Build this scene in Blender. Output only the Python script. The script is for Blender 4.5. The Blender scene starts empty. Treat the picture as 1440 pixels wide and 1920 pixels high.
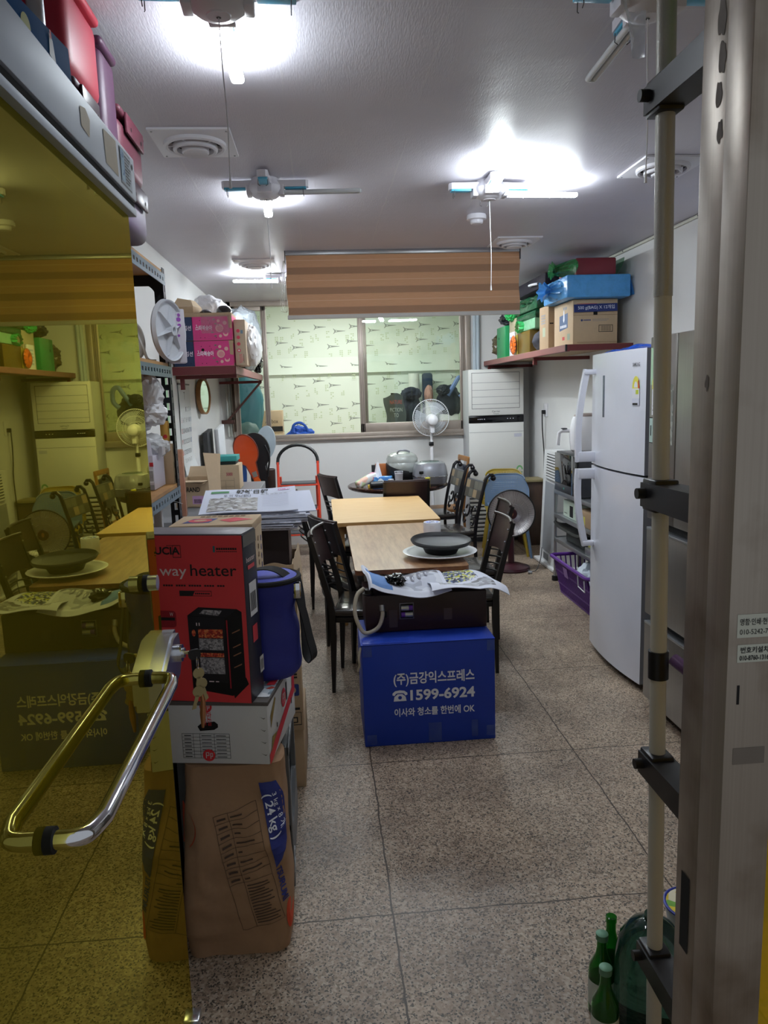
import bpy, bmesh, math, random
from mathutils import Vector, Matrix, noise

SC = bpy.context.scene
COL = SC.collection
PI = math.pi
R = math.radians

# ---------------------------------------------------------------- camera
def cam_axes(yaw, pitch, roll):
    cy, sy, cp, sp, cr, sr = (math.cos(yaw), math.sin(yaw), math.cos(pitch),
                              math.sin(pitch), math.cos(roll), math.sin(roll))
    f = Vector((sy * cp, cy * cp, -sp))
    r = Vector((cy, -sy, 0))
    u = r.cross(f)
    return r * cr + u * sr, u * cr - r * sr, f

cam_r, cam_u, cam_f = cam_axes(0.0793, 0.1574, -0.03184)
cd = bpy.data.cameras.new('camera')
cam = bpy.data.objects.new('camera', cd)
COL.objects.link(cam)
cm = Matrix((cam_r, cam_u, -cam_f)).transposed().to_4x4()
cm.translation = Vector((0, 0, 1.6))
cam.matrix_world = cm
cd.sensor_fit = 'HORIZONTAL'
cd.sensor_width = 36
cd.lens = 35
cd.clip_start = 0.02
SC.camera = cam

# ---------------------------------------------------------------- world, exposure
TUBE = 116.0       # brightness of the lit lamp tubes in the front of the room
TUBE_BACK = 230.0  # unseen tubes added behind the blind, raised to brighten the far end
FAR_LAMP = 29.0    # brightness of the panel lamp in the room behind the window
W = bpy.data.worlds.new('world')
SC.world = W
W.use_nodes = True
W.node_tree.nodes['Background'].inputs[0].default_value = (0.86, 0.93, 1.0, 1)
W.node_tree.nodes['Background'].inputs[1].default_value = 0.42
vs = SC.view_settings
vs.view_transform = 'Standard'
vs.look = 'None'
vs.exposure = 0.0
vs.gamma = 1.0
vs.use_curve_mapping = False
try:
    SC.cycles.use_denoising = True
    SC.cycles.max_bounces = 10
    SC.cycles.transparent_max_bounces = 16
    SC.cycles.sample_clamp_indirect = 6
except Exception:
    pass

# ---------------------------------------------------------------- materials
def lin(c):
    if isinstance(c, str):
        c = c.lstrip('#')
        c = tuple(int(c[i:i + 2], 16) / 255 for i in (0, 2, 4))
    return tuple(((x / 12.92) if x <= 0.04045 else ((x + 0.055) / 1.055) ** 2.4) for x in c)

MATS = {}

def nd(nt, kind, **kw):
    n = nt.nodes.new(kind)
    for k, v in kw.items():
        setattr(n, k, v)
    return n

def mixcol(nt, fac, a, b, blend='MIX'):
    n = nt.nodes.new('ShaderNodeMix')
    n.data_type = 'RGBA'
    n.blend_type = blend
    for sock, v in ((n.inputs[0], fac), (n.inputs[6], a), (n.inputs[7], b)):
        if hasattr(v, 'is_output'):
            nt.links.new(v, sock)
        elif isinstance(v, (int, float)):
            sock.default_value = v
        else:
            sock.default_value = (*v, 1)
    return n.outputs[2]

def mth(nt, op, a, b=None, c=None, clamp=False):
    n = nt.nodes.new('ShaderNodeMath')
    n.operation = op
    n.use_clamp = clamp
    for i, v in enumerate((a, b, c)):
        if v is None:
            continue
        if hasattr(v, 'is_output'):
            nt.links.new(v, n.inputs[i])
        else:
            n.inputs[i].default_value = v
    return n.outputs[0]

def new_mat(name):
    m = bpy.data.materials.new(name)
    m.use_nodes = True
    nt = m.node_tree
    return m, nt, nt.nodes['Principled BSDF'], nt.nodes['Material Output']

def coords(nt, kind='Object', scale=None):
    t = nd(nt, 'ShaderNodeTexCoord')
    if scale is None:
        return t.outputs[kind]
    mp = nd(nt, 'ShaderNodeMapping')
    mp.inputs['Scale'].default_value = scale
    nt.links.new(t.outputs[kind], mp.inputs['Vector'])
    return mp.outputs[0]

def mat(name, col, rough=0.5, metal=0.0, var=0.06, scale=14, bump=0.0, bscale=60,
        stretch=None, spec=0.5, trans=0.0, emit=0.0, coat=0.0, alpha=1.0, ior=1.45, sss=0):
    if name in MATS:
        return MATS[name]
    m, nt, b, out = new_mat(name)
    c = lin(col)
    v = coords(nt, 'Object', stretch)
    n = nd(nt, 'ShaderNodeTexNoise')
    n.inputs['Scale'].default_value = scale
    n.inputs['Detail'].default_value = 4
    nt.links.new(v, n.inputs['Vector'])
    lo = tuple(max(0, x * (1 - var)) for x in c)
    hi = tuple(min(1, x * (1 + var)) for x in c)
    o = mixcol(nt, n.outputs['Fac'], lo, hi)
    nt.links.new(o, b.inputs['Base Color'])
    b.inputs['Roughness'].default_value = rough
    b.inputs['Metallic'].default_value = metal
    b.inputs['Specular IOR Level'].default_value = spec
    b.inputs['Transmission Weight'].default_value = trans
    b.inputs['Coat Weight'].default_value = coat
    b.inputs['Alpha'].default_value = alpha
    b.inputs['IOR'].default_value = ior
    if emit:
        b.inputs['Emission Color'].default_value = (*c, 1)
        b.inputs['Emission Strength'].default_value = emit
    if bump:
        n2 = nd(nt, 'ShaderNodeTexNoise')
        n2.inputs['Scale'].default_value = bscale
        n2.inputs['Detail'].default_value = 3
        nt.links.new(v, n2.inputs['Vector'])
        bp = nd(nt, 'ShaderNodeBump')
        bp.inputs['Strength'].default_value = bump
        bp.inputs['Distance'].default_value = 0.01
        nt.links.new(n2.outputs['Fac'], bp.inputs['Height'])
        nt.links.new(bp.outputs[0], b.inputs['Normal'])
    MATS[name] = m
    return m

def film(name, col, opacity=0.5, rough=0.15, ior=1.45, fre=1.0):
    """thin plastic film: part tinted body, part see-through, shiny on top"""
    if name in MATS:
        return MATS[name]
    m, nt, b, out = new_mat(name)
    c = lin(col)
    b.inputs['Base Color'].default_value = (*c, 1)
    b.inputs['Roughness'].default_value = rough
    nz = nd(nt, 'ShaderNodeTexNoise')
    nz.inputs['Scale'].default_value = 25
    nt.links.new(coords(nt), nz.inputs['Vector'])
    fac = mth(nt, 'MULTIPLY_ADD', nz.outputs['Fac'], 0.4, opacity - 0.2, clamp=True)
    bp = nd(nt, 'ShaderNodeBump')
    bp.inputs['Strength'].default_value = 0.5
    bp.inputs['Distance'].default_value = 0.01
    nt.links.new(nz.outputs['Fac'], bp.inputs['Height'])
    nt.links.new(bp.outputs[0], b.inputs['Normal'])
    tr = nd(nt, 'ShaderNodeBsdfTransparent')
    tint = tuple(0.45 + 0.55 * x for x in c)
    tr.inputs[0].default_value = (*tint, 1)
    mx = nd(nt, 'ShaderNodeMixShader')
    nt.links.new(fac, mx.inputs[0])
    nt.links.new(tr.outputs[0], mx.inputs[1])
    nt.links.new(b.outputs[0], mx.inputs[2])
    nt.links.new(mx.outputs[0], out.inputs[0])
    MATS[name] = m
    return m

def glass_sheet(name, tint, refl=(1, 1, 1), gain=1.7, body=0.0, bodycol=(1, 1, 1), gloss=0.01, ior=1.5):
    """flat pane: mirror-like at grazing angles, tinted see-through otherwise"""
    if name in MATS:
        return MATS[name]
    m, nt, b, out = new_mat(name)
    nt.nodes.remove(b)
    tr = nd(nt, 'ShaderNodeBsdfTransparent')
    nz = nd(nt, 'ShaderNodeTexNoise')
    nz.inputs['Scale'].default_value = 3
    nt.links.new(coords(nt), nz.inputs['Vector'])
    o = mixcol(nt, nz.outputs['Fac'], tuple(x * 0.94 for x in tint), tuple(min(1, x * 1.05) for x in tint))
    nt.links.new(o, tr.inputs[0])
    gl = nd(nt, 'ShaderNodeBsdfGlossy')
    gl.inputs['Color'].default_value = (*refl, 1)
    gl.inputs['Roughness'].default_value = gloss
    fr = nd(nt, 'ShaderNodeFresnel')
    fr.inputs['IOR'].default_value = ior
    geo = nd(nt, 'ShaderNodeNewGeometry')
    front = mth(nt, 'SUBTRACT', 1.0, geo.outputs['Backfacing'])
    fac = mth(nt, 'MULTIPLY', mth(nt, 'MULTIPLY', fr.outputs[0], gain, clamp=True), front)
    base = tr.outputs[0]
    if body:
        df = nd(nt, 'ShaderNodeBsdfDiffuse')
        df.inputs[0].default_value = (*bodycol, 1)
        mb_ = nd(nt, 'ShaderNodeMixShader')
        mb_.inputs[0].default_value = body
        nt.links.new(tr.outputs[0], mb_.inputs[1])
        nt.links.new(df.outputs[0], mb_.inputs[2])
        base = mb_.outputs[0]
    mx = nd(nt, 'ShaderNodeMixShader')
    nt.links.new(fac, mx.inputs[0])
    nt.links.new(base, mx.inputs[1])
    nt.links.new(gl.outputs[0], mx.inputs[2])
    nt.links.new(mx.outputs[0], out.inputs[0])
    MATS[name] = m
    return m

def emitter(name, col, strength):
    if name in MATS:
        return MATS[name]
    m, nt, b, out = new_mat(name)
    nt.nodes.remove(b)
    e = nd(nt, 'ShaderNodeEmission')
    e.inputs[0].default_value = (*col, 1)
    e.inputs[1].default_value = strength
    nt.links.new(e.outputs[0], out.inputs[0])
    MATS[name] = m
    return m

def wood(name, c1, c2, stretch=(1, 12, 1), scale=6, rough=0.35, spec=0.5):
    if name in MATS:
        return MATS[name]
    m, nt, b, out = new_mat(name)
    v = coords(nt, 'Object', stretch)
    n = nd(nt, 'ShaderNodeTexNoise')
    n.inputs['Scale'].default_value = scale
    n.inputs['Detail'].default_value = 6
    n.inputs['Roughness'].default_value = 0.65
    nt.links.new(v, n.inputs['Vector'])
    rp = nd(nt, 'ShaderNodeValToRGB')
    rp.color_ramp.elements[0].position = 0.35
    rp.color_ramp.elements[0].color = (*lin(c1), 1)
    rp.color_ramp.elements[1].position = 0.68
    rp.color_ramp.elements[1].color = (*lin(c2), 1)
    nt.links.new(n.outputs['Fac'], rp.inputs[0])
    nt.links.new(rp.outputs[0], b.inputs['Base Color'])
    b.inputs['Roughness'].default_value = rough
    b.inputs['Specular IOR Level'].default_value = spec
    MATS[name] = m
    return m

def speckle(name, cols, scale=60, rough=0.6, distort=0.0):
    """patches of several colours, like a printed colour picture"""
    if name in MATS:
        return MATS[name]
    m, nt, b, out = new_mat(name)
    v = nd(nt, 'ShaderNodeTexVoronoi')
    v.inputs['Scale'].default_value = scale
    nt.links.new(coords(nt), v.inputs['Vector'])
    sp = nd(nt, 'ShaderNodeSeparateColor')
    nt.links.new(v.outputs['Color'], sp.inputs[0])
    rp = nd(nt, 'ShaderNodeValToRGB')
    rp.color_ramp.interpolation = 'CONSTANT'
    els = rp.color_ramp.elements
    while len(els) < len(cols):
        els.new(0.5)
    for i, c in enumerate(cols):
        els[i].position = i / len(cols)
        els[i].color = (*lin(c), 1)
    nt.links.new(sp.outputs[0], rp.inputs[0])
    nt.links.new(rp.outputs[0], b.inputs['Base Color'])
    b.inputs['Roughness'].default_value = rough
    MATS[name] = m
    return m

def floor_mat():
    m, nt, b, out = new_mat('terrazzo')
    co = coords(nt)
    # a little warping so chips are not cell-shaped
    v = nd(nt, 'ShaderNodeTexVoronoi')
    v.inputs['Scale'].default_value = 140
    nt.links.new(co, v.inputs['Vector'])
    s1 = nd(nt, 'ShaderNodeSeparateColor')
    nt.links.new(v.outputs['Color'], s1.inputs[0])
    rp = nd(nt, 'ShaderNodeValToRGB')
    rp.color_ramp.interpolation = 'CONSTANT'
    cols = ['#837262', '#9d8a79', '#b39f8c', '#bfad9a', '#a7927f', '#cabaa8', '#b7a390']
    pos = [0, .10, .24, .42, .6, .72, .86]
    els = rp.color_ramp.elements
    while len(els) < len(cols):
        els.new(0.5)
    for i, c in enumerate(cols):
        els[i].position = pos[i]
        els[i].color = (*lin(c), 1)
    nt.links.new(s1.outputs[0], rp.inputs[0])
    v2 = nd(nt, 'ShaderNodeTexVoronoi')
    v2.inputs['Scale'].default_value = 230
    nt.links.new(co, v2.inputs['Vector'])
    s2 = nd(nt, 'ShaderNodeSeparateColor')
    nt.links.new(v2.outputs['Color'], s2.inputs[0])
    dark = mth(nt, 'LESS_THAN', s2.outputs[1], 0.15)
    c1 = mixcol(nt, dark, rp.outputs[0], lin('#4a443d'))
    # worn, grubby patches
    n = nd(nt, 'ShaderNodeTexNoise')
    n.inputs['Scale'].default_value = 1.7
    n.inputs['Detail'].default_value = 7
    n.inputs['Roughness'].default_value = 0.65
    nt.links.new(co, n.inputs['Vector'])
    r2 = nd(nt, 'ShaderNodeValToRGB')
    r2.color_ramp.elements[0].position = 0.30
    r2.color_ramp.elements[0].color = (0.46, 0.44, 0.44, 1)
    r2.color_ramp.elements[1].position = 0.62
    r2.color_ramp.elements[1].color = (1, 0.99, 0.96, 1)
    nt.links.new(n.outputs['Fac'], r2.inputs[0])
    c2 = mixcol(nt, 1.0, c1, r2.outputs[0], 'MULTIPLY')
    # tile joints
    sx = nd(nt, 'ShaderNodeSeparateXYZ')
    nz = nd(nt, 'ShaderNodeTexNoise')
    nz.inputs['Scale'].default_value = 9
    nt.links.new(co, nz.inputs['Vector'])
    nt.links.new(co, sx.inputs[0])
    wob = mth(nt, 'MULTIPLY_ADD', nz.outputs['Fac'], 0.016, -0.008)
    def joint(s, off, per, w):
        a = mth(nt, 'ADD', mth(nt, 'SUBTRACT', s, off), wob)
        f = mth(nt, 'ABSOLUTE', mth(nt, 'SUBTRACT', mth(nt, 'FRACT', mth(nt, 'ADD', mth(nt, 'DIVIDE', a, per), 0.5)), 0.5))
        return mth(nt, 'LESS_THAN', mth(nt, 'MULTIPLY', f, per), w)
    j = mth(nt, 'MAXIMUM', joint(sx.outputs[0], 0.154, 0.904, 0.0028), joint(sx.outputs[1], 2.09, 0.968, 0.0028))
    c3 = mixcol(nt, mth(nt, 'MULTIPLY', j, 0.95), c2, lin('#33291f'))
    nt.links.new(c3, b.inputs['Base Color'])
    b.inputs['Roughness'].default_value = 0.42
    b.inputs['Specular IOR Level'].default_value = 0.35
    return m

def ceiling_mat():
    m, nt, b, out = new_mat('ceiling_sheet')
    co = coords(nt)
    n = nd(nt, 'ShaderNodeTexNoise')
    n.inputs['Scale'].default_value = 2.2
    n.inputs['Detail'].default_value = 5
    nt.links.new(co, n.inputs['Vector'])
    c = mixcol(nt, n.outputs['Fac'], lin('#c2bfc9'), lin('#d1ced8'))
    sx = nd(nt, 'ShaderNodeSeparateXYZ')
    nt.links.new(co, sx.inputs[0])
    nz = nd(nt, 'ShaderNodeTexNoise')
    nz.inputs['Scale'].default_value = 4
    nt.links.new(co, nz.inputs['Vector'])
    wob = mth(nt, 'MULTIPLY_ADD', nz.outputs['Fac'], 0.03, -0.015)
    def seam(s, off, per, w):
        a = mth(nt, 'ADD', mth(nt, 'SUBTRACT', s, off), wob)
        f = mth(nt, 'ABSOLUTE', mth(nt, 'SUBTRACT', mth(nt, 'FRACT', mth(nt, 'ADD', mth(nt, 'DIVIDE', a, per), 0.5)), 0.5))
        return mth(nt, 'LESS_THAN', mth(nt, 'MULTIPLY', f, per), w)
    j = mth(nt, 'MAXIMUM', seam(sx.outputs[0], 0.38, 0.455, 0.0038), seam(sx.outputs[1], 3.0, 0.91, 0.003))
    n3 = nd(nt, 'ShaderNodeTexNoise')
    n3.inputs['Scale'].default_value = 1.3
    nt.links.new(co, n3.inputs['Vector'])
    jm = mth(nt, 'MULTIPLY', j, mth(nt, 'MULTIPLY_ADD', n3.outputs['Fac'], 2.6, -0.75, clamp=True))
    c2 = mixcol(nt, mth(nt, 'MULTIPLY', jm, 0.45), c, lin('#d8d6d8'))
    nt.links.new(c2, b.inputs['Base Color'])
    b.inputs['Roughness'].default_value = 0.42
    b.inputs['Specular IOR Level'].default_value = 0.3
    # woven emboss of the sheet
    mp = nd(nt, 'ShaderNodeMapping')
    mp.inputs['Scale'].default_value = (1, 0.14, 1)
    nt.links.new(co, mp.inputs['Vector'])
    n4 = nd(nt, 'ShaderNodeTexNoise')
    n4.inputs['Scale'].default_value = 240
    nt.links.new(mp.outputs[0], n4.inputs['Vector'])
    h = mth(nt, 'ADD', mth(nt, 'MULTIPLY', n4.outputs['Fac'], 0.5), mth(nt, 'MULTIPLY', jm, 0.8))
    h2 = mth(nt, 'ADD', h, mth(nt, 'MULTIPLY', n.outputs['Fac'], 5.0))
    bp = nd(nt, 'ShaderNodeBump')
    bp.inputs['Strength'].default_value = 0.45
    bp.inputs['Distance'].default_value = 0.003
    nt.links.new(h2, bp.inputs['Height'])
    nt.links.new(bp.outputs[0], b.inputs['Normal'])
    return m

def blind_mat():
    m, nt, b, out = new_mat('blind_fabric')
    co = coords(nt)
    sx = nd(nt, 'ShaderNodeSeparateXYZ')
    nt.links.new(co, sx.inputs[0])
    f = mth(nt, 'FRACT', mth(nt, 'DIVIDE', mth(nt, 'ADD', sx.outputs[2], 5.055), 0.134))
    band = mth(nt, 'LESS_THAN', f, 0.34)
    line = mth(nt, 'LESS_THAN', mth(nt, 'ABSOLUTE', mth(nt, 'SUBTRACT', f, 0.68)), 0.018)
    mp = nd(nt, 'ShaderNodeMapping')
    mp.inputs['Scale'].default_value = (1, 1, 22)
    nt.links.new(co, mp.inputs['Vector'])
    n = nd(nt, 'ShaderNodeTexNoise')
    n.inputs['Scale'].default_value = 16
    nt.links.new(mp.outputs[0], n.inputs['Vector'])
    c = mixcol(nt, n.outputs['Fac'], lin('#c9a382'), lin('#dcb897'))
    c = mixcol(nt, mth(nt, 'MULTIPLY', band, 0.7), c, lin('#a3846e'))
    c = mixcol(nt, mth(nt, 'MULTIPLY', line, 0.55), c, lin('#e9d3bd'))
    nt.links.new(c, b.inputs['Base Color'])
    b.inputs['Roughness'].default_value = 0.8
    tl = nd(nt, 'ShaderNodeBsdfTranslucent')
    nt.links.new(c, tl.inputs[0])
    mx = nd(nt, 'ShaderNodeMixShader')
    mx.inputs[0].default_value = 0.28
    nt.links.new(b.outputs[0], mx.inputs[1])
    nt.links.new(tl.outputs[0], mx.inputs[2])
    nt.links.new(mx.outputs[0], out.inputs[0])
    return m

def steel(name, col, rough=0.35, along=2, dirty=0.25, metal=.85):
    if name in MATS:
        return MATS[name]
    m, nt, b, out = new_mat(name)
    sc = [160, 160, 160]
    sc[along] = 1.2
    v = coords(nt, 'Object', tuple(sc))
    n = nd(nt, 'ShaderNodeTexNoise')
    n.inputs['Scale'].default_value = 1.5
    nt.links.new(v, n.inputs['Vector'])
    n2 = nd(nt, 'ShaderNodeTexNoise')
    n2.inputs['Scale'].default_value = 5
    n2.inputs['Detail'].default_value = 6
    nt.links.new(coords(nt), n2.inputs['Vector'])
    c = lin(col)
    o = mixcol(nt, n.outputs['Fac'], tuple(x * 0.82 for x in c), tuple(min(1, x * 1.12) for x in c))
    rp = nd(nt, 'ShaderNodeValToRGB')
    rp.color_ramp.elements[0].position = 0.3
    rp.color_ramp.elements[0].color = (1 - dirty * 1.4, 1 - dirty * 1.6, 1 - dirty * 1.8, 1)
    rp.color_ramp.elements[1].position = 0.55
    rp.color_ramp.elements[1].color = (1, 1, 1, 1)
    nt.links.new(n2.outputs['Fac'], rp.inputs[0])
    o = mixcol(nt, 1.0, o, rp.outputs[0], 'MULTIPLY')
    nt.links.new(o, b.inputs['Base Color'])
    b.inputs['Metallic'].default_value = metal
    nt.links.new(mth(nt, 'MULTIPLY_ADD', n2.outputs['Fac'], 0.3, rough - 0.15), b.inputs['Roughness'])
    MATS[name] = m
    return m

# ---------------------------------------------------------------- mesh builder
TXT = {}

def text_mesh(s, bold=0.0):
    k = (s, bold)
    if k not in TXT:
        c = bpy.data.curves.new('lettering', 'FONT')
        c.body = s
        c.resolution_u = 3
        c.offset = bold
        o = bpy.data.objects.new('lettering', c)
        COL.objects.link(o)
        dg = bpy.context.evaluated_depsgraph_get()
        dg.update()
        me = bpy.data.meshes.new_from_object(o.evaluated_get(dg), depsgraph=dg)
        vs_ = [v.co.copy() for v in me.vertices]
        fs = [tuple(p.vertices) for p in me.polygons]
        bpy.data.objects.remove(o)
        bpy.data.curves.remove(c)
        bpy.data.meshes.remove(me)
        TXT[k] = (vs_, fs)
    return TXT[k]

def fm(o, x, y):
    """frame: origin o, x across, y up the face; z points out of the face"""
    x, y = Vector(x).normalized(), Vector(y).normalized()
    z = x.cross(y)
    m = Matrix((x, y, z)).transposed().to_4x4()
    m.translation = Vector(o)
    return m

def front(x, y, z):      # a face that looks towards the doorway
    return fm((x, y, z), (1, 0, 0), (0, 0, 1))

def rside(x, y, z):      # a face that looks to the right
    return fm((x, y, z), (0, 1, 0), (0, 0, 1))

def lside(x, y, z):      # a face that looks to the left
    return fm((x, y, z), (0, -1, 0), (0, 0, 1))

def top(x, y, z):
    return fm((x, y, z), (1, 0, 0), (0, 1, 0))

def TR(x, y, z, rz=0, rx=0, ry=0):
    return Matrix.Translation((x, y, z)) @ Matrix.Rotation(rz, 4, 'Z') @ Matrix.Rotation(ry, 4, 'Y') @ Matrix.Rotation(rx, 4, 'X')

class MB:
    def __init__(s):
        s.v, s.f, s.fi, s.ms = [], [], [], []

    def mi(s, m):
        if m not in s.ms:
            s.ms.append(m)
        return s.ms.index(m)

    def add(s, vs_, fs, m, M=None):
        o = len(s.v)
        if M is None:
            s.v += [Vector(v) for v in vs_]
        else:
            s.v += [M @ Vector(v) for v in vs_]
        s.f += [tuple(i + o for i in f) for f in fs]
        if callable(m):
            s.fi += [s.mi(m(k)) for k in range(len(fs))]
        else:
            s.fi += [s.mi(m)] * len(fs)
        return s

    def bmadd(s, bm, m, M=None):
        bm.verts.index_update()
        s.add([v.co for v in bm.verts], [[v.index for v in f.verts] for f in bm.faces], m, M)
        bm.free()
        return s

    def box(s, x0, x1, y0, y1, z0, z1, m, bev=0, M=None, seg=2):
        if not bev:
            vs_ = [(x, y, z) for z in (z0, z1) for y in (y0, y1) for x in (x0, x1)]
            fs = [(0, 2, 3, 1), (4, 5, 7, 6), (0, 1, 5, 4), (2, 6, 7, 3), (0, 4, 6, 2), (1, 3, 7, 5)]
            return s.add(vs_, fs, m, M)
        bm = bmesh.new()
        bmesh.ops.create_cube(bm, size=1)
        for v in bm.verts:
            v.co = Vector(((x0 + x1) / 2 + v.co.x * (x1 - x0), (y0 + y1) / 2 + v.co.y * (y1 - y0), (z0 + z1) / 2 + v.co.z * (z1 - z0)))
        bmesh.ops.bevel(bm, geom=bm.edges[:], offset=bev, segments=seg, profile=0.5, affect='EDGES', clamp_overlap=True)
        return s.bmadd(bm, m, M)

    def tube(s, pts, r, m, n=8, closed=False, cap=True, M=None, sq=None):
        pts = [Vector(p) for p in pts]
        k = len(pts)
        rs = r if isinstance(r, (list, tuple)) else [r] * k
        tang = []
        for i in range(k):
            a = pts[(i - 1) % k] if (closed or i > 0) else pts[i]
            b = pts[(i + 1) % k] if (closed or i < k - 1) else pts[i]
            t = (b - a)
            tang.append(t.normalized() if t.length > 1e-9 else Vector((0, 0, 1)))
        ref = Vector((0, 0, 1)) if abs(tang[0].z) < 0.9 else Vector((0, 1, 0))
        nrm = (ref - tang[0] * ref.dot(tang[0])).normalized()
        vs_, fs = [], []
        off = PI / n if n == 4 else 0
        for i in range(k):
            t = tang[i]
            nrm = (nrm - t * nrm.dot(t))
            nrm = nrm.normalized() if nrm.length > 1e-6 else t.orthogonal().normalized()
            bi = t.cross(nrm)
            for j in range(n):
                a = 2 * PI * j / n + off
                ex = rs[i] * (sq[0] if sq else 1)
                ey = rs[i] * (sq[1] if sq else 1)
                vs_.append(pts[i] + nrm * math.cos(a) * ex + bi * math.sin(a) * ey)
        for i in range(k if closed else k - 1):
            i2 = (i + 1) % k
            for j in range(n):
                j2 = (j + 1) % n
                fs.append((i * n + j, i * n + j2, i2 * n + j2, i2 * n + j))
        if cap and not closed:
            fs.append(tuple(range(n - 1, -1, -1)))
            fs.append(tuple((k - 1) * n + j for j in range(n)))
        return s.add(vs_, fs, m, M)

    def cyl(s, p0, p1, r, m, n=20, r1=None, M=None):
        return s.tube([p0, p1], [r, r if r1 is None else r1], m, n=n, M=M)

    def bar(s, p0, p1, w, h, m, M=None):
        """rectangular bar; w across, h in the other direction"""
        return s.tube([p0, p1], math.sqrt(0.5), m, n=4, M=M, sq=(h, w))

    def lathe(s, prof, m, c=(0, 0, 0), n=28, M=None, sx=1, sy=1, power=2.0):
        vs_, fs, rows = [], [], []
        c = Vector(c)
        for r, z in prof:
            if r < 1e-6:
                rows.append([len(vs_)])
                vs_.append(c + Vector((0, 0, z)))
            else:
                row = []
                for j in range(n):
                    a = 2 * PI * j / n
                    ca, sa = math.cos(a), math.sin(a)
                    if power != 2.0:
                        ca = math.copysign(abs(ca) ** (2 / power), ca)
                        sa = math.copysign(abs(sa) ** (2 / power), sa)
                    row.append(len(vs_))
                    vs_.append(c + Vector((r * sx * ca, r * sy * sa, z)))
                rows.append(row)
        mf = []
        for a, b in zip(rows[:-1], rows[1:]):
            if len(a) == 1 and len(b) == 1:
                continue
            for j in range(n):
                j2 = (j + 1) % n
                if len(a) == 1:
                    fs.append((a[0], b[j], b[j2]))
                elif len(b) == 1:
                    fs.append((a[j], a[j2], b[0]))
                else:
                    fs.append((a[j], a[j2], b[j2], b[j]))
        return s.add(vs_, fs, m, M)

    def prism(s, poly, h0, h1, m, M=None):
        n = len(poly)
        vs_ = [(x, y, h0) for x, y in poly] + [(x, y, h1) for x, y in poly]
        fs = [tuple(range(n - 1, -1, -1)), tuple(range(n, 2 * n))]
        fs += [(i, (i + 1) % n, n + (i + 1) % n, n + i) for i in range(n)]
        return s.add(vs_, fs, m, M)

    def ngon(s, pts, m, M=None):
        return s.add(pts, [tuple(range(len(pts)))], m, M)

    def decal(s, M, x0, x1, y0, y1, m, off=0.0008):
        return s.add([(x0, y0, off), (x1, y0, off), (x1, y1, off), (x0, y1, off)], [(0, 1, 2, 3)], m, M)

    def poly(s, M, pts, m, off=0.0008):
        return s.add([(x, y, off) for x, y in pts], [tuple(range(len(pts)))], m, M)

    def disc(s, M, x, y, r, m, off=0.0008, n=20, ry=None):
        ry = r if ry is None else ry
        return s.poly(M, [(x + r * math.cos(2 * PI * i / n), y + ry * math.sin(2 * PI * i / n)) for i in range(n)], m, off)

    def text(s, t, M, x, y, h, m, al='C', bold=0.0, w=None, off=0.0012, rot=0, fn=None):
        vs_, fs = text_mesh(t, bold)
        if not vs_:
            return s
        x0 = min(v.x for v in vs_)
        x1 = max(v.x for v in vs_)
        sc = h / 0.7
        scx = (w / (x1 - x0)) if w else sc
        sh = {'C': -(x0 + x1) / 2, 'L': -x0, 'R': -x1}[al]
        cr, sr = math.cos(rot), math.sin(rot)
        out = []
        for v in vs_:
            a, b = (v.x + sh) * scx, v.y * sc
            a, b = a * cr - b * sr + x, a * sr + b * cr + y
            out.append(fn(a, b) if fn else Vector((a, b, off)))
        return s.add(out, fs, m, None if fn else M)

    def sheet(s, f, nu, nv, m, th=0.0, M=None):
        """surface f(u,v), u,v in 0..1; m a material or m(u,v); th gives it thickness"""
        vs_ = [Vector(f(i / nu, j / nv)) for j in range(nv + 1) for i in range(nu + 1)]
        fs = []
        mm = []
        w = nu + 1
        for j in range(nv):
            for i in range(nu):
                fs.append((j * w + i, j * w + i + 1, (j + 1) * w + i + 1, (j + 1) * w + i))
                mm.append(m((i + .5) / nu, (j + .5) / nv) if callable(m) else m)
        if th:
            nr = []
            for j in range(nv + 1):
                for i in range(nu + 1):
                    du = vs_[j * w + min(i + 1, nu)] - vs_[j * w + max(i - 1, 0)]
                    dv = vs_[min(j + 1, nv) * w + i] - vs_[max(j - 1, 0) * w + i]
                    q = du.cross(dv)
                    nr.append(q.normalized() if q.length > 1e-12 else Vector((0, 0, 1)))
            k = len(vs_)
            vs_ += [v - q * th for v, q in zip(vs_, nr)]
            back = [tuple(i + k for i in reversed(f_)) for f_ in fs]
            mb_ = list(mm)
            edge = [j * w for j in range(nv, 0, -1)]
            ring = [i for i in range(nu)] + [j * w + nu for j in range(nv)] + [nv * w + i for i in range(nu, 0, -1)] + edge
            side = [(ring[i], ring[i] + k, ring[(i + 1) % len(ring)] + k, ring[(i + 1) % len(ring)]) for i in range(len(ring))]
            fs = fs + back + side
            mm = mm + mb_ + [mm[0]] * len(side)
        return s.add(vs_, fs, (lambda q: mm[q]), M)

    def blob(s, c, size, m, seed=0, amp=0.2, freq=2.0, sub=4, M=None, flat=None, ridge=True):
        bm = bmesh.new()
        bmesh.ops.create_icosphere(bm, subdivisions=sub, radius=1)
        o = Vector((seed * 7.31, seed * 3.17, seed * 1.93))
        c, size = Vector(c), Vector(size)
        for v in bm.verts:
            p = v.co.copy()
            q = noise.noise(p * freq + o)
            if ridge:
                q = (0.5 - abs(noise.noise(p * freq * 1.3 + o * 2))) * 0.9 + q * 0.5 - 0.2
            k = 1 + amp * q + amp * 0.35 * noise.noise(p * freq * 3 + o)
            v.co = p * k
            if flat is not None and v.co.z < -flat:
                v.co.z = -flat + (v.co.z + flat) * 0.05
            v.co = Vector((c.x + v.co.x * size.x, c.y + v.co.y * size.y, c.z + v.co.z * size.z))
        return s.bmadd(bm, m, M)

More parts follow.
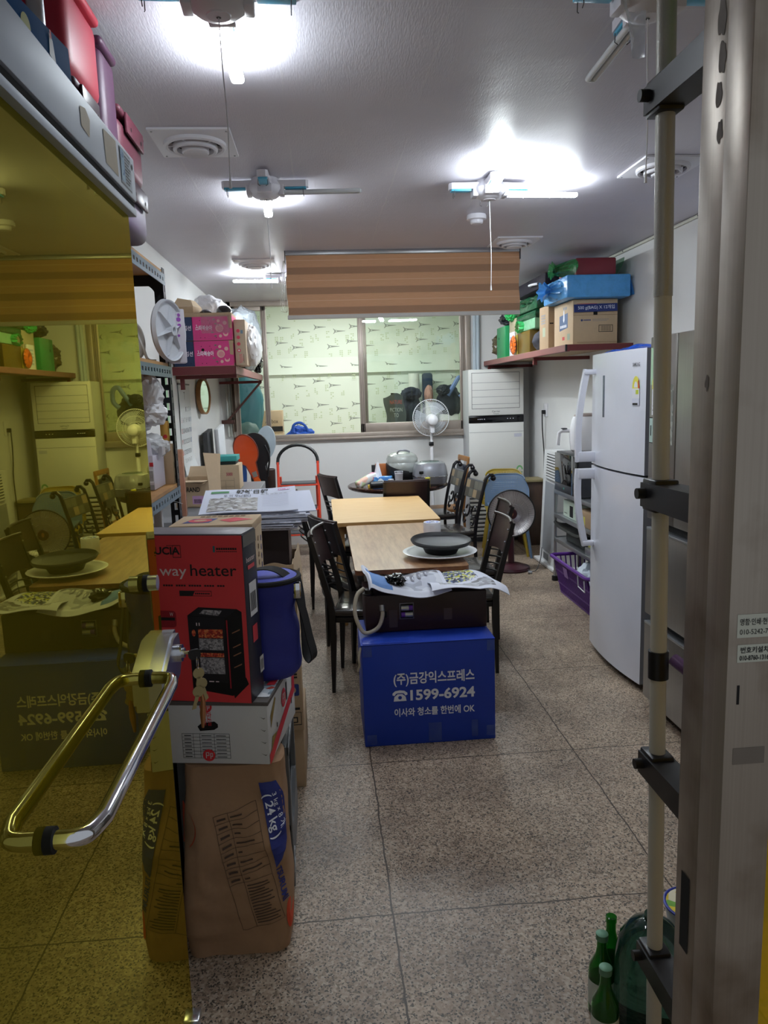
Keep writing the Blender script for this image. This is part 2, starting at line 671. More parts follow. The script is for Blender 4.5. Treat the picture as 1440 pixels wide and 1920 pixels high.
    def mesh(s, name, Minv=None, sharp=32):
        me = bpy.data.meshes.new(name)
        me.from_pydata([tuple(Minv @ v) if Minv else tuple(v) for v in s.v], [], s.f)
        for m in s.ms:
            me.materials.append(m)
        me.polygons.foreach_set('material_index', s.fi)
        me.polygons.foreach_set('use_smooth', [True] * len(s.f))
        me.update()
        try:
            me.set_sharp_from_angle(angle=R(sharp))
        except Exception:
            pass
        return me

WM = {}

def mark(o, label, cat, group=None, kind=None):
    if label:
        o['label'] = label
    if cat:
        o['category'] = cat
    if group:
        o['group'] = group
    if kind:
        o['kind'] = kind
    return o

def thing(name, label, cat, loc=(0, 0, 0), rz=0, group=None, kind=None):
    o = bpy.data.objects.new(name, None)
    o.empty_display_size = 0.05
    COL.objects.link(o)
    o.location = loc
    o.rotation_euler = (0, 0, rz)
    WM[o.name] = Matrix.Translation(loc) @ Matrix.Rotation(rz, 4, 'Z')
    return mark(o, label, cat, group, kind)

def part(name, mb, parent, local=False, label=None, sharp=32):
    """mb in world coordinates unless local (then in the thing's own frame)"""
    Wm = WM[parent.name]
    me = mb.mesh(name, None if local else Wm.inverted(), sharp)
    o = bpy.data.objects.new(name, me)
    COL.objects.link(o)
    o.parent = parent
    WM[o.name] = Wm
    if label:
        o['label'] = label
    return o

def solo(name, mb, label, cat, group=None, kind=None, sharp=32):
    """a thing that is one mesh; its origin goes to the middle of its underside"""
    xs = [v.x for v in mb.v]
    ys = [v.y for v in mb.v]
    zs = [v.z for v in mb.v]
    loc = Vector(((min(xs) + max(xs)) / 2, (min(ys) + max(ys)) / 2, min(zs)))
    me = mb.mesh(name, Matrix.Translation(-loc), sharp)
    o = bpy.data.objects.new(name, me)
    COL.objects.link(o)
    o.location = loc
    WM[o.name] = Matrix.Translation(loc)
    return mark(o, label, cat, group, kind)

def struct(name, mb, label=None, cat=None, sharp=32):
    me = mb.mesh(name, None, sharp)
    o = bpy.data.objects.new(name, me)
    COL.objects.link(o)
    WM[o.name] = Matrix()
    return mark(o, label, cat, None, 'structure')

def dup(root, loc, rz, label):
    r = root.copy()
    COL.objects.link(r)
    r.location = loc
    r.rotation_euler = (0, 0, rz)
    r['label'] = label
    WM[r.name] = Matrix.Translation(loc) @ Matrix.Rotation(rz, 4, 'Z')
    for ch in list(root.children):
        c = ch.copy()
        COL.objects.link(c)
        c.parent = r
        for g in list(ch.children):
            d = g.copy()
            COL.objects.link(d)
            d.parent = c
    return r

def arc(cx, cy, r, a0, a1, n=10):
    return [(cx + r * math.cos(a0 + (a1 - a0) * i / n), cy + r * math.sin(a0 + (a1 - a0) * i / n)) for i in range(n + 1)]

def rrect(x0, x1, y0, y1, r, n=5):
    p = []
    for cx, cy, a in ((x1 - r, y1 - r, 0), (x0 + r, y1 - r, PI / 2), (x0 + r, y0 + r, PI), (x1 - r, y0 + r, 1.5 * PI)):
        p += arc(cx, cy, r, a, a + PI / 2, n)
    return p

def smooth(pts, n=6):
    """Catmull-Rom through pts"""
    P = [Vector(p) for p in pts]
    out = []
    for i in range(len(P) - 1):
        p0, p1, p2, p3 = P[max(i - 1, 0)], P[i], P[i + 1], P[min(i + 2, len(P) - 1)]
        for k in range(n):
            t = k / n
            out.append(0.5 * ((2 * p1) + (p2 - p0) * t + (2 * p0 - 5 * p1 + 4 * p2 - p3) * t * t + (3 * p1 - p0 - 3 * p2 + p3) * t ** 3))
    out.append(P[-1])
    return out

# palette
white = mat('white_plastic', '#e6e6ea', 0.4, var=0.03)
offw = mat('warm_white_plastic', '#dcdcd2', 0.45, var=0.04)
fridgew = mat('white_fridge_enamel', '#dfe1ec', 0.28, var=0.02, coat=0.2)
greyp = mat('grey_plastic', '#8e8f93', 0.5)
dgrey = mat('dark_grey_plastic', '#45464a', 0.5)
blackp = mat('black_plastic', '#141416', 0.42)
blackm = mat('black_painted_steel', '#121113', 0.35)
matte = mat('matte_black', '#0a0a0b', 0.8)
chrome = mat('chrome', '#d8d8dc', 0.09, metal=1.0, var=0.02)
alum = mat('aluminium', '#b9bcc1', 0.32, metal=0.9, var=0.08)
kraft = mat('kraft_card', '#b39a7c', 0.85, var=0.08, scale=30)
kraft2 = mat('pale_kraft_card', '#c6ae90', 0.85, var=0.06, scale=30)
kraftd = mat('dark_kraft_card', '#957c60', 0.88, var=0.1, scale=25)
ink = mat('black_ink', '#211f20', 0.7)
inkb = mat('navy_ink', '#2a3d78', 0.6)
inkr = mat('red_ink', '#c2303a', 0.6)
paper = mat('white_paper', '#e2e3ea', 0.8, var=0.03)
blue = mat('blue_card', '#163aa6', 0.45, var=0.06, scale=5)
bone = mat('grey_white_ink', '#e6e9f4', 0.6)
dbrown = mat('dark_brown_lacquer', '#2d1a1c', 0.4, var=0.15)
cardred = mat('red_print', '#e04246', 0.4, var=0.04)
# ================================================================ SETTING
XL, XR, YF, YB, HC = -1.04, 2.26, 1.0, 8.05, 2.58
wallm = mat('white_wallpaper', '#e2e2e1', 0.75, var=0.03, scale=3, bump=0.12, bscale=160)
mb = MB(); mb.box(-3.5, 4.5, -2.5, YB + .12, -.06, 0, floor_mat()); struct('floor', mb, 'speckled terrazzo floor laid in large square slabs', 'floor')
mb = MB(); mb.box(XL - .1, XR + .1, YF - .1, YB + .12, HC, HC + .08, ceiling_mat()); struct('ceiling', mb, 'grey papered ceiling with lamps and round vents', 'ceiling')
mb = MB(); mb.box(XL - .1, XL, YF, YB + .12, 0, HC, wallm); struct('wall_left', mb, 'white wall behind the storage rack', 'wall')
mb = MB(); mb.box(XR, XR + .1, YF, YB + .12, 0, HC, wallm); struct('wall_right', mb, 'white wall behind the refrigerators', 'wall')
WX0, WX1, WZ0 = -.93, 1.62, 1.14
mb = MB()
mb.box(XL, XR, YB, YB + .12, 0, WZ0, wallm)
mb.box(XL, WX0, YB, YB + .12, WZ0, HC, wallm)
mb.box(WX1, XR, YB, YB + .12, WZ0, HC, wallm)
struct('wall_back', mb, 'white wall under and beside the wide inner window', 'wall')
# front wall: lintel over the doorway, return on the left
mb = MB(); mb.box(XL, XR, YF - .1, YF, 2.24, HC, wallm); mb.box(XL, -.47, YF - .1, YF, 0, 2.24, wallm)
struct('wall_front', mb, 'wall around the open doorway', 'wall')

# inner window: aluminium frame with sliding sashes
bronze = mat('bronze_aluminium', '#a0948a', 0.38, metal=0.35, var=0.1)
bronzed = mat('dark_bronze_aluminium', '#6c615b', 0.45, metal=0.3)
mb = MB()
mb.box(WX0, WX1, YB - .03, YB + .10, WZ0, WZ0 + .055, bronze, .006)
mb.box(WX0, WX1, YB - .03, YB + .10, HC - .05, HC, bronze, .006)
mb.box(WX0, WX0 + .05, YB - .03, YB + .10, WZ0, HC, bronze, .006)
mb.box(WX1 - .06, WX1, YB - .03, YB + .10, WZ0, HC, bronze, .006)
mb.box(WX1 - .10, WX1 - .06, YB + .0, YB + .08, WZ0, HC, bronzed, .004)
mb.box(WX0, WX1, YB - .045, YB - .03, WZ0 - .012, WZ0 + .012, bronze, .004)
win = struct('window_1', mb, 'wide bronze aluminium sliding window onto the papered back room', 'window')
def sash(x0, x1, y, bot, ctr=None):
    mb = MB()
    z0, z1 = WZ0 + .05, HC - .045
    mb.box(x0, x0 + .055, y, y + .03, z0, z1, bronze, .005)
    mb.box(x1 - .055, x1, y, y + .03, z0, z1, bronze, .005)
    mb.box(x0, x1, y, y + .03, z0, z0 + bot, bronze, .005)
    mb.box(x0, x1, y, y + .03, z1 - .05, z1, bronze, .005)
    for xx in (x0, x1 - .055):
        mb.box(xx + .016, xx + .021, y - .003, y + .001, z0, z1, bronzed)
        mb.box(xx + .036, xx + .041, y - .003, y + .001, z0, z1, bronzed)
    s = part('sash', mb, win)
    g = MB()
    g.box(x0 + .05, x1 - .05, y + .013, y + .018, z0 + bot - .005, z1 - .045, winglass)
    part('pane', g, s)
winglass = glass_sheet('window_glass', (.95, .985, .96), (.9, 1, .95), gain=1.1)
sash(.455, 1.575, YB + .037, .10)
sash(.42, 1.56, YB - .005, .10)
sash(-.90, -.53, YB - .005, .03)

# room behind the window
FX0, FX1, FY, FZ0, FZ1 = -1.9, 3.2, 10.6, .95, 2.95
paperw = mat('pale_green_wallpaper', '#e6efe6', 0.75, var=0.02, scale=5)
motif = mat('grey_motif_ink', '#979e99', 0.8)
motif2 = mat('faint_motif_ink', '#c6d4b6', 0.8)
mb = MB(); mb.box(FX0, FX1, YB + .12, FY + .1, FZ0 - .05, FZ0, mat('far_floor_lino', '#b9a88c', .6)); struct('floor_far', mb, 'floor of the raised room behind the window', 'floor')
mb = MB(); mb.box(FX0, FX1, YB + .12, FY + .1, FZ1, FZ1 + .05, paperw); struct('ceiling_far', mb, 'ceiling of the room behind the window', 'ceiling')
mb = MB(); mb.box(FX0 - .1, FX0, YB + .12, FY + .1, FZ0, FZ1, paperw); struct('wall_far_left', mb, 'left wall of the room behind the window', 'wall')
mb = MB(); mb.box(FX1, FX1 + .1, YB + .12, FY + .1, FZ0, FZ1, paperw); struct('wall_far_right', mb, 'right wall of the room behind the window', 'wall')
mb = MB(); mb.box(FX0, WX0 + .01, YB + .121, YB + .16, FZ0, FZ1, paperw); mb.box(WX1 - .01, FX1, YB + .121, YB + .16, FZ0, FZ1, paperw); mb.box(WX0, WX1, YB + .121, YB + .16, HC - .02, FZ1, paperw)
struct('wall_far_front', mb, 'inner side of the window wall in the back room', 'wall')
mb = MB()
mb.box(FX0, FX1, FY, FY + .1, FZ0, FZ1, paperw)
mb.box(FX0, FX1, FY - .05, FY, 1.895, 1.91, paperw)
mb.sheet(lambda u, v: (FX0 + u * (FX1 - FX0), FY - .052 + .05 * v, 1.90 + .22 * v), 1, 1, paperw)
TOWER = [(-.055, .034), (-.03, .014), (.02, .008), (.085, .002), (.085, -.002), (.02, -.008), (-.03, -.014), (-.055, -.034), (-.06, -.034), (-.046, -.012), (-.046, .012), (-.06, .034)]
random.seed(4)
def far_y(z):
    return FY - .052 + .05 * (z - 1.9) / .22 if 1.9 < z < 2.12 else FY
for iz in range(-1, 5):
    for ix in range(-5, 8):
        for ox, oz in ((0, 0), (.265, -.06), (.175, -.265), (.44, -.20)):
            x, z = ix * .486 + ox + .02, 2.53 - iz * .53 + oz
            if (ox == .44 and (ix + iz) % 2) or not (FX0 + .2 < x < FX1 - .2 and 1.0 < z < 2.85) or 1.87 < z < 1.94:
                continue
            M = fm((x, far_y(z) - .0015, z), (1, 0, 0), (0, 0, 1))
            mb.poly(M, [(-.062, .036), (-.04, .016), (.02, .008), (.10, .002), (.10, -.002), (.02, -.008), (-.04, -.016), (-.062, -.036), (-.07, -.034), (-.052, -.010), (-.052, .010), (-.07, .034)], motif, 0)
            mb.decal(M, -.034, -.014, -.005, .005, paperw, .0006)
            for (dx, dz) in ((.10, -.07), (-.05, -.11)):
                for k in range(4):
                    for l in range(2):
                        if random.random() < .75:
                            mb.decal(M, dx + l * .026, dx + l * .026 + .018, dz - k * .024, dz - k * .024 + .014, motif2, .0003)
struct('wall_far', mb, 'pale green papered wall printed with small tower motifs', 'wall')

# doorway: steel jamb, fixed yellow pane beside it
jamb = steel('stained_steel', '#a1968a', 0.36, 2, .45, .5)
darkgap = mat('dark_gap', '#171514', 0.9)
mb = MB()
mb.box(.490, .556, .85, .906, 0, 2.6, jamb, .002)
mb.box(.496, .556, .908, .975, 0, 2.6, jamb, .002)
mb.box(.496, .55, .905, .909, 0, 2.6, darkgap)
mb.decal(lside(.496, .945, .84), -.012, .012, -.06, .06, darkgap, .001)
stain = mat('brown_stain', '#665c54', 0.7, var=.35, scale=60)
for (zz, yy, s_) in ((2.03, .93, .010), (1.985, .926, .009), (1.945, .931, .007), (1.90, .926, .006), (1.60, .935, .004)):
    M = lside(.496, yy, zz)
    pts_ = []
    for k in range(28):
        a_ = k / 28 * 2 * PI
        q_ = 1 + .55 * noise.noise(Vector((math.cos(a_) * 1.3, math.sin(a_) * 1.3, zz * 9)))
        pts_.append((s_ * q_ * math.cos(a_), 2.1 * s_ * q_ * math.sin(a_)))
    mb.poly(M, pts_, stain, .0006)
tj = struct('trim_1', mb, 'brushed steel door jamb at the right edge of the doorway', 'door frame')
stick = mat('sticker_white', '#b8b8aa', 0.6)
M = front(.528, .85, 1.30)
mb = MB()
mb.decal(M, -.0275, .026, -.013, .017, stick, .0006)
mb.text('명함·인쇄·현수막', M, 0, .004, .0065, ink, w=.048, bold=.01)
mb.text('010-5242-7784', M, 0, -.0085, .0065, ink, w=.048)
part('sticker', mb, tj, label='white sticker printed with a telephone number')
M = front(.524, .85, 1.266)
mb = MB()
mb.decal(M, -.022, .022, -.011, .012, stick, .0006)
mb.text('번호키설치', M, 0, .002, .006, ink, w=.036, bold=.02)
mb.text('010-8760-1316', M, 0, -.008, .006, ink, w=.038, bold=.02)
part('sticker', mb, tj, label='smaller white sticker with black letters')
M = front(.524, .85, 1.13)
mb = MB(); mb.decal(M, -.022, .02, -.011, .011, mat('tape_mark', '#6f655b', .7, var=.3), .0006)
part('sticker', mb, tj, label='brown rest of a peeled sticker')
mb = MB(); mb.box(.504, .507, .8492, .8500, 1.2, 1.225, darkgap); part('scratch', mb, tj)
yglass = glass_sheet('yellow_filmed_glass', (.86, .62, .06), (1, .9, .6), gain=1.3, body=.45, bodycol=(.8, .58, .02))
mb = MB(); mb.box(.556, 1.5, .90, .912, 0.02, 2.3, yglass); struct('window_2', mb, 'yellow filmed glass panel beside the steel jamb', 'glass panel')

# ---------------------------------------------------------------- glass door standing open
XD, DY0, DY1 = -.366, .66, 1.603
dglass = glass_sheet('door_glass_yellow_film', (.25, .20, .012), (.97, .86, .20), gain=1.75, body=.17, bodycol=(.62, .50, .03))
satin = mat('satin_chrome', '#c9ccd2', .22, metal=.9, var=.03)
mb = MB(); mb.box(XD - .011, XD, DY0, DY1, .14, 1.985, dglass)
door = thing('door_1', 'open glass door covered in yellow film with a chrome handle', 'door', (XD, DY0, 0), kind='structure')
part('pane', mb, door, label='yellow filmed glass')
rail = mat('door_rail_steel', '#9aa0aa', .55, metal=.35, var=.08, scale=9)
mb = MB()
mb.box(XD - .025, XD + .016, DY0, DY1 + .013, 1.994, 2.076, rail, .003)
mb.box(XD - .020, XD + .011, DY0, DY1 + .013, 1.979, 1.993, darkgap)
mb.box(XD - .024, XD + .014, DY0, DY1 + .013, 1.966, 1.981, rail, .002)
rp_ = part('top_rail', mb, door)
M = rside(XD + .016, 1.54, 2.035)
tape = mat('old_tape', '#a8987c', .6, var=.2)
mb = MB(); mb.poly(M, [(-.272, -.011), (-.231, -.016), (-.222, .013), (-.243, .024), (-.272, .018)], tape); part('tape', mb, rp_, label='small patch of old tape')
mb = MB(); mb.poly(M, [(-.14, -.027), (-.059, -.029), (-.063, .032), (-.145, .027)], tape); part('tape', mb, rp_, label='larger patch of old tape')
mb = MB()
mb.decal(M, -.041, .041, -.033, .033, mat('label_dark', '#2a2f3a', .5), .0006)
mb.decal(M, -.037, .037, -.030, .030, mat('label_grey', '#8b96a4', .5), .001)
mb.decal(M, -.037, -.011, -.027, .030, speckle('label_blue', ['#3f6ea0', '#6c97bb', '#8fb0c4'], 90), .0014)
for i in range(9):
    mb.decal(M, -.007, .033 - .006 * (i % 3), .022 - i * .0059, .0245 - i * .0059, ink, .0014)
part('label', mb, rp_, label='blue and grey printed label')
mb = MB(); mb.disc(M, .053, .02, .0055, matte, .001); part('screw_hole', mb, rp_)
mb = MB(); mb.box(XD - .025, XD + .016, DY0, DY1 + .004, .012, .142, rail, .003); part('bottom_rail', mb, door)
# horizontal chrome pull
mb = MB()
hx, hz = XD + .058, 1.061
pts = [(XD, .892, hz)] + smooth([(XD + .028, .892, hz), (hx - .011, .901, hz), (hx, .938, hz)], 5) + [(hx, 1.09, hz), (hx, 1.27, hz)] + smooth([(hx, 1.386, hz), (hx - .009, 1.427, hz), (XD + .018, 1.436, hz)], 5) + [(XD, 1.436, hz)]
mb.tube(pts, .0122, chrome, 16)
hd = part('handle', mb, door)
for yy in (.892, 1.436):
    mb = MB(); mb.cyl((XD, yy, hz), (XD + .011, yy, hz), .017, matte, 18); part('washer', mb, hd)
# lock body at the free edge
mb = MB()
pr = [(1.448, .985), (1.60, 1.000), (1.622, 1.022), (1.622, 1.082), (1.612, 1.104), (1.555, 1.106), (1.448, 1.062)]
Ml = fm((XD, 0, 0), (0, 1, 0), (0, 0, 1))
mb.prism(pr, 0, .026, satin, M=Ml)
mb.prism([(y * .9 + .155, z * .86 + .148) for y, z in pr], .026, .034, satin, M=Ml)
mb.prism(pr, 0, .016, alum, M=fm((XD - .030, 0, 0), (0, 1, 0), (0, 0, 1)))
mb.cyl((XD + .034, 1.586, 1.058), (XD + .044, 1.586, 1.058), .019, chrome, 20)
mb.cyl((XD + .044, 1.586, 1.058), (XD + .049, 1.586, 1.058), .011, satin, 16)
part('lock', mb, door)
mb = MB()
mb.cyl((XD, 1.481, 1.242), (XD + .009, 1.481, 1.242), .017, matte, 18)
mb.cyl((XD + .009, 1.481, 1.242), (XD + .027, 1.481, 1.242), .0155, satin, 18)
part('bumper', mb, door, label='small chrome and black bumper')
mb = MB(); mb.box(XD - .012, XD + .018, DY1 - .03, DY1 + .012, .142, .165, satin, .003); part('pivot_fitting', mb, door)

# keys hang from the lock
t = thing('key_bunch', 'bunch of brass keys hanging from the lock of the glass door', 'keys', (XD + .066, 1.59, .875))
brass = mat('worn_brass', '#a79a72', .35, metal=.8, var=.2)
copper = mat('copper_charm', '#b07a55', .35, metal=.6, var=.2)
kx, ky = XD + .050, 1.586
mb = MB()
mb.box(XD + .047, kx + .006, ky - .005, ky + .005, 1.056, 1.060, brass)
mb.prism([(y, z) for y, z in rrect(-.013, .013, -.011, .011, .008)], 0, .006, blackp, fm((kx + .018, ky, 1.054), (.9, .4, 0), (0, 0, 1)))
mb.box(kx + .004, kx + .012, ky - .004, ky + .004, 1.055, 1.061, brass)
part('key', mb, t, label='key in the lock with a black head')
mb = MB(); mb.tube([(kx + .024, ky + .010 * math.cos(a), 1.034 + .015 * math.sin(a)) for a in [i * PI / 8 for i in range(16)]], .0011, chrome, 6, closed=True); part('ring', mb, t)
for k, (dx, dz, rx) in enumerate(((0, 0, .1), (.004, -.025, -.25), (-.003, -.041, .3))):
    mb = MB()
    M = TR(kx + .024 + dx, ky + .004 + dx, 1.008 + dz, .35, 0, rx) @ Matrix.Rotation(PI / 2, 4, 'X')
    mb.prism([(.0125 * math.cos(q), .0125 * math.sin(q)) for q in [2 * PI * i / 14 for i in range(14)]] , -.001, .001, brass, M)
    mb.prism([(-.004, -.042), (.004, -.038), (.004, -.03), (.0025, -.027), (.004, -.022), (.004, -.008), (-.004, -.008)], -.001, .001, brass, M)
    part('key', mb, t)
mb = MB(); mb.tube([(kx + .026, ky + .008, .968), (kx + .028, ky + .010, .94), (kx + .026, ky + .009, .912), (kx + .024, ky + .008, .88)], [.003, .0055, .007, .003], copper, 8); part('charm', mb, t)

# ---------------------------------------------------------------- ceiling lamps
lit = emitter('lit_tube', (.88, .96, 1.0), TUBE)
lit2 = emitter('unseen_fill_tube', (.88, .96, 1.0), TUBE_BACK)
off = mat('unlit_tube', '#d8dcdf', .25, var=.02)
lampw = mat('lamp_white', '#dcdae2', .4, var=.02)
lampb = mat('lamp_blue_reflector', '#58b4d6', .3, var=.05)
def lamp(label, x, y, arms, cord_z, rot=0):
    t = thing('ceiling_lamp', label, 'ceiling lamp', (x, y, HC), rot, 'three-armed ceiling lamps')
    mb = MB()
    mb.lathe([(0, -.088), (.028, -.087), (.03, -.084), (.052, -.08), (.070, -.066), (.078, -.05), (.078, -.035), (.066, -.016), (.06, 0), (0, 0)], lampw, n=32)
    mb.disc(fm((0, 0, -.0885), (1, 0, 0), (0, -1, 0)), 0, 0, .006, dgrey, .0005)
    part('housing', mb, t, True)
    for ang, st in arms:
        M = Matrix.Rotation(R(ang), 4, 'Z')
        mb = MB()
        mb.prism([(.05, .033), (.11, .026), (.185, .024), (.195, .014), (.195, -.014), (.185, -.024), (.11, -.026), (.05, -.033)], -.04, -.012, lampw, M)
        mb.box(.06, .085, -.033, .033, -.074, -.03, lampw, .004, M)
        for k in range(5):
            mb.box(.068 + k * .007, .070 + k * .007, .0262, .0268, -.036, -.022, dgrey, 0, M)
        a = part('arm', mb, t, True)
        mb = MB()
        mb.box(.09, .185, -.02, .02, -.048, -.0395, lampb, .002, M)
        part('reflector', mb, a, True)
        mb = MB()
        mb.tube([(.172, -.02, -.045), (.172, -.021, -.068), (.172, -.012, -.074)], .0014, dgrey, 5, M=M)
        mb.tube([(.172, .02, -.045), (.172, .021, -.068), (.172, .012, -.074)], .0014, dgrey, 5, M=M)
        part('clip', mb, a, True)
        if st != 'none':
            mt = {'lit': lit, 'new': lit2, 'off': off}[st]  # 'new': unseen added tube, stronger than the others as fill light
            mb = MB()
            mb.tube(smooth([(.085, -.0105, -.06), (.25, -.0105, -.06), (.415, -.0105, -.06), (.428, -.006, -.06), (.431, 0, -.06), (.428, .006, -.06), (.415, .0105, -.06), (.25, .0105, -.06), (.085, .0105, -.06)], 3), .0092, mt, 12, M=M)
            part('tube', mb, t, True, label='unlit tube' if st == 'off' else 'lit tube')
    mb = MB()
    z0 = cord_z - HC
    mb.tube(smooth([(0, 0, -.086), (.002, .0, -.2), (.006, 0, z0 * .7), (.004, 0, z0)], 5), .0016, white, 6)
    mb.cyl((.004, 0, z0 - .022), (.004, 0, z0), .004, white, 8, r1=.0025)
    part('pull_cord', mb, t, True)
    return t
lamp('ceiling lamp nearest the doorway on the left, lit tube pointing into the room', -.200, 1.955, [(90, 'lit'), (182, 'none'), (2, 'none'), (270, 'none')], 2.13)
lamp('ceiling lamp with an unlit tube stretched right and a lit one behind the hub', -.207, 3.625, [(92, 'lit'), (180, 'none'), (-3, 'off'), (270, 'none')], 2.12)
lamp('ceiling lamp above the tables with two lit tubes, right of the middle', .845, 3.69, [(4, 'lit'), (180, 'none'), (266, 'lit'), (86, 'none')], 2.10)
lamp('unlit ceiling lamp at the top right beside the tension pole', .845, 1.945, [(88, 'off'), (182, 'none'), (2, 'none'), (270, 'none')], 2.13)
lamp('ceiling lamp half hidden by the striped blind, lit tube to the left', -.215, 6.29, [(187, 'lit'), (97, 'none'), (7, 'new'), (277, 'none')], 2.30)  # its right-hand tube is unseen, added as fill for the far end

lamp('unseen fill lamp added behind the right half of the striped blind', .84, 6.31, [(8, 'new'), (98, 'new'), (188, 'new'), (278, 'none')], 2.34)  # whole lamp is out of sight, added to brighten the back of the room

# ---------------------------------------------------------------- vents, smoke detector
def vent(label, x, y, s=.30):
    t = thing('ceiling_vent', label, 'air vent', (x, y, HC), 0, 'round ceiling vents')
    vm = mat('vent_white', '#dedde4', .5, var=.03)
    vd = mat('vent_dark', '#26262a', .8)
    mb = MB(); h = s / 2
    mb.box(-h, h, -h * 1.08, h * 1.08, -.010, 0, vm, .003)
    for a in (-1, 1):
        for b in (-1, 1):
            mb.cyl((a * h * .9, b * h * .95, -.012), (a * h * .9, b * h * .95, -.008), .004, greyp, 8)
    part('plate', mb, t, True)
    mb = MB()
    mb.lathe([(.118, -.008), (.118, -.022), (.110, -.027), (.102, -.024), (.100, -.012)], vm, n=40)
    mb.lathe([(.085, -.016), (.084, -.034), (.078, -.038), (.070, -.034), (.069, -.016)], vm, n=40)
    mb.lathe([(.052, -.018), (.051, -.042), (.046, -.045), (.036, -.040), (.0, -.040)], vm, n=40)
    part('diffuser', mb, t, True)
    mb = MB(); mb.lathe([(.101, -.0105), (0, -.0115)], vd, n=32); part('duct', mb, t, True)
    mb = MB()
    for k in range(6):
        M = Matrix.Rotation(k * PI / 3 + .2, 4, 'Z')
        mb.box(.036, .103, -.003, .003, -.024, -.012, vm, 0, M)
    part('strut', mb, t, True)
vent('square ceiling vent at upper left between the red tubs and the nearest lamp', -.437, 3.11)
vent('square ceiling vent at the far left next to the blind', -.434, 5.76)
vent('square ceiling vent behind the tension pole on the right', 1.595, 3.47)
vent('square ceiling vent above the right end of the striped blind', 1.34, 5.13)
mb = MB(); mb.lathe([(0, -.052), (.03, -.05), (.036, -.044), (.037, -.03), (.055, -.026), (.056, -.008), (.052, 0), (0, 0)], lampw, c=(.925, 4.37, HC), n=32)
solo('smoke_detector', mb, 'round white smoke detector on the ceiling behind the double-lit lamp', 'smoke detector')
# surface cable in the wall corner
mb = MB(); mb.box(XR - .018, XR, 1.02, 7.9, HC - .022, HC - .004, mat('cable_duct', '#c9c8bb', .5), .003)
for yy in (2.2, 3.3, 4.4, 5.5):
    mb.cyl((XR - .02, yy, HC - .013), (XR - .017, yy, HC - .013), .006, dgrey, 8)
struct('trim_2', mb, 'thin cable duct along the top of the right wall', 'cable duct')

# ---------------------------------------------------------------- blind
t = thing('roller_blind', 'striped brown roller blind hanging from the ceiling in mid-room', 'blind', (.62, 5.35, 2.12))
mb = MB()
bf = blind_mat()
mb.sheet(lambda u, v: (-.195 + 1.628 * u + .004 * math.sin(v * 9), 5.352 - .004 * abs(math.sin((2.545 - .40 * v) / .067 * PI / 2)), 2.552 - .402 * v), 8, 60, bf, .002)
part('fabric', mb, t)
mb = MB(); mb.box(-.20, 1.437, 5.335, 5.40, 2.55, 2.58, alum, .004)
mb.box(-.202, -.196, 5.33, 5.40, 2.50, 2.58, dgrey, .002); mb.box(1.433, 1.439, 5.33, 5.40, 2.50, 2.58, dgrey, .002)
part('head_rail', mb, t)
mb = MB(); mb.box(-.20, 1.437, 5.338, 5.366, 2.125, 2.153, mat('blind_rail', '#cfcdc9', .4), .004); part('bottom_rail', mb, t)
mb = MB()
for dx in (0, .012, .024):
    mb.tube(smooth([(-.205 - dx * .3, 5.37, 2.52), (-.212 - dx, 5.37, 2.38), (-.222 - dx, 5.365, 2.24 - dx), (-.21 - dx, 5.36, 2.18), (-.198, 5.36, 2.2), (-.2, 5.375, 2.4)], 5), .0016, mat('bead_chain', '#b9b7a8', .4), 5)
part('bead_chain', mb, t)
# ================================================================ TABLES AND CHAIRS
oak = wood('light_oak_top', '#cda36b', '#d9b681', (1.2, 14, 14), 4, .38)
oakd = wood('oak_edge', '#a9824f', '#b98f58', (1, 10, 10), 5, .5)
wal = wood('worn_walnut_top', '#8f6748', '#b79270', (9, .9, 9), 3.2, .3)
wald = wood('walnut_edge', '#6b3f28', '#83512f', (9, 1, 9), 5, .4)

def plank_top(x0, x1, y0, y1, z0, z1, m, me, r=.03):
    mb = MB()
    p = rrect(x0, x1, y0, y1, r)
    mb.prism(p, z0, z1 - .001, me)
    mb.add([(x, y, z1) for x, y in p], [tuple(range(len(p)))], m)
    return mb

t = thing('dining_table', 'walnut-topped dining table carrying the white platter and paper roll', 'table', (.425, 4.25, 0))
part('tabletop', plank_top(.135, .712, 3.62, 4.93, .708, .732, wal, wald), t)
lg = mat('grey_leg_paint', '#a4a5a6', .4, metal=.3)
for lx in (.205, .60):
    for ly in (3.74, 4.80):
        mb = MB(); mb.box(lx - .02, lx + .02, ly - .02, ly + .02, 0, .69, lg, .004); part('leg', mb, t)
mb = MB()
for ly in (3.74, 4.80):
    mb.box(.21, .60, ly - .012, ly + .012, .675, .708, lg)
for lx in (.205, .60):
    mb.box(lx - .012, lx + .012, 3.74, 4.80, .675, .708, lg)
part('frame', mb, t)

t = thing('dining_table', 'light oak dining table behind the walnut one', 'table', (.415, 5.6, 0))
part('tabletop', plank_top(.052, .782, 4.975, 6.17, .718, .745, oak, oakd, .025), t)
for lx in (.10, .735):
    for ly in (5.08, 6.10):
        mb = MB(); mb.box(lx - .026, lx + .026, ly - .026, ly + .026, 0, .70, oakd, .005); part('leg', mb, t)
mb = MB()
for ly in (5.08, 6.10):
    mb.box(.10, .735, ly - .011, ly + .011, .65, .717, oakd)
for lx in (.10, .735):
    mb.box(lx - .011, lx + .011, 5.08, 6.10, .65, .717, oakd)
part('apron', mb, t)

